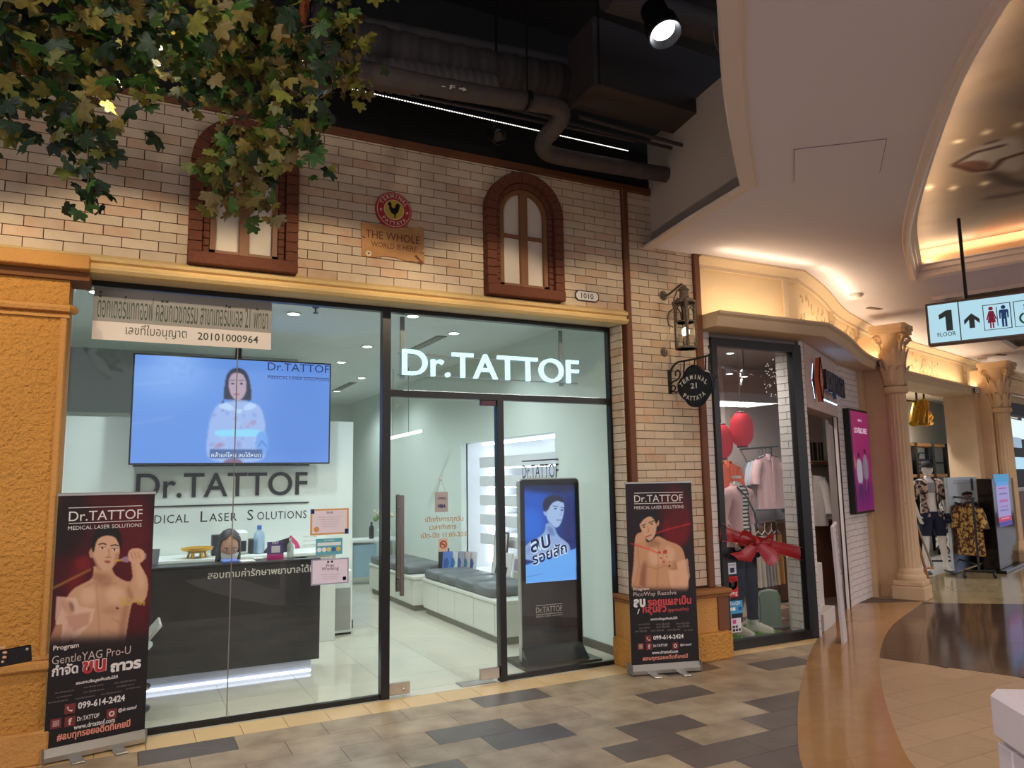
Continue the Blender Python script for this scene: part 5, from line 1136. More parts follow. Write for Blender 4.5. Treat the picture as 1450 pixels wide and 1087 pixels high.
part(T3, 'cap_peak', MB().sheet(lambda a, b: Vector(((a-.5)*.17*(1-.25*b), -.085-.10*b*math.sin(math.pi*(.12+.76*a)), 1.695-.02*b)), 10, 5), MATS['black_cap_cloth'], 'all', local=True)
M_FLOR = mat('floral_cloth', sr(200, 176, 160), .85, noise=(16, 1.0, sr(36, 26, 30)))
MATS['floral_cloth'].node_tree.nodes['Color Ramp'].color_ramp.elements[0].position = .44; MATS['floral_cloth'].node_tree.nodes['Color Ramp'].color_ramp.elements[1].position = .56
localcloth(T3, 'shirt', bd3, [((0, 0, .90), (0, 0, 1)), ((0, 0, 1.49), (0, 0, 1)), ((.065, 0, 0), (1, 0, 0)), ((-.065, 0, 0), (1, 0, 0)), ((0, 0, 1.22), (0, 0, 1))],
           lambda c: ((.90 < c.z < 1.49 and abs(c.x) < .195) or (c.z > 1.18 and abs(c.x) >= .175)) and not (abs(c.x) < .065 and c.y < .02), off=.026, wob=.012, m=M_FLOR)
localcloth(T3, 'vest', bd3, [((0, 0, 1.28), (0, 0, 1)), ((0, 0, 1.44), (0, 0, 1))], lambda c: 1.28 < c.z < 1.44 and abs(c.x) < .10 and c.y < 0, off=.010, m=mat('grey_vest', sr(150, 150, 156), .8))
localcloth(T3, 'shorts', bd3, [((0, 0, .60), (0, 0, 1)), ((0, 0, .98), (0, 0, 1))], lambda c: .60 < c.z < .98 and abs(c.x) < .22, off=.026, wob=.006, m=M_DENIM)
for sd in (-1, 1):
    q = 'L' if sd < 0 else 'R'; an = J[q+'an']
    localcloth(T3, 'slip_on_shoe', bd3, [((0, 0, .055), (0, 0, 1)), ((0, 0, -1), (0, 0, 1))], lambda c, sd=sd: c.z < .055 and c.x*sd > .02, off=.006, m=mat('grey_shoe', sr(76, 84, 96), .6))
# garment racks
def rack(o, t, L_, H, label, clothes, nm='clothes_rack', grp='garments on the open shop racks'):
    M = frame(o, t); T = thing(nm, label, 'clothes rack', M=M)
    part(T, 'rail', MB().tube([(0, 0, H), (L_, 0, H)], .018, 8), M_BLACK, local=True)
    for x in (.03, L_-.03):
        part(T, 'upright', MB().tube([(x, 0, .12), (x, 0, H)], .018, 8), M_BLACK, local=True); part(T, 'foot_bar', MB().tube([(x, -.22, .11), (x, .22, .11)], .016, 8), M_BLACK, local=True)
        for y in (-.21, .21): part(T, 'caster', MB().lathe([(.045, -.012), (.045, .012)], n=12, M=Matrix.Translation((x, y, .045)) @ Matrix.Rotation(math.pi/2, 4, 'X')).tube([(x, y, .05), (x, y, .11)], .01, 5), M_BLACK, local=True)
    part(T, 'low_bar', MB().tube([(0, 0, .2), (L_, 0, .2)], .014, 8), M_BLACK, local=True)
    n = len(clothes)
    for i, (m, lb) in enumerate(clothes):
        x = .12+(L_-.24)*(i+.5)/n; W0 = M @ Vector((x, 0, H-.08)); ang_ = math.atan2(t[1], t[0])+math.pi/2*.72
        shirt((W0.x, W0.y, W0.z), ang_-math.pi/2*.36, (.5, .5, .5), lb, 'hanging_shirt', 1.15, False, m=m, group=grp, cat='shirt')
M_BWP = mat('black_white_print', sr(214, 206, 196), .85, noise=(14, 1.0, sr(18, 18, 22))); M_YLP = mat('yellow_print', sr(206, 166, 96), .85, noise=(22, 1.0, sr(84, 50, 36)))
for m in (M_BWP, M_YLP): r_ = m.node_tree.nodes['Color Ramp'].color_ramp; r_.elements[0].position = .47; r_.elements[1].position = .53
ra = FL(1362, 822); rb = FL(1382, 820)
R0 = Vector((12.15, 3.05, 0)); 
pL = FL(1338, 803); pR = FL(1383, 817)
rt = (Vector((pR.x-pL.x, pR.y-pL.y, 0))).normalized()
H_ = on(1372, 705, Vector((pR.x, pR.y, 0)), LN).z
rack(Vector((pL.x, pL.y, 0)), rt, (pR-pL).length+.15, H_, 'black rolling clothes rack with printed shirts beside the mannequin', [(M_BWP, 'black and white leaf print shirt, first on the rolling rack'), (M_BWP, 'black and white leaf print shirt, second on the rolling rack'), (M_BWP, 'black and white leaf print shirt, third on the rolling rack'), (mat('rust_print', sr(150, 110, 84), .85, noise=(20, 1.0, sr(50, 34, 30))), 'brown printed shirt, fourth on the rolling rack'), (M_YLP, 'yellow and brown leopard print shirt at the end of the rolling rack')])
pL2 = FL(1278, 815); rack(Vector((9.95, 3.35, 0)), Vector((.75, .66, 0)).normalized(), 1.2, 1.5, 'black clothes rack half hidden behind the nearer column', [(mat('wine_cloth', sr(116, 26, 38), .85), 'wine red shirt on the rack behind the easel'), (mat('black_cloth', sr(26, 22, 26), .85), 'black shirt on the rack behind the easel'), (mat('black_cloth', sr(26, 22, 26), .85), 'second black shirt on the rack behind the easel')])
# poster board with a man's portrait
def quadframe(u0, v0, u1, v1, uB, o, n):
    a = on(u0, v1, o, n); b = on(u1, v1, o, n); t_ = Vector((b.x-a.x, b.y-a.y, 0)).normalized(); z1 = on(u0, v0, o, n).z; return a, t_, (b-a).length, z1
bp = FL(1393, 797, 0); a = on(1340, 676, bp, LN); b = on(1391, 676, bp, LN); w_ = (b-a).dot(LT); h_ = a.z
Mb = frame((a.x, a.y, 0.02), LT); T = thing('poster_board', 'tall white advertising board with a man in sunglasses and a grey base', 'poster', M=Mb)
part(T, 'board', MB().box((0, 0, 0), (w_, .04, h_-.02)), mat('foam_board', sr(206, 214, 222), .6), local=True)
P = Paint(60, 150, (.80, .85, .90)); P.poly([(0, .72), (1, .72), (1, 1), (0, 1)], (.50, .55, .64), 1, .8, 0)
P.ell((.5, .225), .14, .05, (.76, .60, .54), 1, .6); P.poly([(.34, .21), (.36, .175), (.5, .165), (.64, .175), (.66, .21), (.5, .20)], (.13, .11, .12), 1, .6); P.poly([(.2, .42), (.26, .30), (.44, .275), (.56, .275), (.74, .30), (.8, .42)], (.20, .22, .28), .9, 1)
P.poly([(.38, .215), (.62, .215), (.61, .235), (.52, .232), (.48, .232), (.39, .235)], (.1, .1, .12), 1, .4)
for k in range(2): P.line([(.16, .04+.025*k), (.84, .04+.025*k)], 1.2, (.55, .58, .66), .8, .4)
P.line([(.66, .03), (.66, .15)], 4, (.12, .14, .20), .9, .4)
print_panel(T, 'poster_face', P, Mb @ Matrix.Translation((0, -.004, 0)), w_, h_-.02, printed('paper_print', 0, .6, .3))
# tall black screen kiosk near the farther column
kp = FL(1418, 811); kO = Vector((kp.x, kp.y, 0)); a = on(1393, 678, kO, LN); b = on(1432, 678, kO, LN); kw = (b-a).dot(LT); kh = a.z
a = on(1404, 678, kO, LN); kw = (b-a).dot(LT)*1.25; Mk = frame((a.x, a.y, 0), LT); T = thing('screen_kiosk', 'tall black mall screen kiosk with a violet notice beside the farther column', 'kiosk', M=Mk)
a0 = on(1400, 806, kO, LN)
part(T, 'cabinet', MB().box((0, 0, .05), (kw*.92, .22, kh), ch=.01), mat('gloss_black', sr(14, 13, 15), .12), local=True); part(T, 'base', MB().box((-.08, -.1, 0), (kw*.92+.2, .4, .05), ch=.008), MATS['gloss_black'], local=True)
P = Paint(60, 150, (.62, .58, .80)); P.poly([(0, 0), (1, 0), (1, .12), (0, .12)], (.32, .60, .86), 1, 1, 0); P.poly([(0, .80), (1, .80), (1, .90), (0, .90)], (.74, .20, .36), 1, 1, 0); P.poly([(0, .90), (1, .90), (1, 1), (0, 1)], (.28, .24, .60), 1, 1, 0)
for v, c in ((.18, (.55, .2, .5)), (.30, (.3, .3, .45)), (.44, (.7, .2, .5)), (.47, (.7, .2, .5)), (.58, (.6, .3, .6)), (.66, (.3, .3, .5)), (.84, (.9, .8, .85))): P.line([(.2, v), (.8, v)], 3, c, .8, .7)
z0 = on(1420, 745, kO, LN).z; z1 = on(1420, 688, kO, LN).z; x0 = kw*.12
print_panel(T, 'screen', P, Mk @ Matrix.Translation((x0, -.004, z0)), kw*.52, z1-z0+.1, printed('screen_print', .75))
part(T, 'blue_topper', MB().box((x0-.03, -.01, z1+.08), (x0+kw*.55, .01, z1+.2)), emis('topper_blue', (.12, .35, .6), .8), local=True)
# easel in front of the column
e0 = FL(1320, 838); eT = on(1283, 712, e0, LN); T = thing('easel', 'wooden display easel leaning beside the nearer column', 'easel', (e0.x, e0.y, 0))
M_OAK = mat('easel_wood', sr(176, 120, 78), .5)
part(T, 'leg', MB().tube([(e0.x, e0.y, 0), eT], .02, 6), M_OAK); back = Vector((e0.x-.15, e0.y+.55, 0)); part(T, 'leg', MB().tube([back, eT+Vector((.02, .02, 0))], .018, 6), M_OAK)
part(T, 'leg', MB().tube([(e0.x-.12, e0.y+.5, 0), eT-Vector((.02, 0, 0))], .018, 6), M_OAK)
foot = Vector((e0.x, e0.y, 0)); pa = eT.lerp(foot, .30); pb_ = eT.lerp(foot, .72)
part(T, 'peg', MB().tube([pb_+Vector((-.06, -.03, 0)), pb_+Vector((.10, -.05, .0))], .016, 6), M_OAK); part(T, 'peg', MB().tube([pa+Vector((-.03, -.01, -.02)), pa+Vector((-.14, .05, .03))], .014, 6), M_OAK)
part(T, 'board', MB().tube([eT+Vector((.04, -.03, -.08)), pb_+Vector((.10, -.04, .02))], .014, 4), mat('easel_board', sr(150, 136, 124), .6))
# red sale card on rack
ps_ = s3(1270, 700, 0)-Vector((.3, .3, 0)); T = thing('sale_sign', 'small red sale card standing behind the nearer column', 'sign', M=frame(ps_, ST)); part(T, 'card', MB().box((-.09, 0, -.02), (.09, .01, .36)), mat('sale_red', sr(170, 34, 40), .5), local=True); part(T, 'post', MB().tube([(0, .01, -ps_.z), (0, .01, 0)], .01, 6), M_BLACK, local=True)
textpart(T, 'print', 'SALE', WM[T.name] @ Matrix.Translation((0, -.003, .22)), mat('tote_print', sr(222, 222, 226), .6), w=.14, align='C')
# lit shop with screens at the far right
pj_ = Vector((15.6, 3.35, 0)); 
struct('wall_far_shop', MB().slab([(14.45, 2.85), (24, 5.4), (24, 5.6), (14.4, 3.05)], 2.75, 3.2).slab([(14.4, 5.2), (24, 7.4), (24, 7.6), (14.4, 5.4)], 0, 3.2), mat('far_shop_dark', sr(40, 38, 44), .6))
struct('wall_far_shop_base', MB().slab([(14.62, 2.95), (24, 5.45), (24, 5.6), (14.55, 3.1)], 0, 1.22), mat('far_shop_panel', sr(120, 96, 86), .5))
FO = Vector((15.2, 3.4, 0)); T = thing('menu_screens', 'row of lit blue and white screens in the far right shop', 'screen', (0, 0, 0))
for (u0, v0, u1, v1, c, e_) in ((1424, 596, 1448, 618, (.75, .88, .95), 1.0), (1428, 620, 1446, 632, (.45, .6, .75), .7), (1440, 648, 1460, 664, (.5, .75, .9), .9), (1422, 580, 1440, 588, (.9, .78, .6), .7), (1452, 596, 1480, 618, (.75, .88, .95), 1.0)):
    a = on(u0, v1, FO, LN); b = on(u1, v0, FO, LN); part(T, 'screen', MB().prism([(0, 0), ((b-a).dot(LT), 0), ((b-a).dot(LT), b.z-a.z), (0, b.z-a.z)], (0, .04), frame(a, LT)), emis('screen_%d%d' % (u0, v0), c, e_))
part(T, 'mounting_pole', MB().tube([on(1436, 640, FO-LN*.1, LN)*1.0, Vector((on(1436, 640, FO-LN*.1, LN).x, on(1436, 640, FO-LN*.1, LN).y, 2.9))], .02, 6).tube([Vector((on(1436, 640, FO-LN*.1, LN).x, on(1436, 640, FO-LN*.1, LN).y, 1.22)), on(1436, 640, FO-LN*.1, LN)], .02, 6), M_BLACK)
struct('trim_9', MB().slab([(14.55, 2.88), (24, 5.38), (24, 5.62), (14.5, 3.12)], 1.2, 1.26), mat('far_counter_top', sr(176, 164, 150), .3))
# ------------------------------------------------------------------ hanging direction sign
sa = FL(1318, 486, 2.68); sb = FL(1450, 472, 2.68); stv = Vector((sb.x-sa.x, sb.y-sa.y, 0)).normalized(); sn = Vector((stv.y, -stv.x, 0))
zt = FP(1316, 433, sa, sn).z; hS = zt-2.68; wS = (sb-sa).length*1.75; Mg = frame(sa, stv)
T = thing('direction_sign', 'lit hanging direction sign reading 1 FLOOR with toilet symbols', 'sign', M=Mg)
part(T, 'case', MB().box((-.02, 0, -.02), (wS, .10, hS+.02), ch=.006), mat('sign_case', sr(96, 72, 62), .4), local=True)
part(T, 'face', MB().box((0, -.006, 0), (wS-.02, .0, hS)), emis('sign_face', (.50, .78, .90), .82), local=True)
ps = lambda u, v: (lambda p: ((p-sa).dot(stv), p.z-sa.z))(FP(u, v, sa, sn))
M_SG = mat('sign_grey_ink', sr(70, 84, 84), .5); k_ = hS
MT = lambda x, z: Mg @ Matrix.Translation((x, -.009, z))
x1_ = ps(1342, 470)[0]; part(T, 'digit', MB().prism([(x1_-.02*k_, .28*k_), (x1_+.13*k_, .28*k_), (x1_+.13*k_, .82*k_), (x1_+.0*k_, .82*k_), (x1_-.17*k_, .72*k_), (x1_-.17*k_, .60*k_), (x1_-.02*k_, .66*k_)], (-.010, -.006)), M_SG, local=True)
textpart(T, 'lettering', 'FLOOR', MT(ps(1341, 475)[0], .14*k_), M_SG, h=.11*k_, w=.42*k_, align='C', bold=.01)
xd_ = ps(1359, 456)[0]; part(T, 'divider', MB().box((xd_-.004, -.009, .0), (xd_+.004, -.006, hS)), M_SG, local=True)
xa = ps(1376, 452)[0]; part(T, 'arrow', MB().prism([(xa-.03*k_*2, .28*k_), (xa+.03*k_*2, .28*k_), (xa+.03*k_*2, .50*k_), (xa+.17*k_, .38*k_), (xa+.17*k_, .50*k_), (xa, .66*k_), (xa-.17*k_, .50*k_), (xa-.17*k_, .38*k_), (xa-.06*k_, .50*k_)], (-.010, -.006)), M_SG, local=True)
M_PK = mat('sign_pink', sr(206, 36, 92), .5); M_BL = mat('sign_blue', sr(36, 104, 196), .5); M_GR = mat('sign_green', sr(40, 120, 90), .5)
def ringbox(x0, z0, x1, z1, m, nm='symbol_frame'): part(T, nm, MB().tube([(x0, -.009, z0), (x1, -.009, z0), (x1, -.009, z1), (x0, -.009, z1)], .0045, 4, closed=True), m, local=True)
x0 = ps(1393, 450)[0]; x1 = ps(1432, 450)[0]; ringbox(x0, .18*k_, x1, .82*k_, M_SG)
def person_sym(cx, m, dress):
    part(T, 'symbol_head', MB().lathe([(.045*k_*1.1, 0), (.0001, .002)], n=14, M=Matrix.Translation((cx, -.009, .72*k_)) @ Matrix.Rotation(math.pi/2, 4, 'X')), m, local=True)
    pts = [(-.05, .66), (.05, .66), (.115, .44), (.085, .43), (.05, .56), (.09, .36), (.045, .36), (.045, .22), (.012, .22), (.012, .36), (-.012, .36), (-.012, .22), (-.045, .22), (-.045, .36), (-.09, .36), (-.05, .56), (-.085, .43), (-.115, .44)] if dress else [(-.085, .66), (.085, .66), (.10, .62), (.10, .44), (.07, .44), (.065, .58), (.055, .58), (.055, .22), (.01, .22), (.01, .42), (-.01, .42), (-.01, .22), (-.055, .22), (-.055, .58), (-.065, .58), (-.07, .44), (-.10, .44), (-.10, .62)]
    part(T, 'symbol_figure', MB().prism([(cx+x*k_, z*k_) for x, z in pts], (-.010, -.007)), m, local=True)
person_sym(ps(1404, 450)[0], M_PK, True); person_sym(ps(1422, 450)[0], M_BL, False)
xm_ = (x0+x1)/2; part(T, 'symbol_bar', MB().box((xm_-.003, -.009, .26*k_), (xm_+.003, -.006, .74*k_)), M_BL, local=True)
x2 = ps(1437, 450)[0]; ringbox(x2, .18*k_, x2+(x1-x0), .82*k_, M_GR)
cx = x2+.24*k_; part(T, 'wheel', MB().tube([(cx+.13*k_*math.cos(a), -.009, .38*k_+.13*k_*math.sin(a)) for a in [math.radians(110+22*i) for i in range(12)]], .008, 5), M_GR, local=True)
part(T, 'symbol_figure', MB().tube([(cx, -.009, .64*k_), (cx+.01, -.009, .45*k_), (cx+.13*k_, -.009, .44*k_), (cx+.17*k_, -.009, .28*k_)], .014, 6), M_GR, local=True); part(T, 'symbol_head', MB().ball((cx, -.009, .70*k_), (.04*k_, .003, .04*k_), 10, 6), M_GR, local=True)
xr_ = ps(1369, 440)[0]
for x in (xr_, xr_+wS*.55): part(T, 'hanging_rod', MB().tube([(x, .05, hS), (x, .05, CZ-2.68)], .014, 8), M_BLACK, True, local=True)
# ------------------------------------------------------------------ white counter at the lower right corner
wc = FL(1397, 972, .95); a = FL(1450, 1003, .95); tdir = (a-wc); tdir.z = 0; tdir.normalize(); nd = Vector((-tdir.y, tdir.x, 0))
if nd.dot(Vector((1, 1, 0))) < 0: nd = -nd
T = thing('white_counter', 'corner of a glossy white counter with a grey niche at the lower right', 'counter', (wc.x, wc.y, 0)); Mc = frame((wc.x, wc.y, 0), tdir)
s_ = 1 if (Mc.to_3x3() @ Vector((0, 1, 0))).dot(nd) > 0 else -1
M_WC = mat('counter_white', sr(206, 196, 204), .3)
def cb(x0, x1, y0, y1, z0, z1, c=.01): y0, y1 = sorted((y0*s_, y1*s_)); return MB().box((x0, y0, z0), (x1, y1, z1), Mc, ch=c)
part(T, 'top', cb(-.0, .9, 0, .55, .80, .95, .02), M_WC); part(T, 'leg', cb(.01, .10, .01, .5, 0, .795, .004), M_WC); part(T, 'leg', cb(.78, .88, .01, .5, 0, .795, .004), M_WC); part(T, 'apron', cb(.10, .78, .012, .05, .735, .795, .002), M_WC)
part(T, 'back_panel', cb(.10, .78, .28, .32, 0, .795, .002), mat('counter_grey', sr(110, 100, 112), .5)); part(T, 'shelf', cb(.10, .78, .05, .28, .02, .05, .002), MATS['counter_grey'])
# ------------------------------------------------------------------ inside the clinic
M_INK = mat('black_letter', sr(30, 30, 34), .4); M_WINK = mat('white_letter', sr(232, 232, 232), .5)
PY = 2.82
def FYf(u, v, y): return FY(u, v, y)
T = thing('wall_logo', 'large black clinic name lettering with two rules on the white partition', 'sign', (0, PY, 0))
ML = lambda x, z: frame((x, PY-.001, z), (1, 0, 0))
textpart(T, 'letters', 'Dr.TATTOF', ML(.07, 1.475), M_INK, w=1.69, h=.25, depth=.012, bold=.008, res=6)
for z in (1.80, 1.39): part(T, 'rule', MB().box((.03, PY-.012, z-.007), (1.78, PY, z+.007)), M_INK)
textpart(T, 'small_letters', 'M', ML(.06, 1.22), M_INK, h=.11); textpart(T, 'small_letters', 'EDICAL', ML(.19, 1.22), M_INK, w=.38, h=.085, spacing=1.1)
textpart(T, 'small_letters', 'L', ML(.68, 1.22), M_INK, h=.11); textpart(T, 'small_letters', 'ASER', ML(.765, 1.22), M_INK, w=.27, h=.085, spacing=1.1)
textpart(T, 'small_letters', 'S', ML(1.14, 1.22), M_INK, h=.11); textpart(T, 'small_letters', 'OLUTIONS', ML(1.24, 1.22), M_INK, w=.52, h=.085, spacing=1.1)
# television hung from the ceiling
TY = 2.55; tl = FY(190, 503, TY); tr = FY(467, 515, TY); bl = FY(184, 656, TY); zt, zb = (tl.z+tr.z)/2, (bl.z+FY(466, 654, TY).z)/2; x0, x1 = bl.x, tr.x
T = thing('television', 'large ceiling-hung television showing a presenter on a blue background', 'television', (x0, TY, zb))
part(T, 'case', MB().box((x0-.015, TY+.002, zb-.015), (x1+.015, TY+.05, zt+.015), ch=.004), M_BLACK)
part(T, 'pole', MB().box(((x0+x1)/2-.02, TY+.03, zt), ((x0+x1)/2+.04, TY+.07, 3.19)), M_BLACK)
qt = lambda u, v: ((FY(u, v, TY).x-x0)/(x1-x0), (zt-FY(u, v, TY).z)/(zt-zb))
P = Paint(230, 130, (.42, .60, .90), qt); B_ = (.35, .56, .88)
P.poly([(184, 500), (470, 512), (470, 660), (184, 660)], (.40, .58, .90), 1, 1, 0); P.poly([(190, 503), (300, 508), (292, 560), (188, 570)], (.50, .68, .96), .6, 12); P.poly([(380, 520), (470, 520), (470, 660), (372, 660)], (.34, .52, .86), .7, 14)
for (a, b, al) in (((188, 545), (240, 540), .3), ((188, 600), (245, 590), .25)): P.line([a, b], 2, (.75, .82, 1), al, 1.2)
P.poly([(316, 586), (318, 540), (324, 524), (338, 520), (350, 526), (355, 545), (357, 568), (346, 566), (322, 566), (314, 565)], (.14, .14, .24), 1, .7)
P.poly([(325, 566), (325, 580), (350, 580), (348, 566)], (.62, .56, .68), 1, .8); P.poly([(323, 542), (326, 530), (337, 526), (347, 532), (350, 546), (347, 560), (338, 568), (330, 564), (325, 555)], (.72, .62, .70), 1, .7)
for x_ in (329.5, 342): P.ell((x_, 543), 2.6, 1.2, (.16, .16, .26), 1, .4); P.line([(x_-3.5, 538.5), (x_+3, 538)], 1, (.2, .18, .28), .9, .3)
P.line([(333.5, 545), (334, 552)], 1, (.55, .46, .58), .7, .4); P.ell((335, 558), 4, 1.5, (.66, .38, .50), 1, .4)
M1 = P.poly([(300, 575), (325, 568), (352, 568), (374, 577), (378, 640), (370, 655), (300, 655), (290, 640)], (.62, .72, .94), 1, .8)
for i in range(40):
    x_, y_ = random.uniform(292, 376), random.uniform(576, 652); P.ell((x_, y_), random.uniform(2, 6), random.uniform(1.5, 4), random.choice([(.54, .52, .76), (.70, .78, .98), (.66, .48, .66), (.44, .56, .86)]), .45, .8, random.random()*3, M1)
P.poly([(325, 568), (338, 590), (350, 568), (366, 574), (352, 582), (338, 578), (322, 582), (306, 575)], (.74, .84, 1), .9, .6, 1)
P.poly([(306, 608), (372, 608), (374, 613), (372, 618), (306, 618), (304, 613)], (.56, .86, 1), .95, .7); P.ell((371, 627), 9.5, 17, (.44, .64, .94), .85, .7); P.line([(366, 632), (371, 624), (377, 632)], 1.2, (.22, .36, .68), .9, .3)
P.poly([(297, 636), (371, 636), (371, 649), (297, 649)], (.28, .38, .60), .9, .6, 0); P.ell((330, 655), 14, 6, (.50, .36, .50), .9, .8)
print_panel(T, 'screen', P, frame((x0, TY-.001, zb), (1, 0, 0)), x1-x0, zt-zb, printed('tv_print', .95))
mk = lambda u, v, dy=.004: frame((FY(u, v, TY).x, TY-dy, FY(u, v, TY).z), (1, 0, 0))
M_TVI = emis('tv_ink', (.05, .06, .2), .6); M_TVW = emis('tv_white', (.8, .88, 1), 1)
textpart(T, 'caption', 'คล้ำแค่ไหน ลบได้หมด', mk(299, 647), M_TVW, w=FY(369, 640, TY).x-FY(299, 640, TY).x)
textpart(T, 'logo', 'Dr.TATTOF', mk(379, 524), M_TVI, w=FY(466, 520, TY).x-FY(379, 520, TY).x, h=.085)
part(T, 'logo_rule', MB().box((FY(379, 530, TY).x, TY-.003, zt-.155), (FY(466, 520, TY).x, TY-.0015, zt-.150)), M_TVI)
textpart(T, 'logo', 'MEDICAL LASER SOLUTIONS', mk(379, 536), M_TVI, w=FY(466, 520, TY).x-FY(379, 520, TY).x, h=.03)
# reception desk
M_SLATE = mat('slate_panel', sr(62, 62, 66), .35, noise=(4, .7, sr(40, 40, 44)))
DX0, DX1, DY = -.55, 1.515, 1.03
T = thing('reception_desk', 'dark slate reception desk with a lit strip along its foot', 'desk', (.5, DY, 0))
part(T, 'front_panel', MB().box((DX0, DY, .115), (DX1, DY+.04, .935), ch=.004), M_SLATE)
part(T, 'side_panel', MB().box((DX1-.04, DY+.04, .115), (DX1, DY+.36, .935), ch=.004), M_SLATE); part(T, 'side_panel', MB().box((DX0, DY+.04, .115), (DX0+.04, DY+.36, .935), ch=.004), M_SLATE)
part(T, 'top_ledge', MB().box((DX0-.0, DY-.005, .935), (DX1+.0, DY+.24, .955), ch=.003), M_SLATE)
part(T, 'worktop', MB().box((DX0+.04, DY+.04, .70), (DX1-.04, DY+.30, .73), ch=.003), M_WHITEP)
part(T, 'plinth', MB().box((DX0+.05, DY+.05, 0), (DX1-.06, DY+.28, .115)), mat('white_plinth', sr(200, 204, 220), .4))
part(T, 'light_strip', MB().box((DX0+.05, DY+.035, .012), (DX1-.06, DY+.05, .03)), emis('desk_led', (.72, .78, 1), 3))
textpart(T, 'lettering', 'สอบถามค่ารักษาพยาบาลได้ที่นี่', frame((.605, DY-.002, .845), (1, 0, 0)), M_WINK, w=.90, bold=.012)
# receptionist
RY = 1.55; RX = FY(325, 776, RY-.14).x
hz_ = FY(325, 773, RY-.14).z
T = thing('person', 'receptionist with long dark hair, white coat and face mask looking down behind the desk', 'person', (RX, RY, 0))
b0 = hz_-1.225
J = {'pel': (0, .05, .52, (.14, .12)), 'waist': (0, .02, .68, (.12, .095)), 'chest': (0, -.03, .84, (.145, .10)), 'ster': (0, -.05, .96, (.12, .08)), 'neck0': (0, -.06, 1.03, .05), 'neck1': (0, -.08, 1.09, .045)}
E = [('pel', 'waist'), ('waist', 'chest'), ('chest', 'ster'), ('ster', 'neck0'), ('neck0', 'neck1')]
for sd in (-1, 1):
    q = 'L' if sd < 0 else 'R'
    J.update({q+'sh': (sd*.165, -.05, .965, .052), q+'el': (sd*.235, -.10, .76, .036), q+'fa': (sd*.17, -.20, .735, .032), q+'wr': (sd*.10, -.28, .755, .023), q+'hp': (sd*.09, .06, .50, .085), q+'kn': (sd*.12, -.10, .48, .058), q+'an': (sd*.12, .06, .09, .036), q+'to': (sd*.13, -.08, .035, .032)})
    E += [('ster', q+'sh'), (q+'sh', q+'el'), (q+'el', q+'fa'), (q+'fa', q+'wr'), ('pel', q+'hp'), (q+'hp', q+'kn'), (q+'kn', q+'an'), (q+'an', q+'to')]
    hand_joints(J, E, q, q+'wr', (-sd*.4, -.9, -.1), (-sd, .3, 0), .2, (0, 0, -1), .92)
J = {k: (v[0], v[1], v[2]+(b0 if v[2] > .6 else 0), v[3]) for k, v in J.items()}
bdR = skin_body('body', J, E, 'pel'); part(T, 'body', MB().add(*bdR), M_SKINP, 'all', local=True)
hm, HM = head_mesh((0, -.10, hz_), 1.08, 0, math.radians(22)); HM = Matrix.Translation((RX, RY, 0)) @ HM
part(T, 'head', hm, M_SKINP, 'all', local=True); face_parts(T, HM, None)
M_HAIR = mat('dark_brown_hair', sr(34, 24, 22), .5, noise=(30, .3))
def hair_fn(a, b):
    t = (a-.5)*2; th = b; ang_ = math.pi/2+t*math.pi*(1-.30*min(1, b/.34)**3)  # around the back of the head, open over the face
    if b < .45: ph = b/.45*math.pi/2; r = math.sin(ph); x = .088*r*math.cos(ang_); y = .104*r*math.sin(ang_)+.012; z = .03+.105*math.cos(ph)
    else: k = (b-.45)/.55; x = (.088+.028*k)*math.cos(ang_)*(1-.12*k); y = (.104-.03*k)*math.sin(ang_)+.012; z = .03-.33*k
    return Vector((x*(1+.03*math.sin(a*60)), y*(1+.03*math.sin(a*60)), z))
part(T, 'hair', MB().add(*(lambda m: ([HM @ v for v in map(Vector, m.v)], m.f))(MB().sheet(hair_fn, 60, 18))), M_HAIR, 'all')
def mask_fn(a, b):
    x = (a-.5)*2*.068*(1-.30*b*b); y = -.062-.052*math.cos((a-.5)*2.6)-.012*math.exp(-((a-.5)/.12)**2)*(1-b); return Vector((x, y, -.018-.085*b))
part(T, 'face_mask', MB().add(*(lambda m: ([HM @ v for v in map(Vector, m.v)], m.f))(MB().sheet(mask_fn, 14, 8))), mat('mask_white', sr(226, 228, 232), .8), 'all')
M_COAT = mat('white_coat', sr(214, 218, 226), .8)
localcloth(T, 'coat', bdR, [((0, 0, .5), (0, 0, 1)), ((0, -.30, 0), (0, 1, 0)), ((0, 0, .985+b0), (0, 0, 1))], lambda c: c.z > .5 and c.z < .985+b0 and c.y > -.30 and not (abs(c.x) < .028 and c.y < -.12), off=.014, wob=.006, m=M_COAT)
localcloth(T, 'trousers', bdR, [((0, 0, .56), (0, 0, 1)), ((0, 0, .12), (0, 0, 1))], lambda c: .12 < c.z < .56, off=.012, m=mat('grey_trousers', sr(70, 70, 80), .8))
Tc = thing('office_chair', 'white office chair under the receptionist', 'chair', (RX, RY+.06, 0)); part(Tc, 'seat', MB().box((-.24, -.22, .36), (.24, .22, .41), ch=.015), M_WHITEP, local=True); part(Tc, 'post', MB().tube([(0, 0, .06), (0, 0, .36)], .025, 10), M_STEEL, True, local=True)
for k in range(5): a = k*2*math.pi/5; part(Tc, 'foot', MB().tube([(0, 0, .08), (.26*math.cos(a), .26*math.sin(a), .03)], .016, 6), M_STEEL, True, local=True)
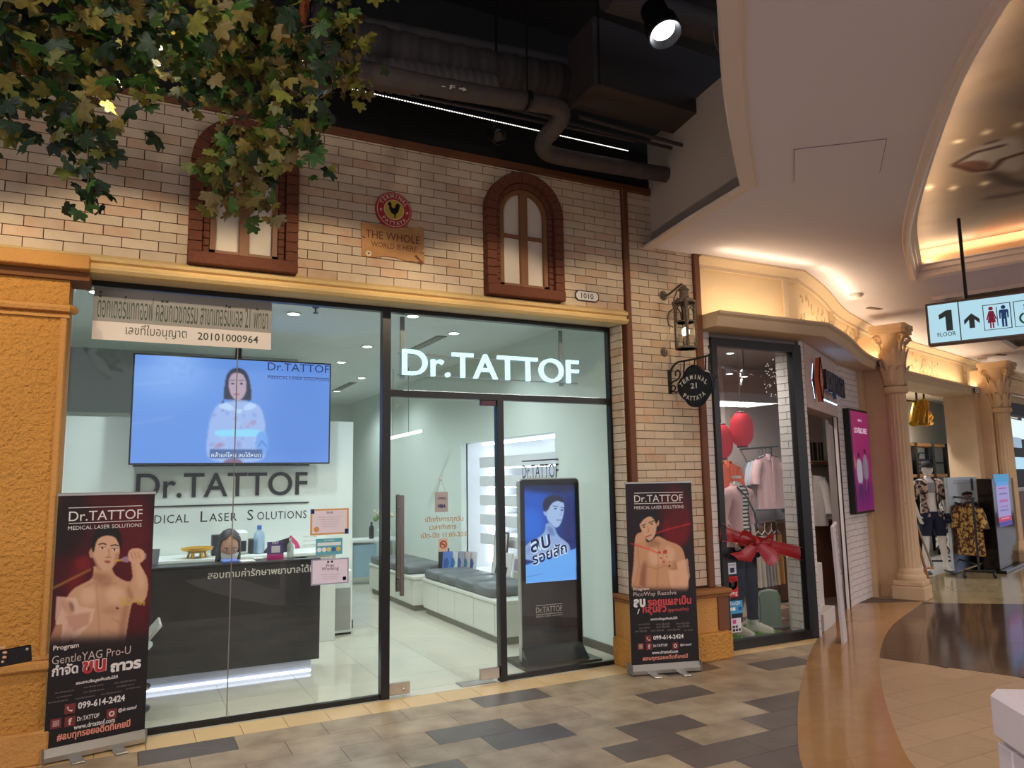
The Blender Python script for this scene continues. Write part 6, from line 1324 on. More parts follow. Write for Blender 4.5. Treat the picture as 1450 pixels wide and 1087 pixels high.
# things on and behind the desk
DZ = .955
def dpx(u, y=DY+.15): return FY(u, 800, y).x
def stand_card(u0, v0, u1, v1, y, base, col, name, label, cat, texts=(), shapes=(), M=None):
    a = FY(u0, v1, y); b = FY(u1, v0, y); h_ = b.z-base; w_ = b.x-a.x; Mx = frame((a.x, y, base), (1, 0, 0)); T = thing(name, label, cat, M=Mx)
    part(T, 'card', MB().box((0, 0, 0), (w_, .012, h_), ch=.002), mat('card_%d_%d_%d' % tuple(int(c*255) for c in col), sr(*[c*255 for c in col]), .5), local=True)
    for (p0, q0, p1, q1, c) in shapes: part(T, 'printed_patch', MB().box((w_*p0, -.0015, h_*q0), (w_*p1, 0, h_*q1)), mat('ink_%d_%d_%d' % tuple(int(k*255) for k in c), sr(*[k*255 for k in c]), .5), local=True)
    for (s_, x, z, wd, c) in texts: textpart(T, 'print', s_, Mx @ Matrix.Translation((w_*x, -.002, h_*z)), mat('ink_%d_%d_%d' % tuple(int(k*255) for k in c), sr(*[k*255 for k in c]), .5), w=w_*wd, align='C')
    return T
stand_card(378, 766, 402, 797, DY+.12, DZ, (.30, .20, .52), 'payment_card', 'purple and pink payment stand card on the reception desk', 'card', [('PAY', .5, .86, .4, (1, 1, 1))], [(.0, .0, 1, .30, (.75, .15, .50)), (.25, .38, .78, .76, (.85, .85, .9))])
# pink drop-shaped emblem on the partition
a = FY(412, 775, PY-.02); T = thing('pink_emblem', 'pink drop-shaped emblem sticker on the white partition', 'sticker', (a.x, PY, a.z))
part(T, 'drop', MB().prism([(.0, .13), (.07, .06), (.10, .0), (.07, -.07), (0, -.10), (-.07, -.07), (-.10, 0), (-.07, .06)], (-.004, -.001)), mat('emblem_pink', sr(206, 60, 120), .5), local=True); part(T, 'centre', MB().prism([(.0, .07), (.045, .02), (.05, -.03), (0, -.06), (-.05, -.03), (-.045, .02)], (-.006, -.004)), M_WHITEP, local=True)
for k in range(5): textpart(T, 'print', 'clinic notice', frame((a.x+.13, PY-.003, a.z+.10-.045*k), (1, 0, 0)), mat('grey_ink', sr(150, 154, 150), .6), w=.15+.02*(k % 2), h=.016)
# bottles, sanitizer, boxes, little golden trays
def bottle(u, v, y, base, h, r, col, name, label, cap, alpha=.6, cat='bottle'):
    x = FY(u, v, y).x; T = thing(name, label, cat, (x, y, base)); m = mat(name+'_plastic', col, .2, alpha=alpha)
    part(T, 'body', MB().lathe([(r*.9, 0), (r, h*.03), (r, h*.62), (r*.85, h*.72), (r*.4, h*.82), (r*.35, h*.88)], n=18), m, True, local=True); part(T, 'cap', MB().lathe([(r*.42, h*.86), (r*.42, h), (r*.36, h*1.01)], n=14), mat(name+'_cap', cap, .4), True, local=True); return T
bottle(367, 760, 2.45, .90, .28, .055, sr(150, 190, 226), 'water_bottle', 'clear blue water bottle on the white back counter', sr(60, 110, 190), .5)
bottle(411, 780, DY+.14, DZ, .17, .028, sr(180, 196, 190), 'sanitiser_bottle', 'small clear hand sanitiser bottle right of the payment card', sr(230, 230, 230), .5)
T = thing('back_counter', 'long white back counter with drawers behind the receptionist', 'cabinet', (.5, 2.5, 0))
cz_ = .90
part(T, 'body', MB().box((-1.0, 2.26, 0), (1.95, 2.80, cz_-.03), ch=.003), M_WHITEP); part(T, 'top', MB().box((-1.02, 2.22, cz_-.03), (1.98, 2.80, cz_), ch=.004), M_WHITEP)
for k in range(4): part(T, 'drawer', MB().box((-.95+.72*k, 2.245, cz_-.22), (-.27+.72*k, 2.262, cz_-.05), ch=.003), M_WHITEP)
def cbox(u0, u1, v0, y, z0, col, name, label, cat, d=.16, rough=.5):
    a = FY(u0, 780, y); b = FY(u1, v0, y); return single(name, label, cat, MB().box((a.x, y, z0), (b.x, y+d, b.z), ch=.006), mat(name+'_body', col, rough), loc=((a.x+b.x)/2, y+d/2, z0))
o = cbox(300, 314, 757, 2.45, cz_, sr(26, 28, 34), 'phone_base', 'black desk telephone at the back left of the receptionist', 'telephone', .12)
T = thing('coffee_machine', 'white and black printer machine behind the receptionist', 'printer', (FY(340, 770, 2.45).x, 2.5, cz_)); a = FY(322, 786, 2.45); b = FY(352, 751, 2.45)
part(T, 'body', MB().box((a.x, 2.45, cz_), (b.x, 2.68, b.z), ch=.02), M_WHITEP); part(T, 'slot', MB().box((a.x+.04, 2.44, b.z-.09), (b.x-.10, 2.452, b.z-.04)), M_BLACK); part(T, 'side_panel', MB().box((b.x-.08, 2.44, cz_+.03), (b.x-.02, 2.452, b.z-.10)), M_BLACK)
cbox(354, 365, 763, 2.45, cz_, sr(34, 32, 36), 'black_box', 'black box beside the water bottle on the back counter', 'box')
T = thing('tablet', 'small dark tablet propped behind the payment card', 'tablet', (FY(392, 770, 2.4).x, 2.42, cz_)); part(T, 'screen', MB().prism([(-.14, 0), (.14, 0), (.14, .15), (-.05, .10)], (0, .02)), mat('tablet_dark', sr(30, 32, 36), .3), local=True)
T = thing('gold_tray', 'gold footed offering tray on the back counter', 'tray', (FY(279, 787, 2.35).x, 2.36, cz_)); part(T, 'bowl', MB().lathe([(.06, .05), (.14, .075), (.15, .10), (.13, .085), (.0001, .08)], n=24), mat('gold_metal', sr(226, 170, 40), .3, .6), True, local=True)
for k in range(6): part(T, 'foot', MB().tube([(.07*math.cos(k*1.047), .07*math.sin(k*1.047), .055), (.085*math.cos(k*1.047), .085*math.sin(k*1.047), 0)], .012, 6), MATS['gold_metal'], True, local=True)
single('blue_folder', 'blue folder lying on the desk before the receptionist', 'folder', MB().box((FY(314, 800, DY+.1).x, DY+.02, DZ), (FY(337, 800, DY+.1).x, DY+.22, DZ+.02), ch=.004), mat('folder_blue', sr(96, 126, 210), .5))
single('paper_sheets', 'white papers lying on the desk beside the blue folder', 'paper', MB().box((FY(340, 800, DY+.1).x, DY+.03, DZ), (FY(360, 800, DY+.1).x, DY+.2, DZ+.008)), M_WINK)
cbox(360, 374, 789, DY+.16, DZ, sr(220, 222, 224), 'tissue_box', 'low white tissue box left of the payment card', 'box', .1)
cbox(420, 436, 791, DY+.10, DZ, sr(96, 92, 88), 'card_terminal', 'grey card terminal near the right end of the desk', 'card reader', .12)
T = thing('monitor', 'grey backed monitor at the left end of the desk', 'monitor', (FY(216, 800, DY+.3).x, DY+.34, .73)); a = FY(200, 812, DY+.32); b = FY(227, 777, DY+.32)
part(T, 'screen', MB().prism([(a.x-.2, .80), (b.x-.03, .80), (b.x, b.z), (a.x-.2, b.z+.01)], (DY+.32, DY+.345)), mat('monitor_grey', sr(150, 160, 168), .3, .3)); part(T, 'stand', MB().box((a.x-.1, DY+.34, .73), (a.x-.04, DY+.38, .95)).box((a.x-.18, DY+.28, .73), (a.x+.04, DY+.44, .745)), MATS['monitor_grey'])
# white swivel stool at the left edge of the desk, partly behind the banner
sx = FL(206, 1006); T = thing('bar_stool', 'white and chrome customer stool half hidden by the left banner', 'stool', (sx.x-.18, sx.y+.05, 0))
bz = FY(225, 881, sx.y+.05).z
part(T, 'base', MB().lathe([(.21, 0), (.21, .012), (.05, .03), (.03, .05)], n=32), mat('stool_base', sr(120, 122, 124), .3, .9), True, local=True); part(T, 'post', MB().tube([(0, 0, .03), (0, 0, .42)], .025, 12), M_STEEL, True, local=True)
part(T, 'foot_ring', MB().tube([(.20*math.cos(a), .17*math.sin(a), .155) for a in [2*math.pi*k/24 for k in range(24)]], .012, 8, closed=True).tube([(.19, 0, .155), (0, 0, .155)], .009, 6), M_STEEL, True, local=True)
part(T, 'seat', MB().lathe([(.02, .41), (.19, .42), (.21, .44), (.21, .46), (.19, .475), (.0001, .48)], n=28), M_WHITEP, True, local=True)
part(T, 'backrest', MB().sheet(lambda a, b: Vector((.12+.12*b, (a-.5)*.34, .46+(bz-.46)*b)), 10, 6).sheet(lambda a, b: Vector((.14+.12*b, (a-.5)*.34, .46+(bz-.46)*b)), 10, 6).tube([(.13, -.17, .46), (.25, -.17, bz), (.25, .17, bz), (.13, .17, .46)], .012, 8), mat('stool_shell', sr(206, 208, 204), .4), 'all', local=True)
# air purifier
a = FY(455, 830, 2.62); b = FY(495, 826, 2.62); T = thing('air_purifier', 'white tower air purifier with a grey mesh front beside the desk', 'air purifier', ((a.x+b.x)/2, 2.64, 0)); pz_ = FY(475, 828, 2.55).z+.16
part(T, 'body', MB().box((a.x, 2.50, .01), (b.x, 2.79, pz_), ch=.02), M_WHITEP); part(T, 'grille', MB().box((a.x+.02, 2.494, .05), (b.x-.02, 2.502, pz_-.19)), mat('mesh_grey', sr(168, 168, 164), .5, bump=(300, .8)))
part(T, 'foot', MB().box((a.x+.01, 2.51, 0), (b.x-.01, 2.78, .02)), M_BLACK); part(T, 'button', MB().lathe([(.012, 0), (.0001, .002)], n=12, M=Matrix.Translation(((a.x+b.x)/2, 2.499, pz_-.09)) @ Matrix.Rotation(math.pi/2, 4, 'X')), MATS['mesh_grey'])
# benches along the right wall
M_CUSH = mat('grey_leather', sr(104, 110, 112), .4, spec=.4); M_BENW = mat('bench_white', sr(216, 218, 208), .45)
def bench(y0, y1, x0, label, bh=.40, seats=4):
    T = thing('bench', label, 'bench', (x0+.3, (y0+y1)/2, 0)); x1 = x0+.74
    n = seats
    part(T, 'base', MB().box((x0+.02, y0+.0, .07), (x1, y1, bh-.03), ch=.003), M_BENW); part(T, 'plinth', MB().box((x0+.05, y0+.02, 0), (x1, y1-.02, .075)), mat('bench_plinth', sr(120, 118, 106), .5)); part(T, 'top_board', MB().box((x0, y0-.02, bh-.035), (x1, y1+.0, bh), ch=.004), M_BENW)
    for k in range(n): ya = y0+.12+(y1-y0-.12)*k/n; yb = y0+.12+(y1-y0-.12)*(k+1)/n; part(T, 'door_panel', MB().box((x0+.012, ya+.004, .09), (x0+.022, yb-.004, bh-.045)), M_BENW)
    for k in range(n):
        ya = y0+.22+(y1-y0-.24)*k/n; yb = y0+.22+(y1-y0-.24)*(k+1)/n
        part(T, 'cushion', MB().box((x0+.02, ya+.002, bh+.001), (x0+.58, yb-.002, bh+.105), ch=.022), M_CUSH, 'all')
    return T
bh1 = FX(700, 871, 3.27).z
bench(1.14, 3.28, 3.27, 'nearer white bench with grey cushions below the lit shelves', .42, 4)
bench(3.45, 5.35, 3.20, 'farther white bench with grey cushions behind the first bench', .42, 3)
# frames, magazine holder on the bench ledge
def lean(y, x, w_, h_, z, m1, name, label, cat, tilt=.16, extra=None, rz=-90):
    M = Matrix.Translation((x, y, z)) @ Matrix.Rotation(math.radians(rz), 4, 'Z') @ Matrix.Rotation(-tilt, 4, 'X'); T = thing(name, label, cat, M=M)
    part(T, 'frame', MB().box((-w_/2, 0, 0), (w_/2, .018, h_)), m1, local=True); part(T, 'sheet', MB().box((-w_/2+.02, -.003, .02), (w_/2-.02, .001, h_-.02)), mat('mount_paper', sr(214, 214, 210), .6), local=True)
    for (x0, z0, x1, z1, c) in (extra or ()): part(T, 'picture', MB().box((w_*x0, -.006, h_*z0), (w_*x1, -.003, h_*z1)), mat('ink_%d_%d_%d' % tuple(int(k*255) for k in c), sr(*[k*255 for k in c]), .5), local=True)
    return T
BZ = .425
M_FRW = mat('frame_dark_wood', sr(84, 74, 68), .5)
lean(2.62, 3.98, .36, .56, BZ, M_FRW, 'framed_certificate', 'tall dark framed certificate leaning in the lit niche', 'picture frame', .12)
lean(2.40, 3.90, .44, .34, BZ, mat('frame_white', sr(220, 216, 210), .5), 'photo_frame', 'white framed sheet with three small photos before the dark certificate', 'picture frame', .2, [(-.34, .25, -.14, .52, (.25, .22, .22)), (-.10, .25, .10, .52, (.3, .24, .22)), (.14, .25, .34, .52, (.22, .2, .2))])
lean(1.98, 3.92, .30, .32, BZ, MATS['frame_white'], 'flyer_frame', 'pale flyer stand to the right of the photo frame', 'picture frame', .1, [(-.35, .5, .35, .9, (.62, .55, .62)), (-.35, .1, .35, .45, (.7, .7, .66))])
lean(1.42, 3.86, .16, .34, BZ, MATS['frame_white'], 'leaflet_stand', 'narrow leaflet with a red picture beside the screen kiosk', 'leaflet', .12, [(-.4, .5, .4, .9, (.55, .3, .32)), (-.4, .08, .4, .48, (.35, .36, .34))])
Mh = Matrix.Translation((3.72, 3.36, .425)) @ Matrix.Rotation(math.radians(-62), 4, 'Z'); T = thing('magazine_holder', 'clear magazine holder between the two benches', 'magazine rack', M=Mh)
part(T, 'side', MB().box((-.24, -.01, 0), (-.23, .2, .30)), M_BLACK, local=True); part(T, 'base', MB().box((-.24, -.01, 0), (.24, .2, .015)), M_WHITEP, local=True)
for i, c in enumerate(((.35, .5, .8), (.8, .82, .85), (.6, .62, .7), (.75, .7, .7), (.8, .8, .82))):
    Mx = Mh @ Matrix.Translation((-.15+.085*i, .02+.02*i, .02)) @ Matrix.Rotation(-.12, 4, 'X'); T2 = thing('magazine', ('blue and white magazine leftmost in the holder', 'white magazine second in the holder', 'grey magazine third in the holder', 'pale magazine fourth in the holder', 'white magazine at the right end of the holder')[i], 'magazine', M=Mx, group='magazines in the clear holder')
    part(T2, 'cover', MB().box((-.06, 0, 0), (.09, .008, .26)), mat('mag_%d' % i, sr(*[k*255 for k in c]), .35), local=True); part(T2, 'cover_print', MB().prism([(-.03, .03), (.03, .03), (.05, .12), (.02, .18), (-.03, .15)], (-.002, -.0005)), mat('mag_ink_%d' % (i % 2), sr(60, 90+40*(i % 2), 160), .5), local=True)
# screen kiosk
kA = FL(752, 943); KY = .30; x0 = 3.12; x1 = 3.69; kh = 1.60
KR = Vector((.995, -.06, 0)); Mk = frame((3.115, .36, 0), KR); kw = .59
T = thing('screen_kiosk', 'tall black floor screen with blue advert of a man behind the shop glass', 'kiosk', M=Mk)
M_KB = mat('kiosk_black', sr(30, 26, 26), .15); M_KS = mat('kiosk_silver', sr(186, 186, 182), .35, .6)
def rrect(w_, h_, r, z0=0): return [(0, z0), (w_, z0)]+[(w_-r+r*math.cos(a), h_-r+r*math.sin(a)) for a in [math.radians(k*15) for k in range(7)]]+[(r+r*math.cos(a), h_-r+r*math.sin(a)) for a in [math.radians(90+k*15) for k in range(7)]]
part(T, 'casing', MB().prism(rrect(kw+.02, kh+.01, .045, .04), (-.0, .055)), M_KS, local=True)
part(T, 'front_glass', MB().prism([(x+.01, z) for x, z in rrect(kw, kh, .035, .045)], (-.006, .0)), M_KB, local=True)
part(T, 'base_plate', MB().box((-.07, -.22, 0), (kw+.09, .22, .03), ch=.006).prism([(0, 0), (.15, 0), (0, .12)], (0, kw), Matrix(((0, 1, 0, .0), (-1, 0, 0, -.0), (0, 0, 1, .03), (0, 0, 0, 1)))), M_KB, local=True)
ko = Mk.translation; kn = Vector((KR.y, -KR.x, 0)).normalized()
def kq(u, v): p = FP(u, v, ko+kn*.008, kn); return ((p-ko).dot(KR.normalized()), p.z)
sx0, sz0 = kq(742, 826); sx1, sz1 = kq(809, 686); sx0, sx1 = .05, kw-.03; 
kk = lambda u, v: ((kq(u, v)[0]-sx0)/(sx1-sx0), (sz1-kq(u, v)[1])/(sz1-sz0))
P = Paint(110, 230, (.10, .20, .48), kk)
P.ell((755, 715), 26, 50, (.12, .34, .78), .9, 14); P.ell((752, 745), 18, 26, (.16, .42, .86), .8, 8); P.poly([(737, 680), (815, 680), (815, 698), (737, 696)], (.06, .08, .22), .8, 5); P.poly([(800, 700), (815, 700), (815, 775), (795, 770)], (.10, .14, .40), .8, 5)
skb = (.56, .66, .86)
P.poly([(740, 778), (748, 768), (764, 760), (772, 752), (773, 738), (786, 746), (789, 757), (798, 764), (808, 772), (806, 790), (742, 796)], skb, 1, 1.0)
P.poly([(740, 785), (752, 770), (766, 762), (760, 780)], (.40, .52, .78), .6, 3); P.poly([(774, 742), (784, 748), (786, 760), (776, 756)], (.34, .44, .68), .7, 2)
P.poly([(773, 722), (775, 712), (782, 706), (793, 706), (799, 712), (799, 722), (797, 733), (793, 744), (786, 748), (778, 742), (774, 733)], (.64, .73, .90), 1, .7); P.ell((772.5, 725), 2.8, 5, (.56, .66, .86), 1, .5)
P.poly([(770, 724), (768, 712), (773, 704), (783, 700), (794, 702), (799, 708), (797, 712), (790, 708), (781, 712), (777, 720), (774, 724)], (.14, .15, .26), 1, .8)
for a, b in (((783, 716), (790, 717)), ((794, 718), (798, 719))): P.line([a, b], 1.5, (.14, .16, .30), 1, .4); P.ell(((a[0]+b[0])/2, a[1]+4), 2, 1, (.1, .12, .25), 1, .3)
P.line([(793, 720), (795.5, 728), (792.5, 730)], 1, (.42, .52, .76), .9, .5); P.line([(788, 736), (795, 736)], 2, (.46, .40, .60), 1, .5); P.line([(776, 736), (783, 745), (789, 748)], 1.5, (.34, .42, .66), .8, .8)
P.poly([(737, 802), (816, 776), (816, 830), (737, 830)], (.42, .66, .96), 1, .8, 0); P.line([(742, 818), (768, 812)], 1, (.2, .3, .7), .7, .4)
print_panel(T, 'screen', P, Mk @ Matrix.Translation((sx0, -.008, sz0)), sx1-sx0, sz1-sz0, printed('kiosk_print', .95))
M_KN = emis('kiosk_navy', (.01, .03, .16), .6); M_KW = emis('kiosk_white', (.7, .82, 1), .9)
for s_, u, v, w_, sh in (('ลบ', 752, 783, .22, .0), ('รอยสัก', 754, 800, .37, 0)):
    x_, z_ = kq(u, v); Mx = Mk @ Matrix.Translation((x_, -.011, z_)) @ Matrix.Rotation(-math.radians(15), 4, 'Y')
    textpart(T, 'caption', s_, Mx, M_KW, w=w_, bold=.07, shear=.15); textpart(T, 'caption', s_, Mx @ Matrix.Translation((.003, -.0015, .002)), M_KN, w=w_*.985, bold=.02, shear=.15)
x_, z_ = kq(759, 868); M_KL = mat('kiosk_logo', sr(200, 190, 184), .5)
textpart(T, 'logo', 'Dr.TATTOF', Mk @ Matrix.Translation((x_, -.0085, z_)), M_KL, w=.26, h=.05); part(T, 'logo_rule', MB().box((x_, -.009, z_+.062), (x_+.26, -.0065, z_+.066)).box((x_, -.009, z_-.016), (x_+.26, -.0065, z_-.012)), M_KL, local=True)
textpart(T, 'logo', 'MEDICAL LASER SOLUTIONS', Mk @ Matrix.Translation((x_, -.0085, z_-.038)), M_KL, w=.26, h=.012)
# small table with flowers at the back and the far things
T = thing('side_table', 'small white table with a glass cube far back in the clinic', 'table', (3.48, 6.4, 0)); part(T, 'top', MB().box((-.35, -.25, .66), (.5, .25, .70), ch=.005), M_WHITEP, local=True)
for x, y in ((-.32, -.22), (.47, -.22), (-.32, .22), (.47, .22)): part(T, 'leg', MB().box((x-.02, y-.02, 0), (x+.02, y+.02, .66)), M_WHITEP, local=True)
part(T, 'blue_panel', MB().box((-.28, -.2, .12), (.1, .2, .62)), mat('pale_blue_box', sr(150, 180, 196), .3), local=True)
T = thing('flower_vase', 'vase of cream flowers on the far white table', 'flowers', (3.72, 6.35, .70)); part(T, 'vase', MB().lathe([(.05, 0), (.08, .05), (.09, .12), (.05, .18), (.06, .2)], n=18), M_WHITEP, True, local=True)
for i in range(26):
    a = random.uniform(0, 6.28); r = random.uniform(.02, .19); z = random.uniform(.24, .52)-r*.4; part(T, 'flower', MB().ball((r*math.cos(a), r*math.sin(a), z), random.uniform(.025, .045), 8, 5), mat(*random.choice([('petal_cream', sr(222, 210, 180)), ('petal_green', sr(120, 140, 70)), ('petal_pink', sr(206, 160, 150))])), 'all', local=True)
bottle(526, 755, 6.3, .70, .26, .04, sr(20, 22, 22), 'dark_bottle', 'dark bottle left of the far flower vase', sr(20, 20, 20), 1)
# ceiling fittings of the clinic
def down(x, y, z, label, i): 
    T = thing('downlight', label, 'ceiling light', (x, y, z), group='downlights in the clinic ceiling'); part(T, 'ring', MB().lathe([(.075, 0), (.075, -.008), (.055, -.008), (.055, .0)], n=20), M_WHITEP, local=True); part(T, 'lens', MB().lathe([(.055, -.003), (.0001, -.003)], n=20), emis('clinic_lens', (.95, .98, 1), 14), local=True)
DL = ['near the left television edge', 'right of the television', 'deeper right of the television', 'far back near the right wall', 'above the glass door', 'left of the television', 'above the reception desk', 'above the screen kiosk', 'farthest back on the right', 'behind the partition', 'farthest back on the left']
for i, (x, y) in enumerate(CLINIC_DOWN): down(x, y, 3.199, 'round white downlight in the clinic ceiling '+DL[i], i)
for i, (y0, y1, x) in enumerate(((2.0, 2.9, 3.04), (6.16, 7.37, 3.16))):
    T = thing('linear_vent', ('long slotted ceiling vent above the glass door', 'long slotted ceiling vent farther back')[i], 'ceiling vent', (x, y0, 3.199), group=None); part(T, 'frame', MB().box((-.06, 0, -.006), (.06, y1-y0, 0)), mat('vent_grey', sr(120, 124, 122), .5), local=True)
    for k in range(3): part(T, 'slat', MB().box((-.04+.032*k, .02, -.012), (-.025+.032*k, y1-y0-.02, -.006)), M_STEEL, local=True)
pl = FY(620, 610, 5.0); T = thing('pendant_lamp', 'thin linear pendant lamp hanging on two wires over the benches', 'pendant lamp', (2.9, 5.4, 2.25))
a = FY(549, 621, 4.6); b = FY(597, 610, 4.2)
part(T, 'bar', MB().tube([a, b], .022, 6), mat('pendant_white', sr(230, 236, 236), .4, emit=(.9, 1, 1), es=1.6))
for p in (a.lerp(b, .15), a.lerp(b, .62)): part(T, 'wire', MB().tube([p, (p.x, p.y, 3.2)], .005, 4), mat('wire_grey', sr(110, 116, 114), .5))
T = thing('sprinkler', 'small ceiling sprinkler behind the top of the left pane', 'sprinkler', (FL(447, 436, 3.19).x, FL(447, 436, 3.19).y, 3.2)); part(T, 'head', MB().lathe([(.03, 0), (.03, -.01), (.008, -.012), (.008, -.05), (.025, -.055), (.025, -.06)], n=12), mat('sprinkler_grey', sr(90, 94, 92), .4, .5), local=True)
# lit shop name behind the transom
LY = .06; a = FY(569, 531, LY); b = FY(818, 541, LY); T = thing('lit_shop_name', 'glowing white shop name letters behind the transom glass', 'sign', (a.x, LY, a.z))
M_LIT = emis('lit_letters', (.60, .92, 1.0), 1.45)
x = a.x; Wt = b.x-a.x; hT = FY(569, 494, LY).z-a.z
tm = textmb('Dr.TATTOF', frame((x, LY, a.z), (1, 0, 0)), w=Wt, h=hT, bold=.006, depth=.03, res=6); part(T, 'letters', tm, M_LIT, weld=False)
for z in (a.z+hT*.86, a.z+.01): part(T, 'support_bar', MB().box((x-.02, LY+.03, z-.006), (x+Wt+.02, LY+.042, z+.006)), mat('bar_grey', sr(130, 134, 134), .4, .6))
for xx in (x+.02, x+Wt-.14): part(T, 'hanger_post', MB().box((xx-.018, LY+.045, a.z-.02), (xx+.018, LY+.06, 2.935)), MATS['bar_grey'])
textpart(thing('window_number', 'small etched number at the top corner of the door glass', 'sticker', (XM+.12, -.012, 2.18)), 'print', '75', frame((XM+.08, -.012, 2.17), (1, 0, 0)), mat('grey_ink', sr(150, 154, 150), .6), w=.05)
# right wall logo seen above the kiosk
T = thing('small_logo', 'small black clinic logo with drips on the right wall behind the kiosk', 'sign', (4.0, 1.2, 0)); 
pA = FX(740, 677, 4.015); pB = FX(791, 673, 4.015); Mx = frame(pA, (0, -1, 0)); Wl = pA.y-pB.y
textpart(T, 'letters', 'Dr.TATTOF', Mx, M_INK, w=Wl, h=.15); part(T, 'rule', MB().box((0, -.006, .185), (Wl, -.001, .20), Mx), M_INK); textpart(T, 'small_letters', 'MEDICAL LASER SOLUTIONS', Mx @ Matrix.Translation((0, 0, -.09)), M_INK, w=Wl, h=.035)
part(T, 'rule', MB().box((0, -.006, -.035), (Wl, -.001, -.022), Mx), M_INK)
# ------------------------------------------------------------------ papers and signs on the shop glass
GY = -.0065
def gs(*a, **k): return sticker(*a, **k)
T = thing('licence_sign', 'grey and white Thai licence banner at the top left of the glass', 'sign', (-.26, GY, 2.58))
part(T, 'grey_band', MB().box((-.26, GY-.002, 2.70), (.89, GY, 2.932)), mat('band_grey', sr(140, 138, 134), .5)); part(T, 'white_band', MB().box((-.26, GY-.002, 2.575), (.89, GY, 2.70)), mat('band_white', sr(216, 206, 200), .5))
M_GRN = mat('dark_green_ink', sr(34, 58, 44), .5); fg = lambda x, z: frame((x, GY-.0022, z), (1, 0, 0))
textpart(T, 'lettering', 'ด็อกเตอร์แททออฟ คลินิกเวชกรรม สาขาเทอร์มินอล 21 พัทยา', fg(-.235, 2.725), M_GRN, w=1.10, h=.18, res=3)
textpart(T, 'lettering', 'เลขที่ใบอนุญาต', fg(-.06, 2.60), M_GRN, w=.38, h=.095); textpart(T, 'lettering', '20101000964', fg(.39, 2.615), M_GRN, w=.41, h=.055, bold=.01)
M_OCI = mat('ochre_ink', sr(170, 134, 70), .5, emit=sr(150, 120, 70), es=.12)
T = thing('opening_hours', 'ochre Thai opening hours lettering on the glass door', 'sticker', (2.1, GY, 1.15))
hp = lambda u, v: frame((FY(u, v, GY).x, GY-.001, FY(u, v, GY).z), (1, 0, 0))
for s_, u, v, u1 in (('เปิดทำการทุกวัน', 602, 739, 656), ('เวลาทำการ', 608, 750, 646), ('เปิด-ปิด 11:00-20:0', 596, 762, 662)):
    textpart(T, 'lettering', s_, hp(u, v), M_OCI, w=FY(u1, v, GY).x-FY(u, v, GY).x, bold=.015)
T, M, w_, h_ = sticker(621, 762, 634, 781, GY, (.84, .74, .66), 'no_smoking_sign', 'small red no smoking sticker on the glass door')
rg = MB().tube([(w_*.5+w_*.34*math.cos(a), -.003, h_*.55+w_*.34*math.sin(a)) for a in [2*math.pi*k/20 for k in range(20)]], .004, 5, closed=True).tube([(w_*.26, -.003, h_*.55+w_*.24), (w_*.74, -.003, h_*.55-w_*.24)], .004, 5).box((w_*.28, -.004, h_*.53), (w_*.68, -.002, h_*.58))
part(T, 'symbol', MB().add([M @ Vector(v) for v in rg.v], rg.f), mat('nosmoke_red', sr(180, 50, 40), .5))
a = FY(616, 725, GY-.01); b = FY(634, 696, GY-.01); T = thing('open_tag', 'pale hanging tag reading OPEN and VISA on the glass door', 'sign', (a.x, GY-.01, a.z)); wv = b.x-a.x; hv = b.z-a.z
part(T, 'card', MB().box((a.x, GY-.012, a.z), (b.x, GY-.008, b.z)), mat('tag_grey', sr(176, 170, 170), .5)); M_NAVY = mat('navy_ink', sr(36, 36, 110), .5)
textpart(T, 'print', 'OPEN', frame((a.x+wv/2, GY-.013, a.z+hv*.62), (1, 0, 0)), M_NAVY, w=wv*.62, align='C'); textpart(T, 'print', 'VISA', frame((a.x+wv/2, GY-.013, a.z+hv*.22), (1, 0, 0)), M_NAVY, w=wv*.62, align='C', bold=.05, shear=.2)
part(T, 'string', MB().tube([(a.x+wv*.15, GY-.01, b.z-.005), (a.x+wv*.45, GY-.01, b.z+.095)], .002, 4).tube([(a.x+wv*.85, GY-.01, b.z-.005), (a.x+wv*.5, GY-.01, b.z+.095)], .002, 4), M_STEEL); part(T, 'suction_hook', MB().lathe([(.012, 0), (.012, .004), (.004, .012), (.0001, .012)], n=12, M=Matrix.Translation((a.x+wv*.47, GY, b.z+.10)) @ Matrix.Rotation(math.pi/2, 4, 'X')), M_WHITEP)
# certificates
T, M, w_, h_ = sticker(439, 719, 494, 758, GY, (.82, .62, .38), 'certificate', 'gold and blue bordered certificate on the glass beside the mullion', [('SHA', .5, .80, .18, (.2, .25, .5))], [(.05, .07, .95, .93, (.88, .84, .90)), (0, .82, .10, 1, (.2, .22, .5)), (.9, 0, 1, .2, (.2, .22, .5))])
M_FINE = mat('fine_print', sr(150, 130, 136), .6)
for k in range(5): textpart(T, 'fine_print', 'certificate of safety and health', M @ Matrix.Translation((w_*.5, -.002, h_*(.66-.09*k))), M_FINE, w=w_*(.6-.06*k), h=h_*.035, align='C')
part(T, 'seal', MB().add([M @ Vector(v) for v in (lambda t: t.v)(MB().lathe([(w_*.07, 0), (.0001, .001)], n=16, M=Matrix.Translation((w_*.16, -.002, h_*.22)) @ Matrix.Rotation(math.pi/2, 4, 'X')))], MB().lathe([(w_*.07, 0), (.0001, .001)], n=16).f), mat('seal_gold', sr(206, 150, 80), .4))
T, M, w_, h_ = sticker(447, 761, 485, 786, GY, (.35, .66, .74), 'payment_sticker', 'teal payment methods sticker between the two certificates', [('QR PAYMENT', .5, .84, .4, (1, 1, 1))], [(.06, .55, .94, .76, (.85, .9, .92))])
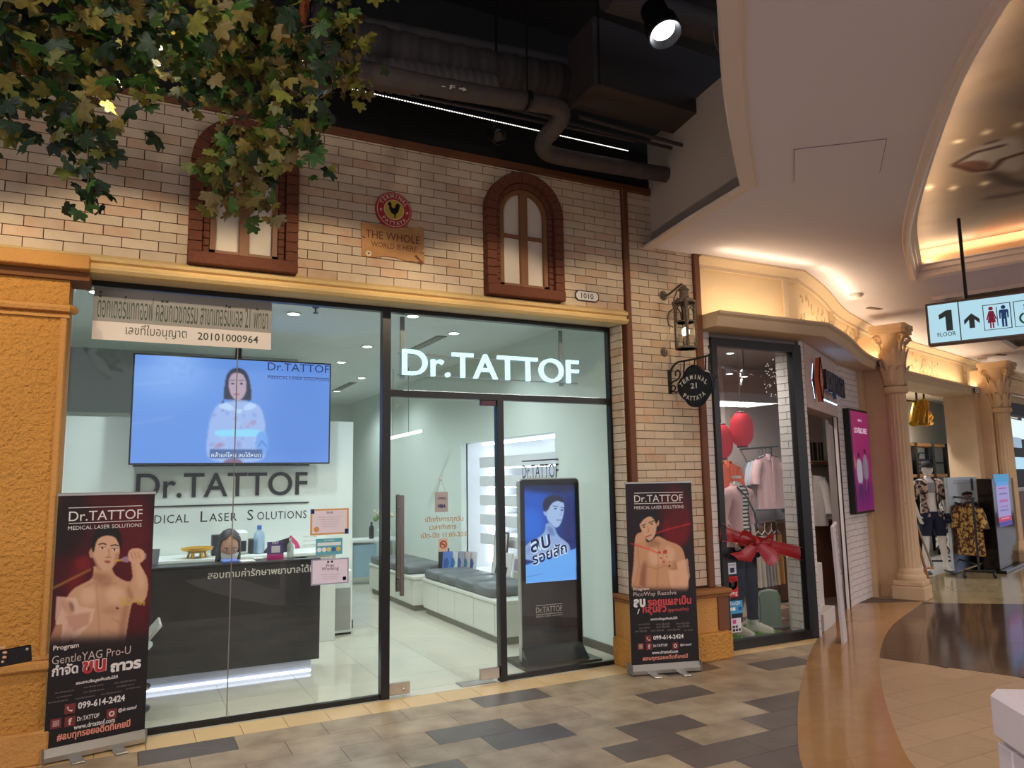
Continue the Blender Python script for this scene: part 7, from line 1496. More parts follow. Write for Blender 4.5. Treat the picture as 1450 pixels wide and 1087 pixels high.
for k, c in enumerate(((.9, .92, .95), (.9, .92, .95), (.85, .8, .5), (.2, .4, .7), (.85, .7, .3))):
    lt = MB().lathe([(w_*.085, 0), (.0001, .001)], n=14, M=Matrix.Translation((w_*(.13+.18*k), -.002, h_*.32)) @ Matrix.Rotation(math.pi/2, 4, 'X')); part(T, 'round_logo', MB().add([M @ Vector(v) for v in lt.v], lt.f), mat('ink_%d_%d_%d' % tuple(int(q*255) for q in c), sr(*[q*255 for q in c]), .5))
T, M, w_, h_ = sticker(440, 789, 494, 829, GY, (.62, .62, .72), 'certificate', 'pale grey bordered certificate lowest on the glass', [('Free', .5, .68, .2, (.4, .25, .3)), ('Working', .5, .55, .45, (.4, .25, .3))], [(.04, .05, .96, .95, (.88, .84, .92)), (.84, .12, .93, .26, (.45, .35, .45)), (.42, .84, .47, .92, (.3, .3, .5)), (.52, .84, .57, .92, (.3, .3, .5))])
for k in range(3): textpart(T, 'fine_print', 'awarded to the clinic branch', M @ Matrix.Translation((w_*.5, -.002, h_*(.38-.09*k))), M_FINE, w=w_*(.5-.06*k), h=h_*.03, align='C')
# ------------------------------------------------------------------ arched blind windows in the brick wall
def arch_pts(w_, z0, zc, r, n=18, cx=0): return [(cx-w_, z0), (cx+w_, z0)]+[(cx+r*math.cos(a), zc+r*math.sin(a)) for a in [math.pi*k/n for k in range(n+1)]]
def ring_blocks(T, name, cx, ri, ro, z0, zc, y0, y1, m, nv, na, gap=.004):
    """stone blocks running up both sides and round the arch"""
    for sd in (-1, 1):
        for k in range(nv):
            a = z0+(zc-z0)*k/nv+gap/2; b = z0+(zc-z0)*(k+1)/nv-gap/2; x0, x1 = sorted((cx+sd*ri, cx+sd*ro)); part(T, name, MB().box((x0, y0, a), (x1, y1, b), ch=.004), m)
    for k in range(na):
        a0 = math.pi*k/na+.006; a1 = math.pi*(k+1)/na-.006; P0 = []
        pts = [(cx+ro*math.cos(a0+(a1-a0)*j/2), zc+ro*math.sin(a0+(a1-a0)*j/2)) for j in range(3)]+[(cx+ri*math.cos(a1-(a1-a0)*j/2), zc+ri*math.sin(a1-(a1-a0)*j/2)) for j in range(3)]
        part(T, name, MB().prism(pts, (y0, y1)), m)
def arched_window(cx, z0, W_, H_, label):
    ro = W_/2; zc = z0+H_-ro; T = thing('arched_window', label, 'window', (cx, WY, z0)); yF = WY-.105
    s0 = z0+.085
    ring_blocks(T, 'outer_block', cx, ro*.76, ro, s0, zc, yF, WY-.005, M_ROUGHB, 9, 13)
    ring_blocks(T, 'inner_block', cx, ro*.63, ro*.75, s0, zc, yF+.035, WY-.005, M_ROUGHB, 12, 11)
    part(T, 'sill', MB().box((cx-ro, yF-.01, z0), (cx+ro, WY, s0), ch=.006), M_ROUGHB)
    part(T, 'keystone', MB().box((cx-.09, WY-.03, zc+ro-.005), (cx-.02, WY, zc+ro+.03), ch=.004), M_ROUGHB)
    ri = ro*.62; fr = .035
    # timber frame: arch band, mullion, rails
    pts_o = arch_pts(ri, s0, zc, ri); 
    mb = MB(); n = 18
    for k in range(n):
        a0, a1 = math.pi*k/n, math.pi*(k+1)/n; mb.prism([(cx+ri*math.cos(a0), zc+ri*math.sin(a0)), (cx+ri*math.cos(a1), zc+ri*math.sin(a1)), (cx+(ri-fr)*math.cos(a1), zc+(ri-fr)*math.sin(a1)), (cx+(ri-fr)*math.cos(a0), zc+(ri-fr)*math.sin(a0))], (WY-.055, WY-.02))
    for sd in (-1, 1): x0, x1 = sorted((cx+sd*ri, cx+sd*(ri-fr))); mb.box((x0, WY-.055, s0), (x1, WY-.02, zc))
    mb.box((cx-ri, WY-.055, s0), (cx+ri, WY-.02, s0+.035)); part(T, 'frame', mb, M_WOODF)
    part(T, 'mullion', MB().box((cx-.034, WY-.06, s0), (cx+.034, WY-.018, zc+ri-.01), ch=.004), M_WOODF)
    zr = s0+(zc+ri-s0)*.50
    for sd in (-1, 1): x0, x1 = sorted((cx+sd*.03, cx+sd*(ri-.01))); part(T, 'rail', MB().box((x0, WY-.052, zr), (x1, WY-.02, zr+.028)), M_WOODF)
    M_P = mat('blind_pane', sr(214, 200, 184), .6)
    for sd in (-1, 1):
        x0, x1 = sorted((cx+sd*.03, cx+sd*(ri-.02))); part(T, 'pane', MB().box((x0, WY-.024, s0+.03), (x1, WY-.015, zr)), M_P)
        pts = [(cx+sd*.03, zr+.02)]+[(cx+sd*(ri-.02)*math.cos(a), zc+(ri-.02)*math.sin(a)) for a in [math.acos(min(1, .03/(ri-.02)))*k/8 for k in range(9)]]
        pts = [(cx+sd*.03, zr+.02), (cx+sd*(ri-.02), zr+.02)]+pts[1:]
        part(T, 'pane', MB().prism(pts, (WY-.024, WY-.015)), M_P)
    return T
arched_window(.652, 3.085, .725, 1.09, 'brown arched window half covered by hanging vines in the brick wall')
arched_window(2.882, 3.095, .725, 1.08, 'brown arched window in the brick wall above the glass door')
# ------------------------------------------------------------------ round badge and wooden board
bc = FY(558, 297, WY-.04); R = .145
T = thing('round_badge', 'round red badge with a black rooster above the wooden board', 'sign', (bc.x, WY, bc.z)); M90 = lambda y: Matrix.Translation((bc.x, y, bc.z)) @ Matrix.Rotation(math.pi/2, 4, 'X')
def disc(r, y0, y1, n=48): return MB().lathe([(r, 0), (r, y0-y1), (.0001, y0-y1)], n=n, M=M90(y0))
def discp(name, r, y, th, m): part(T, name, MB().lathe([(r, 0), (r, th), (.0001, th)], n=48, M=Matrix.Translation((bc.x, y, bc.z)) @ Matrix.Rotation(math.pi/2, 4, 'X')), m)
M_RED = mat('badge_red', sr(178, 42, 52), .5); M_CRM = mat('badge_cream', sr(226, 206, 176), .5); M_YEL = mat('badge_yellow', sr(206, 172, 60), .5)
discp('rim', R, WY-.012, .022, M_RED); discp('cream_ring', R*.93, WY-.034, .003, M_CRM); discp('red_ring', R*.90, WY-.037, .002, M_RED); discp('cream_inner', R*.56, WY-.039, .002, M_CRM); discp('centre', R*.52, WY-.041, .002, M_YEL)
Mb_ = frame((bc.x, WY-.0405, bc.z), (1, 0, 0))
M_CRE = M_CRM
def arc_text(T, s_, M, r, h_, a0, a1, m, top=True, bold=.02, name='lettering', depth=.001):
    n = len(s_); mb = MB()
    for i, c in enumerate(s_):
        a = math.radians(a0+(a1-a0)*(i/(n-1)))
        if c == ' ': continue
        Ml = M @ Matrix.Rotation(a if top else -a, 4, 'Y') @ Matrix.Translation((0, 0, r if top else -r-h_))
        textmb(c, Ml, h=h_, depth=depth, bold=bold, align='C', mb=mb)
    part(T, name, mb, m, weld=False)
arc_text(T, 'TERMINAL', Mb_, R*.645, R*.21, -62, 62, M_CRE); arc_text(T, 'PATTAYA', Mb_, R*.655, R*.20, -48, 48, M_CRE, top=False)
star = lambda cx, cz, r: [(cx+(r if k % 2 == 0 else r*.42)*math.sin(k*math.pi/5), cz+(r if k % 2 == 0 else r*.42)*math.cos(k*math.pi/5)) for k in range(10)]
for sd in (-1, 1): part(T, 'star', MB().prism(star(sd*R*.73*math.cos(math.radians(5)), -R*.08, R*.10), (-.001, .0), Mb_), M_CRE)
roost = [(-.30, .30), (-.22, .34), (-.14, .28), (-.13, .12), (-.04, .05), (.04, .10), (.06, .22), (.12, .30), (.20, .32), (.24, .26), (.32, .22), (.25, .18), (.24, .08), (.20, -.08), (.08, -.22), (.06, -.34), (.10, -.38), (-.02, -.38), (.02, -.34), (.0, -.24), (-.12, -.18), (-.20, -.06), (-.26, .06), (-.22, .14), (-.30, .18)]
part(T, 'rooster', MB().prism([(x*R*1.15, z*R*1.15) for x, z in roost], (-.006, .0), Mb_), M_BLACK)
# board
a = FY(512, 364, WY-.03); b = FY(601, 323, WY-.03)
bx0, bx1 = FY(512, 340, WY-.03).x, FY(601, 350, WY-.03).x; gz = lambda u, v: FY(u, v, WY-.03).z
pts = [(512, 314), (549, 319), (575, 322), (594, 323), (594, 321), (600, 322), (600, 353), (595, 354), (601, 356), (601, 372), (590, 370), (575, 369), (560, 364), (545, 362), (530, 364), (513, 362), (512, 336), (518, 335), (512, 334)]
pp = [(FY(u, v, WY-.03).x-bx0, FY(u, v, WY-.03).z-a.z) for u, v in pts]
Mw_ = frame((bx0, WY-.008, a.z), (1, 0, 0)); T = thing('wooden_board', 'wooden board reading THE WHOLE WORLD IS HERE under the round badge', 'sign', M=Mw_)
part(T, 'board', MB().prism(pp, (-.022, 0), None), mat('board_wood', sr(196, 142, 88), .6, noise=(14, .5, sr(170, 116, 68))), local=True)
M_CARV = mat('carved_brown', sr(112, 66, 36), .7); bw_ = bx1-bx0; bh_ = gz(512, 314)-a.z
mt = lambda x, z, w_, h_=None, s_='': textpart(T, 'lettering', s_, Mw_ @ Matrix.Translation((x, -.0235, z)), M_CARV, w=w_, h=h_)
mt(.03, bh_*.58, bw_*.86, .062, 'THE WHOLE'); mt(.075, bh_*.34, bw_*.72, .042, 'WORLD IS HERE')
part(T, 'arrow', MB().prism([(bw_*.83, bh_*.22), (bw_*.87, bh_*.26), (bw_*.95, bh_*.10), (bw_*.97, bh_*.12), (bw_*.975, .0), (bw_*.89, bh_*.04), (bw_*.92, bh_*.08)], (-.0235, -.021)), M_CARV, local=True)
part(T, 'small_badge', MB().lathe([(.022, 0), (.0001, .001)], n=20, M=Matrix.Translation((bw_*.11, -.0235, bh_*.13)) @ Matrix.Rotation(math.pi/2, 4, 'X')), M_CRM, local=True); part(T, 'small_rooster', MB().prism([(bw_*.11+x*.03, bh_*.13+z*.03) for x, z in roost], (-.026, -.0245)), M_BLACK, local=True)
part(T, 'crack', MB().box((0, -.0235, bh_*.55), (.03, -.0215, bh_*.565)), M_CARV, local=True); part(T, 'crack', MB().box((bw_-.04, -.0235, bh_*.33), (bw_-.002, -.0215, bh_*.345)), M_CARV, local=True)
# ------------------------------------------------------------------ wall lantern with lit bulb
wl_ = FY(938, 419, WY); LY_ = WY-.27; bulb = FY(971, 470, LY_); cx, cy = bulb.x, LY_; zt_ = FY(969, 408, LY_).z; zb_ = FY(971, 494, LY_).z
T = thing('wall_lantern', 'weathered grey lantern with a glowing bulb hanging from a brick wall bracket', 'lantern', (cx, cy, zb_))
M_OLD = mat('weathered_zinc', sr(128, 112, 98), .75, .3, noise=(60, 1.0, sr(78, 66, 58)))
r = .085; c0 = (cx, cy, 0); zz = lambda v: FY(971, v, LY_).z
part(T, 'base_ring', MB().lathe([(r+.012, 0), (r+.014, .012), (r+.002, .02), (r-.006, .018), (r-.006, .0)], (cx, cy, zb_), 28), M_OLD, True)
part(T, 'middle_ring', MB().lathe([(r+.004, 0), (r+.006, .012), (r-.003, .014), (r-.003, .0)], (cx, cy, zz(457)), 28), M_OLD, True)
for k in range(4):
    a = math.pi/4+k*math.pi/2+.25; x, y = cx+r*math.cos(a), cy+r*math.sin(a); part(T, 'upright', MB().box((x-.012, y-.012, zb_+.01), (x+.012, y+.012, zz(432)), ch=.003), M_OLD)
    part(T, 'shoulder', MB().tube([(x, y, zz(437)), (cx+r*1.12*math.cos(a), cy+r*1.12*math.sin(a), zz(429)), (cx+.05*math.cos(a), cy+.05*math.sin(a), zz(423))], [.016, .022, .012], 8), M_OLD, True)
part(T, 'roof', MB().lathe([(r*1.15, zz(430)), (r*1.05, zz(425)), (.045, zz(422)), (.038, zz(413)), (.05, zz(411)), (.02, zz(406)), (.008, zz(404))], (cx, cy, 0), 24), M_OLD, True)
for k in range(4):
    a = math.pi/4+k*math.pi/2+.25+math.pi/4; pts = [(cx+r*.96*math.cos(a+d), cy+r*.96*math.sin(a+d), z) for d, z in ((-.55, zz(455)), (-.5, zz(440)), (0, zz(433)), (.5, zz(440)), (.55, zz(455)))]; part(T, 'arch_bar', MB().tube(pts, .006, 6), M_OLD, True)
part(T, 'glass', MB().lathe([(r-.012, zb_+.015), (r-.012, zz(433))], (cx, cy, 0), 28), glass('lantern_glass', gain=.6))
part(T, 'bulb', MB().ball((cx, cy, bulb.z), (.034, .034, .042), 16, 12), emis('bulb_glow', (1, .80, .52), 14), True); part(T, 'socket', MB().lathe([(.016, 0), (.018, .05), (.024, .07)], (cx, cy, bulb.z-.105), 14), mat('candle_cream', sr(226, 196, 160), .5), True)
lamp('POINT', (cx, cy-.0, bulb.z+.001), 8, (1, .72, .42), None, .028)
arm = [Vector((wl_.x, WY, wl_.z)), Vector((wl_.x+.03, WY-.05, wl_.z+.005)), Vector((cx-.02, cy, zz(404)+.01))]
part(T, 'rosette', MB().lathe([(.06, 0), (.055, .012), (.03, .02), (.025, .03), (.0001, .034)], n=20, M=Matrix.Translation((wl_.x, WY, wl_.z)) @ Matrix.Rotation(math.pi/2, 4, 'X')), M_OLD, True)
part(T, 'arm', MB().tube(arm, .010, 8), M_OLD, True)
w2_ = FY(939, 499, WY); part(T, 'rosette', MB().lathe([(.055, 0), (.05, .012), (.03, .018), (.0001, .02)], n=20, M=Matrix.Translation((w2_.x, WY, w2_.z)) @ Matrix.Rotation(math.pi/2, 4, 'X')), M_OLD, True)
def hang(pts): return [FY(u, v, y) for u, v, y in pts]
part(T, 'scroll', MB().tube(hang([(966, 405, WY-.25), (958, 412, WY-.22), (954, 424, WY-.17), (955, 436, WY-.15), (948, 441, WY-.13), (945, 450, WY-.12), (947, 460, WY-.12), (953, 463, WY-.13)]), .006, 8), M_OLD, True)
part(T, 'wire', MB().tube(hang([(951, 460, WY-.12), (946, 472, WY-.10), (943, 490, WY-.04), (942, 500, WY-.01)]), .0045, 6), mat('cable_white', sr(200, 190, 176), .5), True)
# ------------------------------------------------------------------ projecting sign on a scrolled bracket
T = thing('hanging_sign', 'black scalloped sign reading TERMINAL 21 PATTAYA on a scrolled iron bracket', 'sign', (4.39, WY, 2.5))
# the bracket stands out from the wall at a right angle: plane x = 4.40..4.5
BX = FY(947, 540, WY).x; M_IRON = mat('black_iron', sr(24, 22, 22), .5)
o_ = Vector((BX, WY, 0)); bdir = Vector((.30, -.95, 0)).normalized(); bn_ = Vector((-bdir.y*-1, 0, 0)) if False else Vector((bdir.y, -bdir.x, 0)).normalized()
def bp_(u, v): return FP(u, v, o_, bn_)
part(T, 'wall_plate', MB().box((BX-.022, WY-.02, bp_(947, 558).z), (BX+.022, WY, bp_(947, 524).z), ch=.003), M_IRON)
def tb(name, pts, r=.009, it=2): part(T, name, MB().tube(smoothline([bp_(*p) for p in pts], it), r, 8), M_IRON, True)
tb('top_bar', [(948, 540), (949, 525), (957, 513), (968, 511), (985, 508), (1003, 503)]); tb('finial', [(1003, 503), (1009, 497), (1010, 490), (1006, 487), (1003, 491), (1005, 494)], .007)
tb('scroll', [(948, 545), (953, 540), (961, 537), (964, 528), (960, 523), (956, 527), (957, 532)], .008); tb('scroll', [(949, 556), (955, 553), (957, 548), (953, 545), (950, 549)], .006); tb('scroll', [(949, 552), (958, 556), (964, 552)], .006)
for p0, p1 in (((969, 511), (968, 533)), ((984, 508), (983, 520)), ((999, 504), (999, 524))): tb('drop_bar', [p0, p1], .007, 0)
tb('post', [(1004, 503), (1004, 524)], .008, 0); tb('tail_scroll', [(1004, 524), (1010, 530), (1016, 533), (1012, 536)], .006)
sc_ = bp_(984, 547); u_r = bdir; Ms_ = frame(sc_, u_r if u_r.dot(CR) > 0 else -u_r)
def kz(u, v): p = FP(u, v, sc_, bn_); d = p-sc_; return (d.dot(Ms_.to_3x3() @ Vector((1, 0, 0))), d.z)
ol = [(983, 516), (990, 518), (995, 525), (1001, 526), (1008, 530), (1012, 541), (1010, 551), (1005, 556), (1000, 566), (993, 574), (984, 577), (976, 574), (972, 567), (966, 563), (961, 554), (960, 545), (963, 538), (968, 533), (972, 523), (977, 518)]
pl_ = [kz(*p) for p in ol]; pl_ = [(v.x, v.y) for v in smoothline([Vector((x, z, 0)) for x, z in pl_]+[Vector((pl_[0][0], pl_[0][1], 0))], 2)][:-1]
part(T, 'board_rim', MB().prism(pl_, (-.012, .022), Ms_), mat('sign_board_navy', sr(22, 28, 40), .35)); part(T, 'board_face', MB().prism([(x*.90, z*.90) for x, z in pl_], (-.018, .0), Ms_), mat('sign_board_black', sr(14, 16, 22), .4))
part(T, 'board_border', MB().tube([Ms_ @ Vector((x*.96, -.014, z*.96)) for x, z in pl_], .006, 6, closed=True), mat('sign_board_navy', sr(22, 28, 40), .35), True)
wS_ = max(x for x, z in pl_)-min(x for x, z in pl_); hS_ = max(z for x, z in pl_)-min(z for x, z in pl_); M_SW = mat('sign_white_paint', sr(226, 224, 214), .5)
def warp_text(s_, zc, a0, a1, rr, h_, top):
    n = len(s_); mb = MB()
    for i, c in enumerate(s_):
        a = math.radians(a0+(a1-a0)*(i/(n-1))); sg = 1 if top else -1; x = rr*math.sin(a)*wS_/hS_*1.0; z = zc+sg*rr*math.cos(a)
        Ml = Ms_ @ Matrix.Translation((x, -.019, z)) @ Matrix.Rotation((a if top else -a)*.8, 4, 'Y') @ Matrix.Translation((0, 0, -h_/2)); textmb(c, Ml, h=h_, w=(h_*.62*wS_/hS_*1.15) if c not in 'I1' else h_*.2*wS_/hS_*1.15, depth=.001, bold=.02, align='C', mb=mb)
    part(T, 'lettering', mb, M_SW, weld=False)
warp_text('TERMINAL', -.26*hS_, -46, 46, .48*hS_, .105*hS_, True); warp_text('PATTAYA', .16*hS_, -36, 36, .44*hS_, .105*hS_, False)
textpart(T, 'lettering', '21', Ms_ @ Matrix.Translation((0, -.019, -.05*hS_)), M_SW, h=.13*hS_, w=.17*wS_, align='C', bold=.02)
# ------------------------------------------------------------------ roll-up banners
M_ALU = mat('banner_aluminium', sr(186, 184, 180), .32, .8); M_PR = printed('banner_print', 0, .5, .4)
SK = (.80, .62, .50); SKS = (.62, .42, .32); SKL = (.90, .75, .64); HR = (.10, .08, .08)
def banner(name, label, BLp, BRp, zt_uv, paint, txt):
    a = FL(*BLp); b = FL(*BRp); R_ = Vector((b.x-a.x, b.y-a.y, 0)); W = R_.length; R_.normalize(); a = Vector((a.x, a.y, 0)); n = Vector((R_.y, -R_.x, 0)); H = 0
    zt = sum(FP(u, v, a, n).z for u, v in zt_uv)/len(zt_uv); z0 = .085; M = frame(a, R_)
    T = thing(name, label, 'banner', M=M)
    part(T, 'base_case', MB().prism([(-.055, .012), (.055, .012), (.065, .03), (.035, .085), (-.035, .085), (-.06, .04)], (0, W), Matrix(((0, 1, 0, 0), (1, 0, 0, .03), (0, 0, 1, 0), (0, 0, 0, 1)))), M_ALU, local=True)
    for x in (-.008, W): part(T, 'end_cap', MB().box((x, -.035, .008), (x+.008, .095, .09), ch=.003), mat('cap_grey', sr(120, 116, 112), .4), local=True)
    for x in (W*.30, W*.72): part(T, 'foot', MB().box((x-.035, -.13, 0), (x+.035, .19, .012), ch=.004), M_ALU, local=True)
    part(T, 'top_rail', MB().box((-.005, -.008, zt), (W+.005, .014, zt+.018), ch=.003), M_ALU, local=True)
    part(T, 'pole', MB().tube([(W/2, .03, .06), (W/2, .03, zt)], .009, 8), M_ALU, local=True)
    part(T, 'back_sheet', MB().box((0, .0015, z0), (W, .003, zt)), mat('banner_back', sr(150, 146, 142), .6), local=True)
    def q(u, v): p = FP(u, v, a, n); return ((p-a).dot(R_)/W, (zt-p.z)/(zt-z0))
    P = Paint(150, 390, (.10, .07, .08), q); paint(P); print_panel(T, 'printed_sheet', P, M @ Matrix.Translation((0, 0, z0)), W, zt-z0, M_PR)
    def at_(u, v): x, y = q(u, v); return M @ Matrix.Translation((x*W, -.002, zt-y*(zt-z0)))
    def tx(s_, u, v, u1, col, h=None, **k):
        m = mat('ban_%d_%d_%d' % col, sr(*col), .5); x0 = q(u, v)[0]; x1 = q(u1, v)[0]; hh = None
        if h: hh = (q(u, v)[1]-q(u, v-h)[1])*(zt-z0)
        return textpart(T, 'lettering', s_, at_(u, v) , m, w=(x1-x0)*W, h=hh, **k)
    def rule(u, v, u1, col=(226, 220, 220), th=.004): m = mat('ban_%d_%d_%d' % col, sr(*col), .5); x0, y0 = q(u, v); x1 = q(u1, v)[0]; part(T, 'rule', MB().box((x0*W, -.002, zt-y0*(zt-z0)-th/2), (x1*W, -.0012, zt-y0*(zt-z0)+th/2)), m, local=True)
    def icon(u, v, s_, ch_):
        x, y = q(u, v); x *= W; z = zt-y*(zt-z0); part(T, 'icon_tile', MB().prism([(x-s_, z-s_), (x+s_, z-s_), (x+s_, z+s_), (x-s_, z+s_)], (-.0022, -.0012)), mat('icon_red', sr(120, 46, 46), .5), local=True)
        m = mat('ban_230_200_190', sr(230, 200, 190), .5)
        if ch_ == 'f': textpart(T, 'icon', 'f', M @ Matrix.Translation((x, -.003, z-s_*.7)), m, h=s_*1.4, align='C', bold=.04)
        elif ch_ == 'phone': part(T, 'icon', MB().tube([(x-s_*.45, -.003, z+s_*.45), (x-s_*.4, -.003, z-.0*s_), (x+s_*.0, -.003, z-s_*.4), (x+s_*.45, -.003, z-s_*.45)], [s_*.22, s_*.12, s_*.12, s_*.22], 6), m, local=True)
        elif ch_ == 'cam': part(T, 'icon', MB().tube([(x-s_*.5, -.003, z-s_*.5), (x+s_*.5, -.003, z-s_*.5), (x+s_*.5, -.003, z+s_*.5), (x-s_*.5, -.003, z+s_*.5)], s_*.09, 5, closed=True).tube([(x+s_*.25*math.cos(t), -.003, z+s_*.25*math.sin(t)) for t in [k*math.pi/5 for k in range(10)]], s_*.08, 5, closed=True), m, local=True)
        else: part(T, 'icon', MB().tube([(x+s_*.45*math.cos(t), -.003, z+s_*.45*math.sin(t)) for t in [k*math.pi/6 for k in range(12)]], s_*.16, 5, closed=True), m, local=True)
    txt(T, tx, rule, icon); return T
def bg_red(P, q4):
    P.poly(q4[0], (.34, .06, .09), .9, 9); P.poly(q4[1], (.50, .08, .12), .75, 8); P.poly(q4[2], (.10, .05, .07), .9, 7); P.noise(.04, 3)
def paint_left(P):
    P.poly([(60, 700), (216, 700), (210, 940), (60, 940)], (.26, .05, .08), 1, 10, 0)
    bg_red(P, [[(150, 715), (216, 700), (214, 900), (180, 900)], [(90, 830), (110, 790), (128, 792), (118, 830), (100, 850)], [(76, 700), (130, 700), (120, 770), (74, 800)]])
    P.poly([(104, 795), (118, 785), (132, 792), (128, 806), (112, 808)], (.55, .12, .14), .6, 3); P.poly([(88, 860), (104, 870), (100, 930), (84, 930)], (.60, .16, .16), .8, 3)
    P.line([(64, 838), (100, 820), (128, 806)], 3.2, (.66, .52, .24), .85, 1.2)
    body = [(97, 840), (108, 830), (122, 824), (131, 818), (133, 808), (131, 800), (158, 800), (161, 812), (172, 820), (184, 824), (188, 818), (186, 802), (185, 790), (196, 790), (199, 800), (205, 810), (210, 820), (209, 842), (203, 854), (188, 850), (184, 866), (180, 890), (177, 912), (176, 925), (105, 925), (102, 900), (98, 870), (90, 858)]
    M_ = P.poly(body, SK, 1, .7, 2)
    P.poly([(97, 840), (88, 860), (72, 900), (62, 924), (80, 924), (92, 890), (104, 866)], (.72, .50, .40), 1, .9, 1)
    for (pts, c, al, bl) in (([(131, 806), (150, 818), (160, 812), (158, 830), (138, 832)], SKS, .5, 3), ([(97, 842), (104, 850), (106, 880), (98, 870)], SKS, .6, 3), ([(184, 846), (180, 880), (174, 925), (166, 925), (170, 880), (176, 852)], SKS, .7, 3), ([(182, 826), (190, 846), (186, 852), (178, 838)], SKS, .6, 2), ([(142, 862), (160, 858), (178, 864), (160, 870), (146, 868)], SKS, .35, 3),
                             ([(112, 836), (134, 830), (140, 850), (118, 858)], SKL, .6, 4), ([(148, 834), (172, 830), (178, 848), (156, 856)], SKL, .6, 4), ([(190, 790), (202, 800), (206, 830), (196, 836)], SKL, .5, 3)): P.poly(pts, c, al, bl, 1, M_)
    for l in ([(136, 826), (138, 850), (140, 880), (142, 915)], [(142, 822), (150, 826), (166, 826)], [(134, 824), (122, 830)], [(158, 876), (168, 880), (172, 890)], [(150, 892), (164, 898)], [(183, 828), (188, 812)]): P.line(l, 1.6, SKS, .45, 1.2, M_)
    P.ell((166, 861), 2.2, 1.8, (.42, .20, .18), 1, .4)
    P.poly([(126, 812), (156, 812), (150, 820), (136, 822)], SKS, .55, 2.5, 1)
    P.poly([(130, 782), (131, 770), (136, 758), (148, 754), (161, 756), (169, 763), (170, 778), (168, 790), (163, 800), (155, 807), (146, 808), (138, 802), (133, 794)], (.83, .66, .55), 1, .7)
    P.ell((129.5, 783), 3.2, 7, (.76, .56, .45), 1, .5)
    P.poly([(131, 782), (129, 768), (132, 754), (140, 746), (152, 743), (164, 746), (171, 754), (173, 768), (171, 780), (169, 772), (165, 762), (158, 758), (148, 758), (139, 762), (135, 770), (133, 782)], HR, 1, .7)
    for c, k in (((145, 776), 1), ((162, 778), 1)): P.ell(c, 3.8, 1.5, (.90, .84, .80), 1, .3); P.ell(c, 1.6, 1.5, (.12, .08, .08), 1, .3); P.line([(c[0]-5, c[1]-5.5), (c[0]+1, c[1]-7), (c[0]+5, c[1]-5.5)], 1.7, (.12, .08, .08), .95, .4); P.line([(c[0]-4, c[1]-1.5), (c[0]+4, c[1]-1.5)], .9, (.2, .12, .1), .8, .3)
    P.line([(154, 777), (155, 786), (152, 788)], 1.2, SKS, .8, .5); P.line([(150, 789), (157, 789)], 1.3, (.50, .30, .24), .8, .4); P.poly([(146, 794), (153, 793), (158, 795), (152, 798)], (.62, .32, .28), .95, .5, 1)
    P.poly([(133, 786), (138, 800), (146, 808), (138, 806), (132, 796)], SKS, .6, 1.5); P.poly([(164, 780), (169, 784), (166, 798), (160, 803)], SKS, .5, 1.5)
    P.poly([(157, 794), (170, 791), (184, 789), (186, 793), (170, 795)], (.80, .66, .26), .9, .6, 1); P.poly([(171, 790), (182, 786), (184, 797), (172, 795)], (.62, .50, .62), .95, .6, 1); P.poly([(200, 784), (208, 782), (207, 792), (201, 793)], (.62, .50, .62), .95, .6, 1)
    P.poly([(181, 785), (183, 778), (192, 775), (203, 778), (206, 787), (201, 797), (188, 799), (182, 793)], (.84, .65, .54), 1, .5, 1); 
    for k in range(3): P.line([(185+5*k, 781), (188+5*k, 790)], 1, SKS, .7, .4)
    for i in range(26): P.ell((rng.uniform(166, 207), 850+rng.uniform(-5, 7)), rng.uniform(1, 3), rng.uniform(.8, 2), (.80, .68, .30), .75, .6)
    P.poly([(80, 844), (108, 846), (112, 858), (134, 862), (130, 880), (112, 900), (86, 914), (88, 884), (78, 884)], (.88, .74, .66), .85, .7, 0)
    P.poly([(82, 848), (102, 850), (106, 872), (92, 870)], (.78, .58, .48), .8, 2); P.poly([(97, 850), (105, 856), (104, 868), (100, 862)], (.35, .25, .22), .6, 1.5); P.poly([(92, 872), (128, 866), (126, 884), (112, 890), (104, 896)], (.76, .56, .48), .8, 1.5, 0)
    P.poly([(60, 905), (212, 900), (212, 1075), (50, 1075)], (.095, .065, .08), 1, 7, 0)
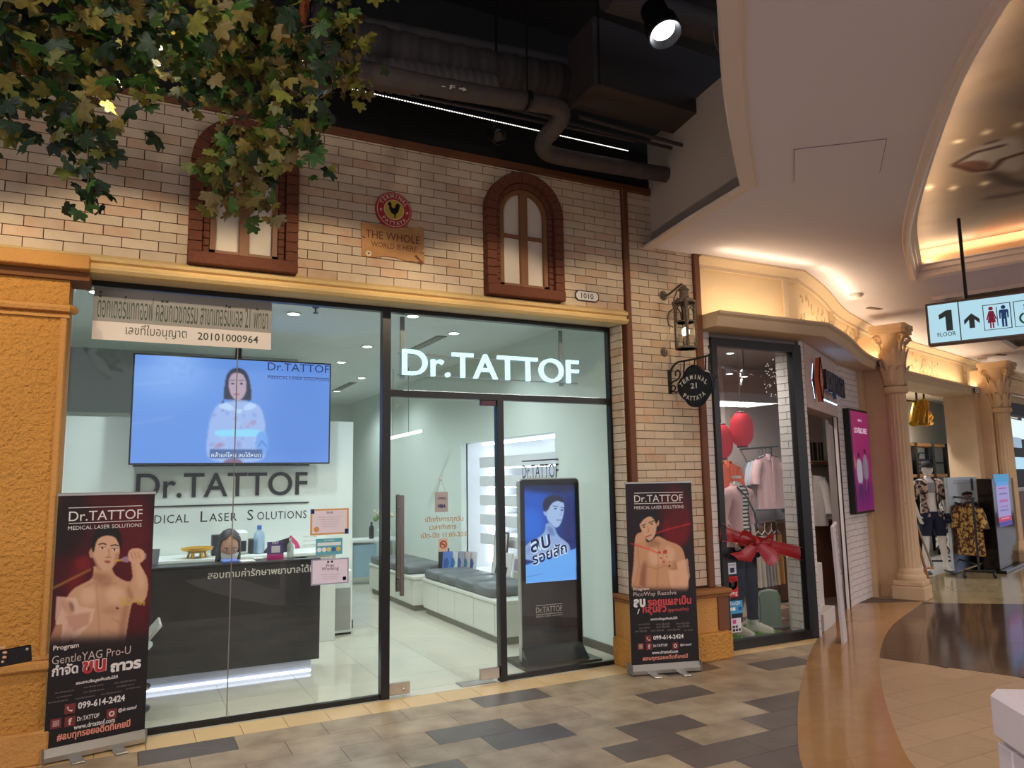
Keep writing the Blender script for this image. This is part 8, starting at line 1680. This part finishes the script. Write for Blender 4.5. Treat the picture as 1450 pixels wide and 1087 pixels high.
def txt_left(T, tx, rule, icon):
    WH = (226, 220, 220); rule(97, 719, 201); rule(97, 741, 201); tx('Dr.TATTOF', 97, 738, 201, WH, 14, res=5); tx('MEDICAL LASER SOLUTIONS', 96, 750.5, 200, WH, 5.5)
    tx('Program', 75, 923, 111, (230, 214, 206), 9, bold=.02); tx('GentleYAG Pro-U', 73, 941, 184, (206, 186, 180), 12, bold=-.004)
    tx('กำจัด', 73, 958, 110, WH, 16, bold=.03); tx('ขน', 115, 955, 150, (236, 206, 206), 19, bold=.07); tx('ขน', 116, 954.5, 149, (186, 40, 48), 17.5, bold=.03, depth=.0025); tx('ถาวร', 156, 952, 199, WH, 13, bold=.05)
    tx('สอบถามข้อมูลเพิ่มเติมได้ที่', 107, 969, 166, WH, bold=.03)
    G = (150, 136, 136)
    for (u, v, u1) in ((78, 982, 104), (80, 988, 101), (68, 996, 96), (119, 974, 146), (118, 981, 147), (107, 990, 134), (162, 968, 192), (165, 973, 189), (143, 984, 171), (178, 976, 198)): tx('สาขา เซ็นทรัล พระราม', u, v, u1, G)
    tx('099-614-2424', 110, 1004, 176, WH, 10, bold=.03); icon(99, 1003, .028, 'phone'); icon(79, 1024, .028, 'cam'); icon(99, 1021, .028, 'f'); icon(158, 1010, .028, 'line')
    tx('Dr.TATTOF', 109, 1021, 140, WH, 6.5, bold=.02); tx('@dr.tattof', 167, 1009, 193, WH, 6.5, bold=.02); tx('www.drtattof.com', 104, 1033, 162, WH, 7, bold=.02); tx('#ลบทุกรอยอดีตที่เคยมี', 80, 1052, 183, (232, 150, 130), 15, bold=.03)
banner('rollup_banner', 'roll-up banner with a shirtless man spraying a bottle, standing before the ochre pilaster', (60, 1083), (204, 1052), [(79, 701), (215, 701)], paint_left, txt_left)
def paint_right(P):
    P.poly([(885, 684), (976, 684), (986, 850), (890, 850)], (.14, .08, .12), 1, 6, 0); P.poly([(930, 690), (976, 684), (980, 770), (940, 780)], (.30, .04, .08), .9, 6); P.poly([(935, 745), (955, 720), (976, 715), (978, 770), (945, 775)], (.50, .05, .10), .7, 5); P.ell((958, 728), 14, 22, (.32, .05, .08), .7, 3)
    P.line([(925, 756), (950, 748), (978, 741)], 2.2, (.90, .18, .20), .8, 1)
    body = [(897, 800), (898, 775), (899, 762), (906, 752), (915, 754), (914, 768), (924, 766), (930, 758), (936, 760), (946, 766), (960, 770), (968, 778), (972, 800), (976, 830), (972, 840), (900, 840), (893, 832)]
    M_ = P.poly(body, (.80, .60, .46), 1, .8, 2)
    for (pts, c, al, bl) in (([(908, 800), (916, 790), (914, 840), (904, 840)], (.45, .26, .18), .6, 3), ([(914, 766), (930, 762), (936, 772), (918, 776)], SKS, .6, 2.5), ([(952, 790), (960, 800), (962, 830), (955, 830)], SKS, .5, 2.5), ([(918, 776), (936, 778), (938, 798), (920, 800)], SKL, .6, 3), ([(940, 772), (956, 776), (954, 796), (940, 796)], SKL, .55, 3)): P.poly(pts, c, al, bl, 1, M_)
    for l in ([(932, 772), (932, 800), (930, 836)], [(914, 800), (930, 806), (942, 800), (954, 806)], [(922, 768), (936, 770)], [(902, 766), (905, 800), (898, 832)]): P.line(l, 1.3, (.55, .34, .25), .5, 1, M_)
    P.poly([(893, 826), (906, 828), (930, 836), (960, 842), (950, 850), (900, 846)], (.76, .56, .44), 1, .8, 1); P.ell((948, 801), 1.6, 1.5, (.40, .2, .17), 1, .4)
    P.poly([(904, 738), (908, 732), (918, 726), (926, 732), (930, 742), (929, 754), (924, 764), (918, 766), (912, 758), (907, 748)], (.84, .66, .54), 1, .6); P.ell((931, 740), 2.4, 5, (.78, .58, .46), 1, .5)
    P.poly([(903, 744), (902, 732), (906, 724), (916, 720), (926, 722), (932, 730), (932, 738), (929, 742), (926, 734), (920, 730), (912, 734), (906, 742)], (.10, .09, .14), 1, .7)
    for a, b in (((909, 744), (914, 742)), ((919, 740), (926, 737))): P.line([a, b], 1.5, (.12, .08, .08), 1, .4); P.ell(((a[0]+b[0])/2+.5, (a[1]+b[1])/2+3), 1.8, .9, (.10, .08, .08), 1, .3)
    P.line([(917, 745), (919, 752), (916, 754)], 1, SKS, .9, .4); P.line([(915, 760), (922, 757)], 1.8, (.55, .28, .25), 1, .4); P.poly([(908, 752), (914, 762), (919, 766), (912, 762)], SKS, .6, 1)
    P.poly([(899, 762), (901, 756), (907, 753), (913, 757), (912, 765), (906, 768), (901, 770)], (.82, .62, .50), 1, .6)
    P.line([(893, 769), (905, 773), (918, 777), (932, 783)], 2.2, (.92, .20, .20), .75, .9)
    for (x_, y_, s_) in ((942, 781, 2.8), (934, 782, 1.8), (940, 795, 1.5), (948, 795, 1.2), (936, 790, 1.1), (944, 788, 1)): P.poly([(x_-s_, y_-s_), (x_+s_, y_-s_), (x_+s_, y_+s_), (x_-s_, y_+s_)], (.76, .24, .22), .9, .3, 0)
    P.poly([(958, 796), (974, 790), (977, 816), (970, 838), (950, 832), (946, 808), (960, 806)], (.90, .70, .58), .8, .7, 0)
    P.poly([(884, 834), (982, 834), (992, 950), (888, 950)], (.095, .065, .085), 1, 5, 0)
def txt_right(T, tx, rule, icon):
    WH = (226, 220, 220); rule(898, 698, 967, th=.005); rule(898, 713, 967, th=.005); tx('Dr.TATTOF', 898, 711, 967, WH, 10, res=5); tx('MEDICAL LASER SOLUTIONS', 898, 721, 968, WH, 4.5)
    tx('Program', 897, 837, 919, (230, 214, 206), 5, bold=.02); tx('PicoWay Resolve', 897, 846, 958, (210, 190, 186), 7.5)
    tx('ลบ', 897, 860, 914, WH, 12, bold=.06); tx('รอยแผลเป็น', 917, 858, 979, (200, 70, 76), 13, bold=.04); tx('/', 902, 869, 906, WH, 7, bold=.03); tx('หลุมสิว', 910, 871, 944, (200, 70, 76), 14, bold=.04); tx('(รูขุมขนกว้าง)', 946, 867, 975, (190, 80, 84), 6.5, bold=.02)
    tx('สอบถามข้อมูลเพิ่มเติมได้ที่', 921, 878, 959, WH, bold=.03); G = (140, 126, 126)
    for (u, v, u1) in ((904, 885, 920), (929, 885, 948), (957, 884, 976), (905, 890, 920), (929, 889, 948), (959, 888, 976), (899, 895, 916), (922, 894, 940), (945, 893, 963), (968, 893, 981)): tx('สาขา เซ็นทรัล', u, v, u1, G)
    tx('099-614-2424', 925, 906, 968, WH, 6.5, bold=.03); icon(918, 904, .026, 'phone'); icon(907, 915, .026, 'cam'); icon(919, 915, .026, 'f'); icon(956, 914, .026, 'line')
    tx('Dr.TATTOF', 925, 916, 945, WH, 4, bold=.02); tx('@dr.tattof', 963, 915, 979, WH, 4, bold=.02); tx('www.drtattof.com', 923, 926, 960, WH, 4.5, bold=.02); tx('#ลบทุกรอยอดีตที่เคยมี', 910, 937, 974, (232, 150, 130), 8.5, bold=.02)
banner('rollup_banner', 'roll-up banner with a shirtless man touching his face, standing before the brick pillar', (895, 957), (991, 950), [(886, 685), (975, 684)], paint_right, txt_right)
# ------------------------------------------------------------------ pipes, ducts and lights in the black void
M_PIPE = mat('dark_grey_pipe', sr(88, 80, 80), .6, noise=(12, .5, sr(62, 56, 56))); M_DUCT = mat('dark_duct', sr(66, 60, 60), .7, noise=(6, .4)); M_DUCTB = mat('dark_duct_bottom', sr(72, 62, 58), .7)
SY = -.55
def sp(u, v, y=SY): return FY(u, v, y)
T = thing('drain_pipe', 'thick grey pipe with two bends running under the black ceiling to the white bulkhead', 'pipe', tuple(sp(800, 150)))
path = [sp(330, 55, -1.15), sp(470, 90, -1.15), sp(600, 120, -1.12), sp(700, 137, -1.1), sp(770, 147, -1.08), sp(792, 152, -1.07), sp(797, 165, -1.0), sp(786, 180, -.9), sp(768, 200, -.72), sp(770, 214, -.62), sp(786, 221, -.58), sp(850, 232, -.56), sp(940, 247, -.54), sp(1035, 262, -.56)]
path = smoothline(path, 2)
part(T, 'pipe', MB().tube(path, .068, 18), M_PIPE, True)
for q in ((636, 127, -1.11), (775, 187, -.82), (914, 243, -.545)):
    p = sp(*q); i = min(range(len(path)), key=lambda k: (path[k]-p).length); d = (path[min(i+1, len(path)-1)]-path[i-1]).normalized(); part(T, 'coupling', MB().tube([path[i]-d*.02, path[i]+d*.02], .072, 18), M_PIPE, True)
M_STN = mat('white_stencil', sr(206, 202, 198), .6)
for (u, v, y, yy) in ((625, 118, -1.20, 0), (944, 250, -.62, 0)):
    p = sp(u, v+6, y); M = frame(p, (path[20]-path[8]).normalized() if u < 700 else (path[-1]-path[-4]).normalized(), (0, -.5, .85)); textpart(T, 'stencil', '- F', M, M_STN, w=.10, h=.028, bold=.03); part(T, 'stencil_arrow', MB().prism([(.13, .01), (.16, .01), (.16, .0), (.19, .014), (.16, .028), (.16, .02), (.13, .02)], (-.002, 0), M), M_STN)
for (u, v) in ((500, 96), (747, 143)): p = sp(u, v, -1.12); part(T, 'hanger_rod', MB().tube([p, p+Vector((0, 0, 1.5))], .008, 5), M_BLACK); part(T, 'clamp', MB().tube([p+Vector((-.01, 0, 0)), p+Vector((.01, 0, 0))], .075, 14), M_BLACK)
T = thing('flexible_duct', 'crinkled dark flexible duct above the grey pipe', 'duct', tuple(sp(560, 60, -1.4)))
pf = smoothline([sp(440, 35, -.72), sp(500, 58, -.72), sp(560, 75, -.7), sp(640, 92, -.68), (sp(700, 102, -.66)), sp(800, 118, -.6)], 3); fp = resample(pf, 90)
part(T, 'duct', MB().tube(fp, [.15+.005*math.sin(i*1.9)+.007*math.sin(i*.7) for i in range(90)], 18), M_DUCT, 'all')
T = thing('flexible_duct', 'dark lower loop of flexible duct hanging just above the light strip', 'duct', tuple(sp(560, 130, -.9)))
pf = resample(smoothline([sp(455, 75, -.8), sp(500, 100, -.8), sp(560, 108, -.8), sp(610, 112, -.78), sp(700, 122, -.75)], 3), 60)
part(T, 'duct', MB().tube(pf, [.12-.05*abs(i/59-.4)+.008*math.sin(i*2.1) for i in range(60)], 16), mat('duct_grey', sr(90, 84, 84), .6), 'all')
# rectangular duct
DZ_ = 4.62; a = FL(842, 118, DZ_); b = FL(805, 148, DZ_); c = FL(1040, 180, DZ_); 
q0 = FL(842, 118, DZ_); q1 = FL(1046, 178, DZ_); q2 = FL(1046, 206, DZ_); q3 = FL(806, 152, DZ_)
T = thing('air_duct', 'long dark rectangular air duct under the black ceiling', 'duct', (q0.x, q0.y, DZ_)); ext = (q1-q0).normalized()*3
part(T, 'duct', MB().slab([(p.x, p.y) for p in (q0, q1+ext, q2+ext, q3)], DZ_, DZ_+.55), M_DUCTB); part(T, 'flange', MB().tube([q0, q3], .03, 4).tube([q0, q0+Vector((0, 0, .5))], .025, 4), M_DUCT)
part(T, 'front_side', wallstrip([q0-Vector((0, .004, 0)), q1+ext-Vector((0, .004, 0))], DZ_+.01, DZ_+.56), mat('duct_front', sr(50, 46, 48), .8))
part(T, 'hanger_rod', MB().tube([q0+Vector((.05, 0, 0)), q0+Vector((.05, 0, 1.5))], .008, 5), M_BLACK)
for i, (u0, v0, u1, v1, r) in enumerate(((430, 15, 1060, 140, .05), (860, -8, 1060, 55, .11), (500, 118, 900, 200, .012), (820, 165, 1000, 215, .016), (700, 148, 960, 212, .014))):
    zz_ = (5.2, 4.9, 4.45, 4.45, 4.5)[i]; a = FL(u0, v0, zz_); b = FL(u1, v1, zz_); single('ceiling_pipe', ('dark pipe high under the black ceiling behind the flexible duct', 'wide dark pipe passing behind the black spotlight', 'thin dark conduit above the light strip', 'short dark conduit near the white bulkhead', 'dark conduit between the air duct and the light strip')[i], 'pipe', MB().tube([a, b], r, 10), M_DUCT, True)
single('sprinkler_pipe', 'dark brown sprinkler pipe bending down before the white bulkhead', 'pipe', MB().tube(smoothline([sp(1005, 192, -1.2), sp(1006, 215, -1.2), sp(1010, 232, -1.2), sp(1024, 238, -1.25), sp(1060, 245, -1.35)], 2), .020, 10), mat('pipe_brown', sr(50, 36, 32), .5), True)
# light strip along the void
a = sp(480, 121, -.62); b = sp(890, 213, -.62); T = thing('led_strip', 'long thin white dotted LED strip above the brick wall', 'strip light', tuple(a)); d = (b-a)
part(T, 'channel', MB().tube([a+Vector((0, .01, .012)), b+Vector((0, .01, .012))], .014, 4), M_BLACK)
mb = MB(); n = 120
for i in range(n):
    p = a+d*((i+.5)/n); mb.box((p.x-.0055, p.y-.0035, p.z-.006), (p.x+.0055, p.y+.0035, p.z-.002))
o = part(T, 'led', mb, emis('led_dot', (1, .95, .86), 3), weld=False); o['kind'] = 'stuff'
def spot(u, v, y, r, aim, label, on_=True, lens=None, e=0):
    p = sp(u, v, y); T = thing('track_spotlight', label, 'spotlight', M=frame(p, (1, 0, 0))); A = Vector(aim).normalized(); Mx = A.to_track_quat('Z', 'Y').to_matrix().to_4x4()
    part(T, 'can', MB().lathe([(r*.55, -r*2.6), (r*.9, -r*2.4), (r*.95, -r*.9), (r*1.15, -r*.8), (r*1.2, r*.35), (r*1.1, r*.4), (r*.95, r*.1), (r*.8, -r*.1)], n=26, M=Mx), M_BLACK, True, local=True)
    part(T, 'lens', MB().lathe([(r*.82, -r*.1), (.0001, -r*.05)], n=24, M=Mx), lens, local=True)
    part(T, 'stem', MB().tube([-A*r*1.8, (-A*r*1.8).x*Vector((1, 0, 0))+Vector((0, 0, r*3)), Vector((0, 0, 1.2))], r*.22, 8), M_BLACK, local=True)
    return p
p = spot(940, 44, -2.2, .092, (.02, -.45, -1), 'large black ceiling spotlight with a bright white lens', lens=emis('spot_lens', (.9, .92, 1), 9))
lamp('SPOT', tuple(p+Vector((0, -.03, -.09))), 40, (.95, .96, 1), tuple(p+Vector((.3, -.6, -3))), .04, 60, .5)
spot(706, 194, -.6, .05, (.2, -.7, -.5), 'unlit black square-headed track spotlight below the light strip', lens=mat('dull_lens', sr(70, 62, 58), .4))
T = thing('hanging_wires', 'loose thin wires dangling beside the large black spotlight', 'wires', tuple(sp(1018, 60, -1.8))); part(T, 'wire', MB().tube(smoothline([sp(1012, 35, -1.8), sp(1010, 50, -1.8), sp(1015, 68, -1.8), sp(1022, 78, -1.8)], 2), .004, 5).tube(smoothline([sp(1022, 78, -1.8), sp(1018, 62, -1.8), sp(1025, 60, -1.8), sp(1034, 20, -1.8), sp(1036, -15, -1.8)], 2), .003, 5), mat('wire_light', sr(120, 112, 108), .6))
# ------------------------------------------------------------------ climbing vines hanging from overhead
VY = -2.35
LEAFC = [('leaf_green', (66, 104, 34), (38, 70, 24)), ('leaf_dark_green', (34, 58, 30), (22, 40, 22)), ('leaf_olive', (120, 122, 48), (84, 84, 32)), ('leaf_yellow', (146, 132, 60), (104, 88, 38)), ('leaf_bronze', (112, 88, 42), (92, 92, 36))]
LM = [mat(n_, sr(*c), .55, noise=(30, .7, sr(*c2)), rnd=.35) for n_, c, c2 in LEAFC]
def leaf_outline():
    P = []
    for lobe, (a, L_) in enumerate(((-150, .30), (-105, .62), (-52, .78), (0, 1.0), (52, .78), (105, .62), (150, .30))):
        a = math.radians(a); P.append((L_*math.sin(a), .30+L_*.70*math.cos(a)))
        if lobe < 6:
            b = (a+math.radians((-150, -105, -52, 0, 52, 105, 150)[lobe+1]))/2; P.append((.52*math.sin(b), .30+.50*.70*math.cos(b)))
    return P
LO_ = leaf_outline(); leaf_meshes = []
for i, m in enumerate(LM):
    for var in range(2):
        vs = [(0, .28, 0)]; 
        pts = []
        for k, (x, y) in enumerate(LO_):
            x2, y2 = LO_[(k+1) % len(LO_)]; pts.append((x, y)); 
            if k < len(LO_)-1: mx, my = (x+x2)/2, (y+y2)/2; pts.append((mx*1.12, .3+(my-.3)*1.12))
        pts = [(0, 0)]+pts[::-1]
        cur = .35 if var else .15
        vs = [(0, .28, .0)]+[(x, y, -cur*(x*x+(y-.28)**2)+.05*math.sin(k*2.1)) for k, (x, y) in enumerate(pts)]
        fs = [(0, k, k+1) for k in range(1, len(pts))]+[(0, len(pts), 1)]
        leaf_meshes.append(mesh_from('leaf', vs, fs, m, 'all', weld=False))
def vine(label, pts, n, size=.052, wts=(4, 4, 2, 1, 1), spread=.07, y=VY, r=.005, hang_=.6):
    P = resample(smoothline([FY(u, v, y+dy) for (u, v, dy) in pts], 2), 60); T = thing('hanging_vine', label, 'vine', tuple(P[0]), group='vines hanging from the ceiling')
    part(T, 'stem', MB().tube(P, [r*(1-.6*i/60) for i in range(60)], 5), mat('vine_stem', sr(92, 80, 48), .8), True)
    big = []
    for i in range(n):
        p = P[min(59, int(random.random()**.9*59))]; q = p+Vector((random.gauss(0, spread), random.gauss(0, spread*1.3), random.gauss(0, spread*.7)))
        ci = random.choices(range(5), wts)[0]; me = leaf_meshes[ci*2+random.randint(0, 1)]; s_ = size*random.uniform(.9, 1.75)
        o = bpy.data.objects.new('leaf', me); COL.objects.link(o); o.parent = T; WM[o.name] = Matrix()
        M = Matrix.Translation(q-P[0]) @ Matrix.Rotation(random.uniform(-1.2, 1.2), 4, 'Z') @ Matrix.Rotation(math.radians(90+random.uniform(-45, 60)), 4, 'X') @ Matrix.Rotation(math.pi+random.uniform(-1.1, 1.1), 4, 'Z') @ Matrix.Scale(s_, 4)
        o.matrix_local = M
    return T
V = [('dense leafy vine mass spread along the top left corner', [(-40, 10, 0), (60, 20, .1), (140, 25, -.1), (200, 5, 0)], 210, .055, (3, 5, 2, 2, 1), .17),
     ('dense leafy vine mass around the glass lamp at the upper left', [(110, 30, 0), (190, 35, .1), (270, 40, -.1), (330, 30, 0)], 190, .055, (3, 5, 2, 3, 1), .15),
     ('dense leafy vine mass left of the copper pole', [(300, 15, 0), (370, 40, .1), (440, 40, -.1), (470, 20, 0)], 200, .052, (2, 4, 3, 3, 2), .15),
     ('dark green vine hanging at the far left edge', [(5, 40, 0), (8, 110, 0), (15, 170, 0), (22, 205, 0)], 60, .055, (2, 7, 1, 1, 0), .06),
     ('mixed green and yellow vine hanging over the bricks at the left', [(70, 50, 0), (88, 110, 0), (90, 150, .05), (108, 185, 0)], 80, .052, (3, 2, 3, 3, 2), .085),
     ('thin vine with dark leaves ending in a small point left of the arched window', [(118, 150, 0), (124, 200, 0), (126, 250, 0), (120, 300, 0)], 34, .042, (3, 6, 1, 0, 0), .035),
     ('short green vine hanging below the glass lamp', [(196, 70, 0), (203, 100, 0), (205, 125, 0), (208, 145, 0)], 24, .045, (7, 2, 1, 1, 0), .04),
     ('long bronze and green vine hanging over the left half of the arched window', [(318, 80, 0), (330, 150, 0), (334, 200, .03), (330, 240, 0), (318, 290, 0)], 125, .046, (3, 1, 4, 2, 4), .055),
     ('long vine hanging over the right half of the arched window', [(395, 70, 0), (395, 140, 0), (390, 190, .03), (372, 245, 0), (365, 310, 0)], 125, .046, (3, 1, 4, 3, 3), .055),
     ('green vine hanging at the right edge of the arched window', [(430, 60, 0), (435, 110, 0), (438, 170, 0), (437, 235, 0)], 80, .046, (6, 3, 2, 2, 0), .06),
     ('dark green vine hanging between the lamp and the arched window', [(262, 60, 0), (275, 100, 0), (290, 120, 0), (300, 140, 0)], 50, .046, (4, 5, 1, 1, 1), .06),
     ('rusty yellow vine hanging right of the copper pole', [(480, -10, 0), (492, 40, 0), (494, 80, 0), (505, 135, 0)], 46, .044, (2, 1, 4, 5, 3), .045)]
for lb, pts, n, sz, wt, spd in V: vine(lb, pts, n, sz, wt, spd)
# copper pole, hoop and glass lamp among the leaves
a = FY(438, -30, VY+.05); b = FY(425, 42, VY+.05); single('copper_pole', 'short copper coloured pole showing between the vines', 'pole', MB().tube([a+(a-b)*2, b], .022, 14), mat('copper_pipe', sr(176, 96, 62), .35, .6), True)
def globe(u, v, r, y, label, glow=True):
    p = FY(u, v, y); T = thing('glass_globe', label, 'lamp', tuple(p)); part(T, 'globe', MB().ball((0, 0, 0), r, 28, 18), glass('globe_glass', gain=1.6, base=.07), 'all', local=True)
    part(T, 'neck', MB().lathe([(r*.3, r*.9), (r*.34, r*1.15), (r*.2, r*1.2)], n=18), M_BLACK, True, local=True); part(T, 'cord', MB().tube([(0, 0, r*1.2), (0, 0, 1.6)], .004, 5), M_BLACK, local=True)
    if glow: part(T, 'bulb', MB().ball((0, 0, r*.25), (r*.22, r*.22, r*.32), 12, 8), emis('globe_bulb', (1, .86, .52), 7), True, local=True); lamp('POINT', (p.x, p.y, p.z+r*.25), 4.0, (1, .80, .45), None, .03)
    return T
globe(222, 76, .098, VY+.05, 'lit glass globe lamp nested among the vines'); globe(438, 98, .135, VY+.12, 'unlit clear glass globe lamp behind the right-hand vines', False)
# ------------------------------------------------------------------ passer-by at the left edge holding a phone
HP = FY(12, 924, -1.55)
T = thing('person', 'passer-by at the left picture edge in a dark shirt, one hand holding a phone', 'person', (HP.x-.62, -1.62, 0), math.radians(90))
I_ = WM[T.name].inverted(); hl = I_ @ Vector((HP.x-.085, HP.y, HP.z-.01)); hd = (WM[T.name].to_3x3().inverted() @ Vector((1, -.1, .12))).normalized()
el = (hl.x+.02, hl.y+.24, hl.z+.06) if False else hl-hd*.25
q = 'R' if hl.x > 0 else 'L'; sd_ = 1 if hl.x > 0 else -1
el = Vector((sd_*.24, .02, 1.12))
arms = {-1: ((-.20, .01, 1.43), (-.25, .03, 1.15), (-.25, -.05, .90)), 1: ((.20, .01, 1.43), (.25, .03, 1.15), (.25, -.05, .90))}
arms[sd_] = ((sd_*.20, .01, 1.43), tuple(el), tuple(hl-hd*.06))
J, E = stand_joints(1.78, arms=arms); 
for k in [k for k in J if k.startswith(q) and (k[1:] == 'palm' or (len(k) > 2 and k[1] in 'ft' and k[-1].isdigit() and k[2:].isdigit()))]: J.pop(k)
E = [e for e in E if e[0] in J and e[1] in J]; hand_joints(J, E, q, q+'wr', hd, (0, 0, 1), .55, (WM[T.name].to_3x3().inverted() @ Vector((0, -1, 0))), 1.0)
bdP = skin_body('body', J, E, 'pel'); part(T, 'body', MB().add(*bdP), M_SKINP, 'all', local=True)
hm, HM_ = head_mesh((0, -.01, 1.655)); part(T, 'head', hm, M_SKINP, 'all', local=True); face_parts(T, WM[T.name] @ HM_, None, None); part(T, 'hair', MB().ball((0, .018, 1.69), (.086, .10, .105), 20, 12), M_HAIR, 'all', local=True)
localcloth(T, 'shirt', bdP, [((0, 0, .88), (0, 0, 1)), ((0, 0, 1.5), (0, 0, 1))], lambda c: (.88 < c.z < 1.5 and abs(c.x) < .19 and c.y > -.16) or (abs(c.x) >= .17 and c.z > 1.1 and c.y > -.16), off=.016, wob=.006, m=mat('dark_shirt', sr(40, 40, 46), .8))
localcloth(T, 'trousers', bdP, [((0, 0, .1), (0, 0, 1)), ((0, 0, .98), (0, 0, 1))], lambda c: .1 < c.z < .98 and abs(c.x) < .21 and c.y > -.16, off=.014, m=mat('dark_trousers', sr(36, 36, 44), .8))
for sd in (-1, 1): localcloth(T, 'shoe', bdP, [((0, 0, .07), (0, 0, 1))], lambda c, sd=sd: c.z < .07 and c.x*sd > .02, off=.008, m=M_BLACK)
Mph = Matrix.Translation((HP.x+.015, HP.y-.028, HP.z-.012)) @ Matrix.Rotation(math.radians(-6), 4, 'Y'); T = thing('mobile_phone', 'black mobile phone held in the hand at the left picture edge', 'phone', M=Mph)
part(T, 'body', MB().box((-.085, -.006, -.036), (.075, .006, .036), ch=.004), mat('phone_black', sr(20, 16, 18), .25), local=True); part(T, 'camera', MB().lathe([(.006, 0), (.0001, .001)], n=12, M=Matrix.Translation((.06, -.0065, .02)) @ Matrix.Rotation(math.pi/2, 4, 'X')), M_STEEL, local=True)
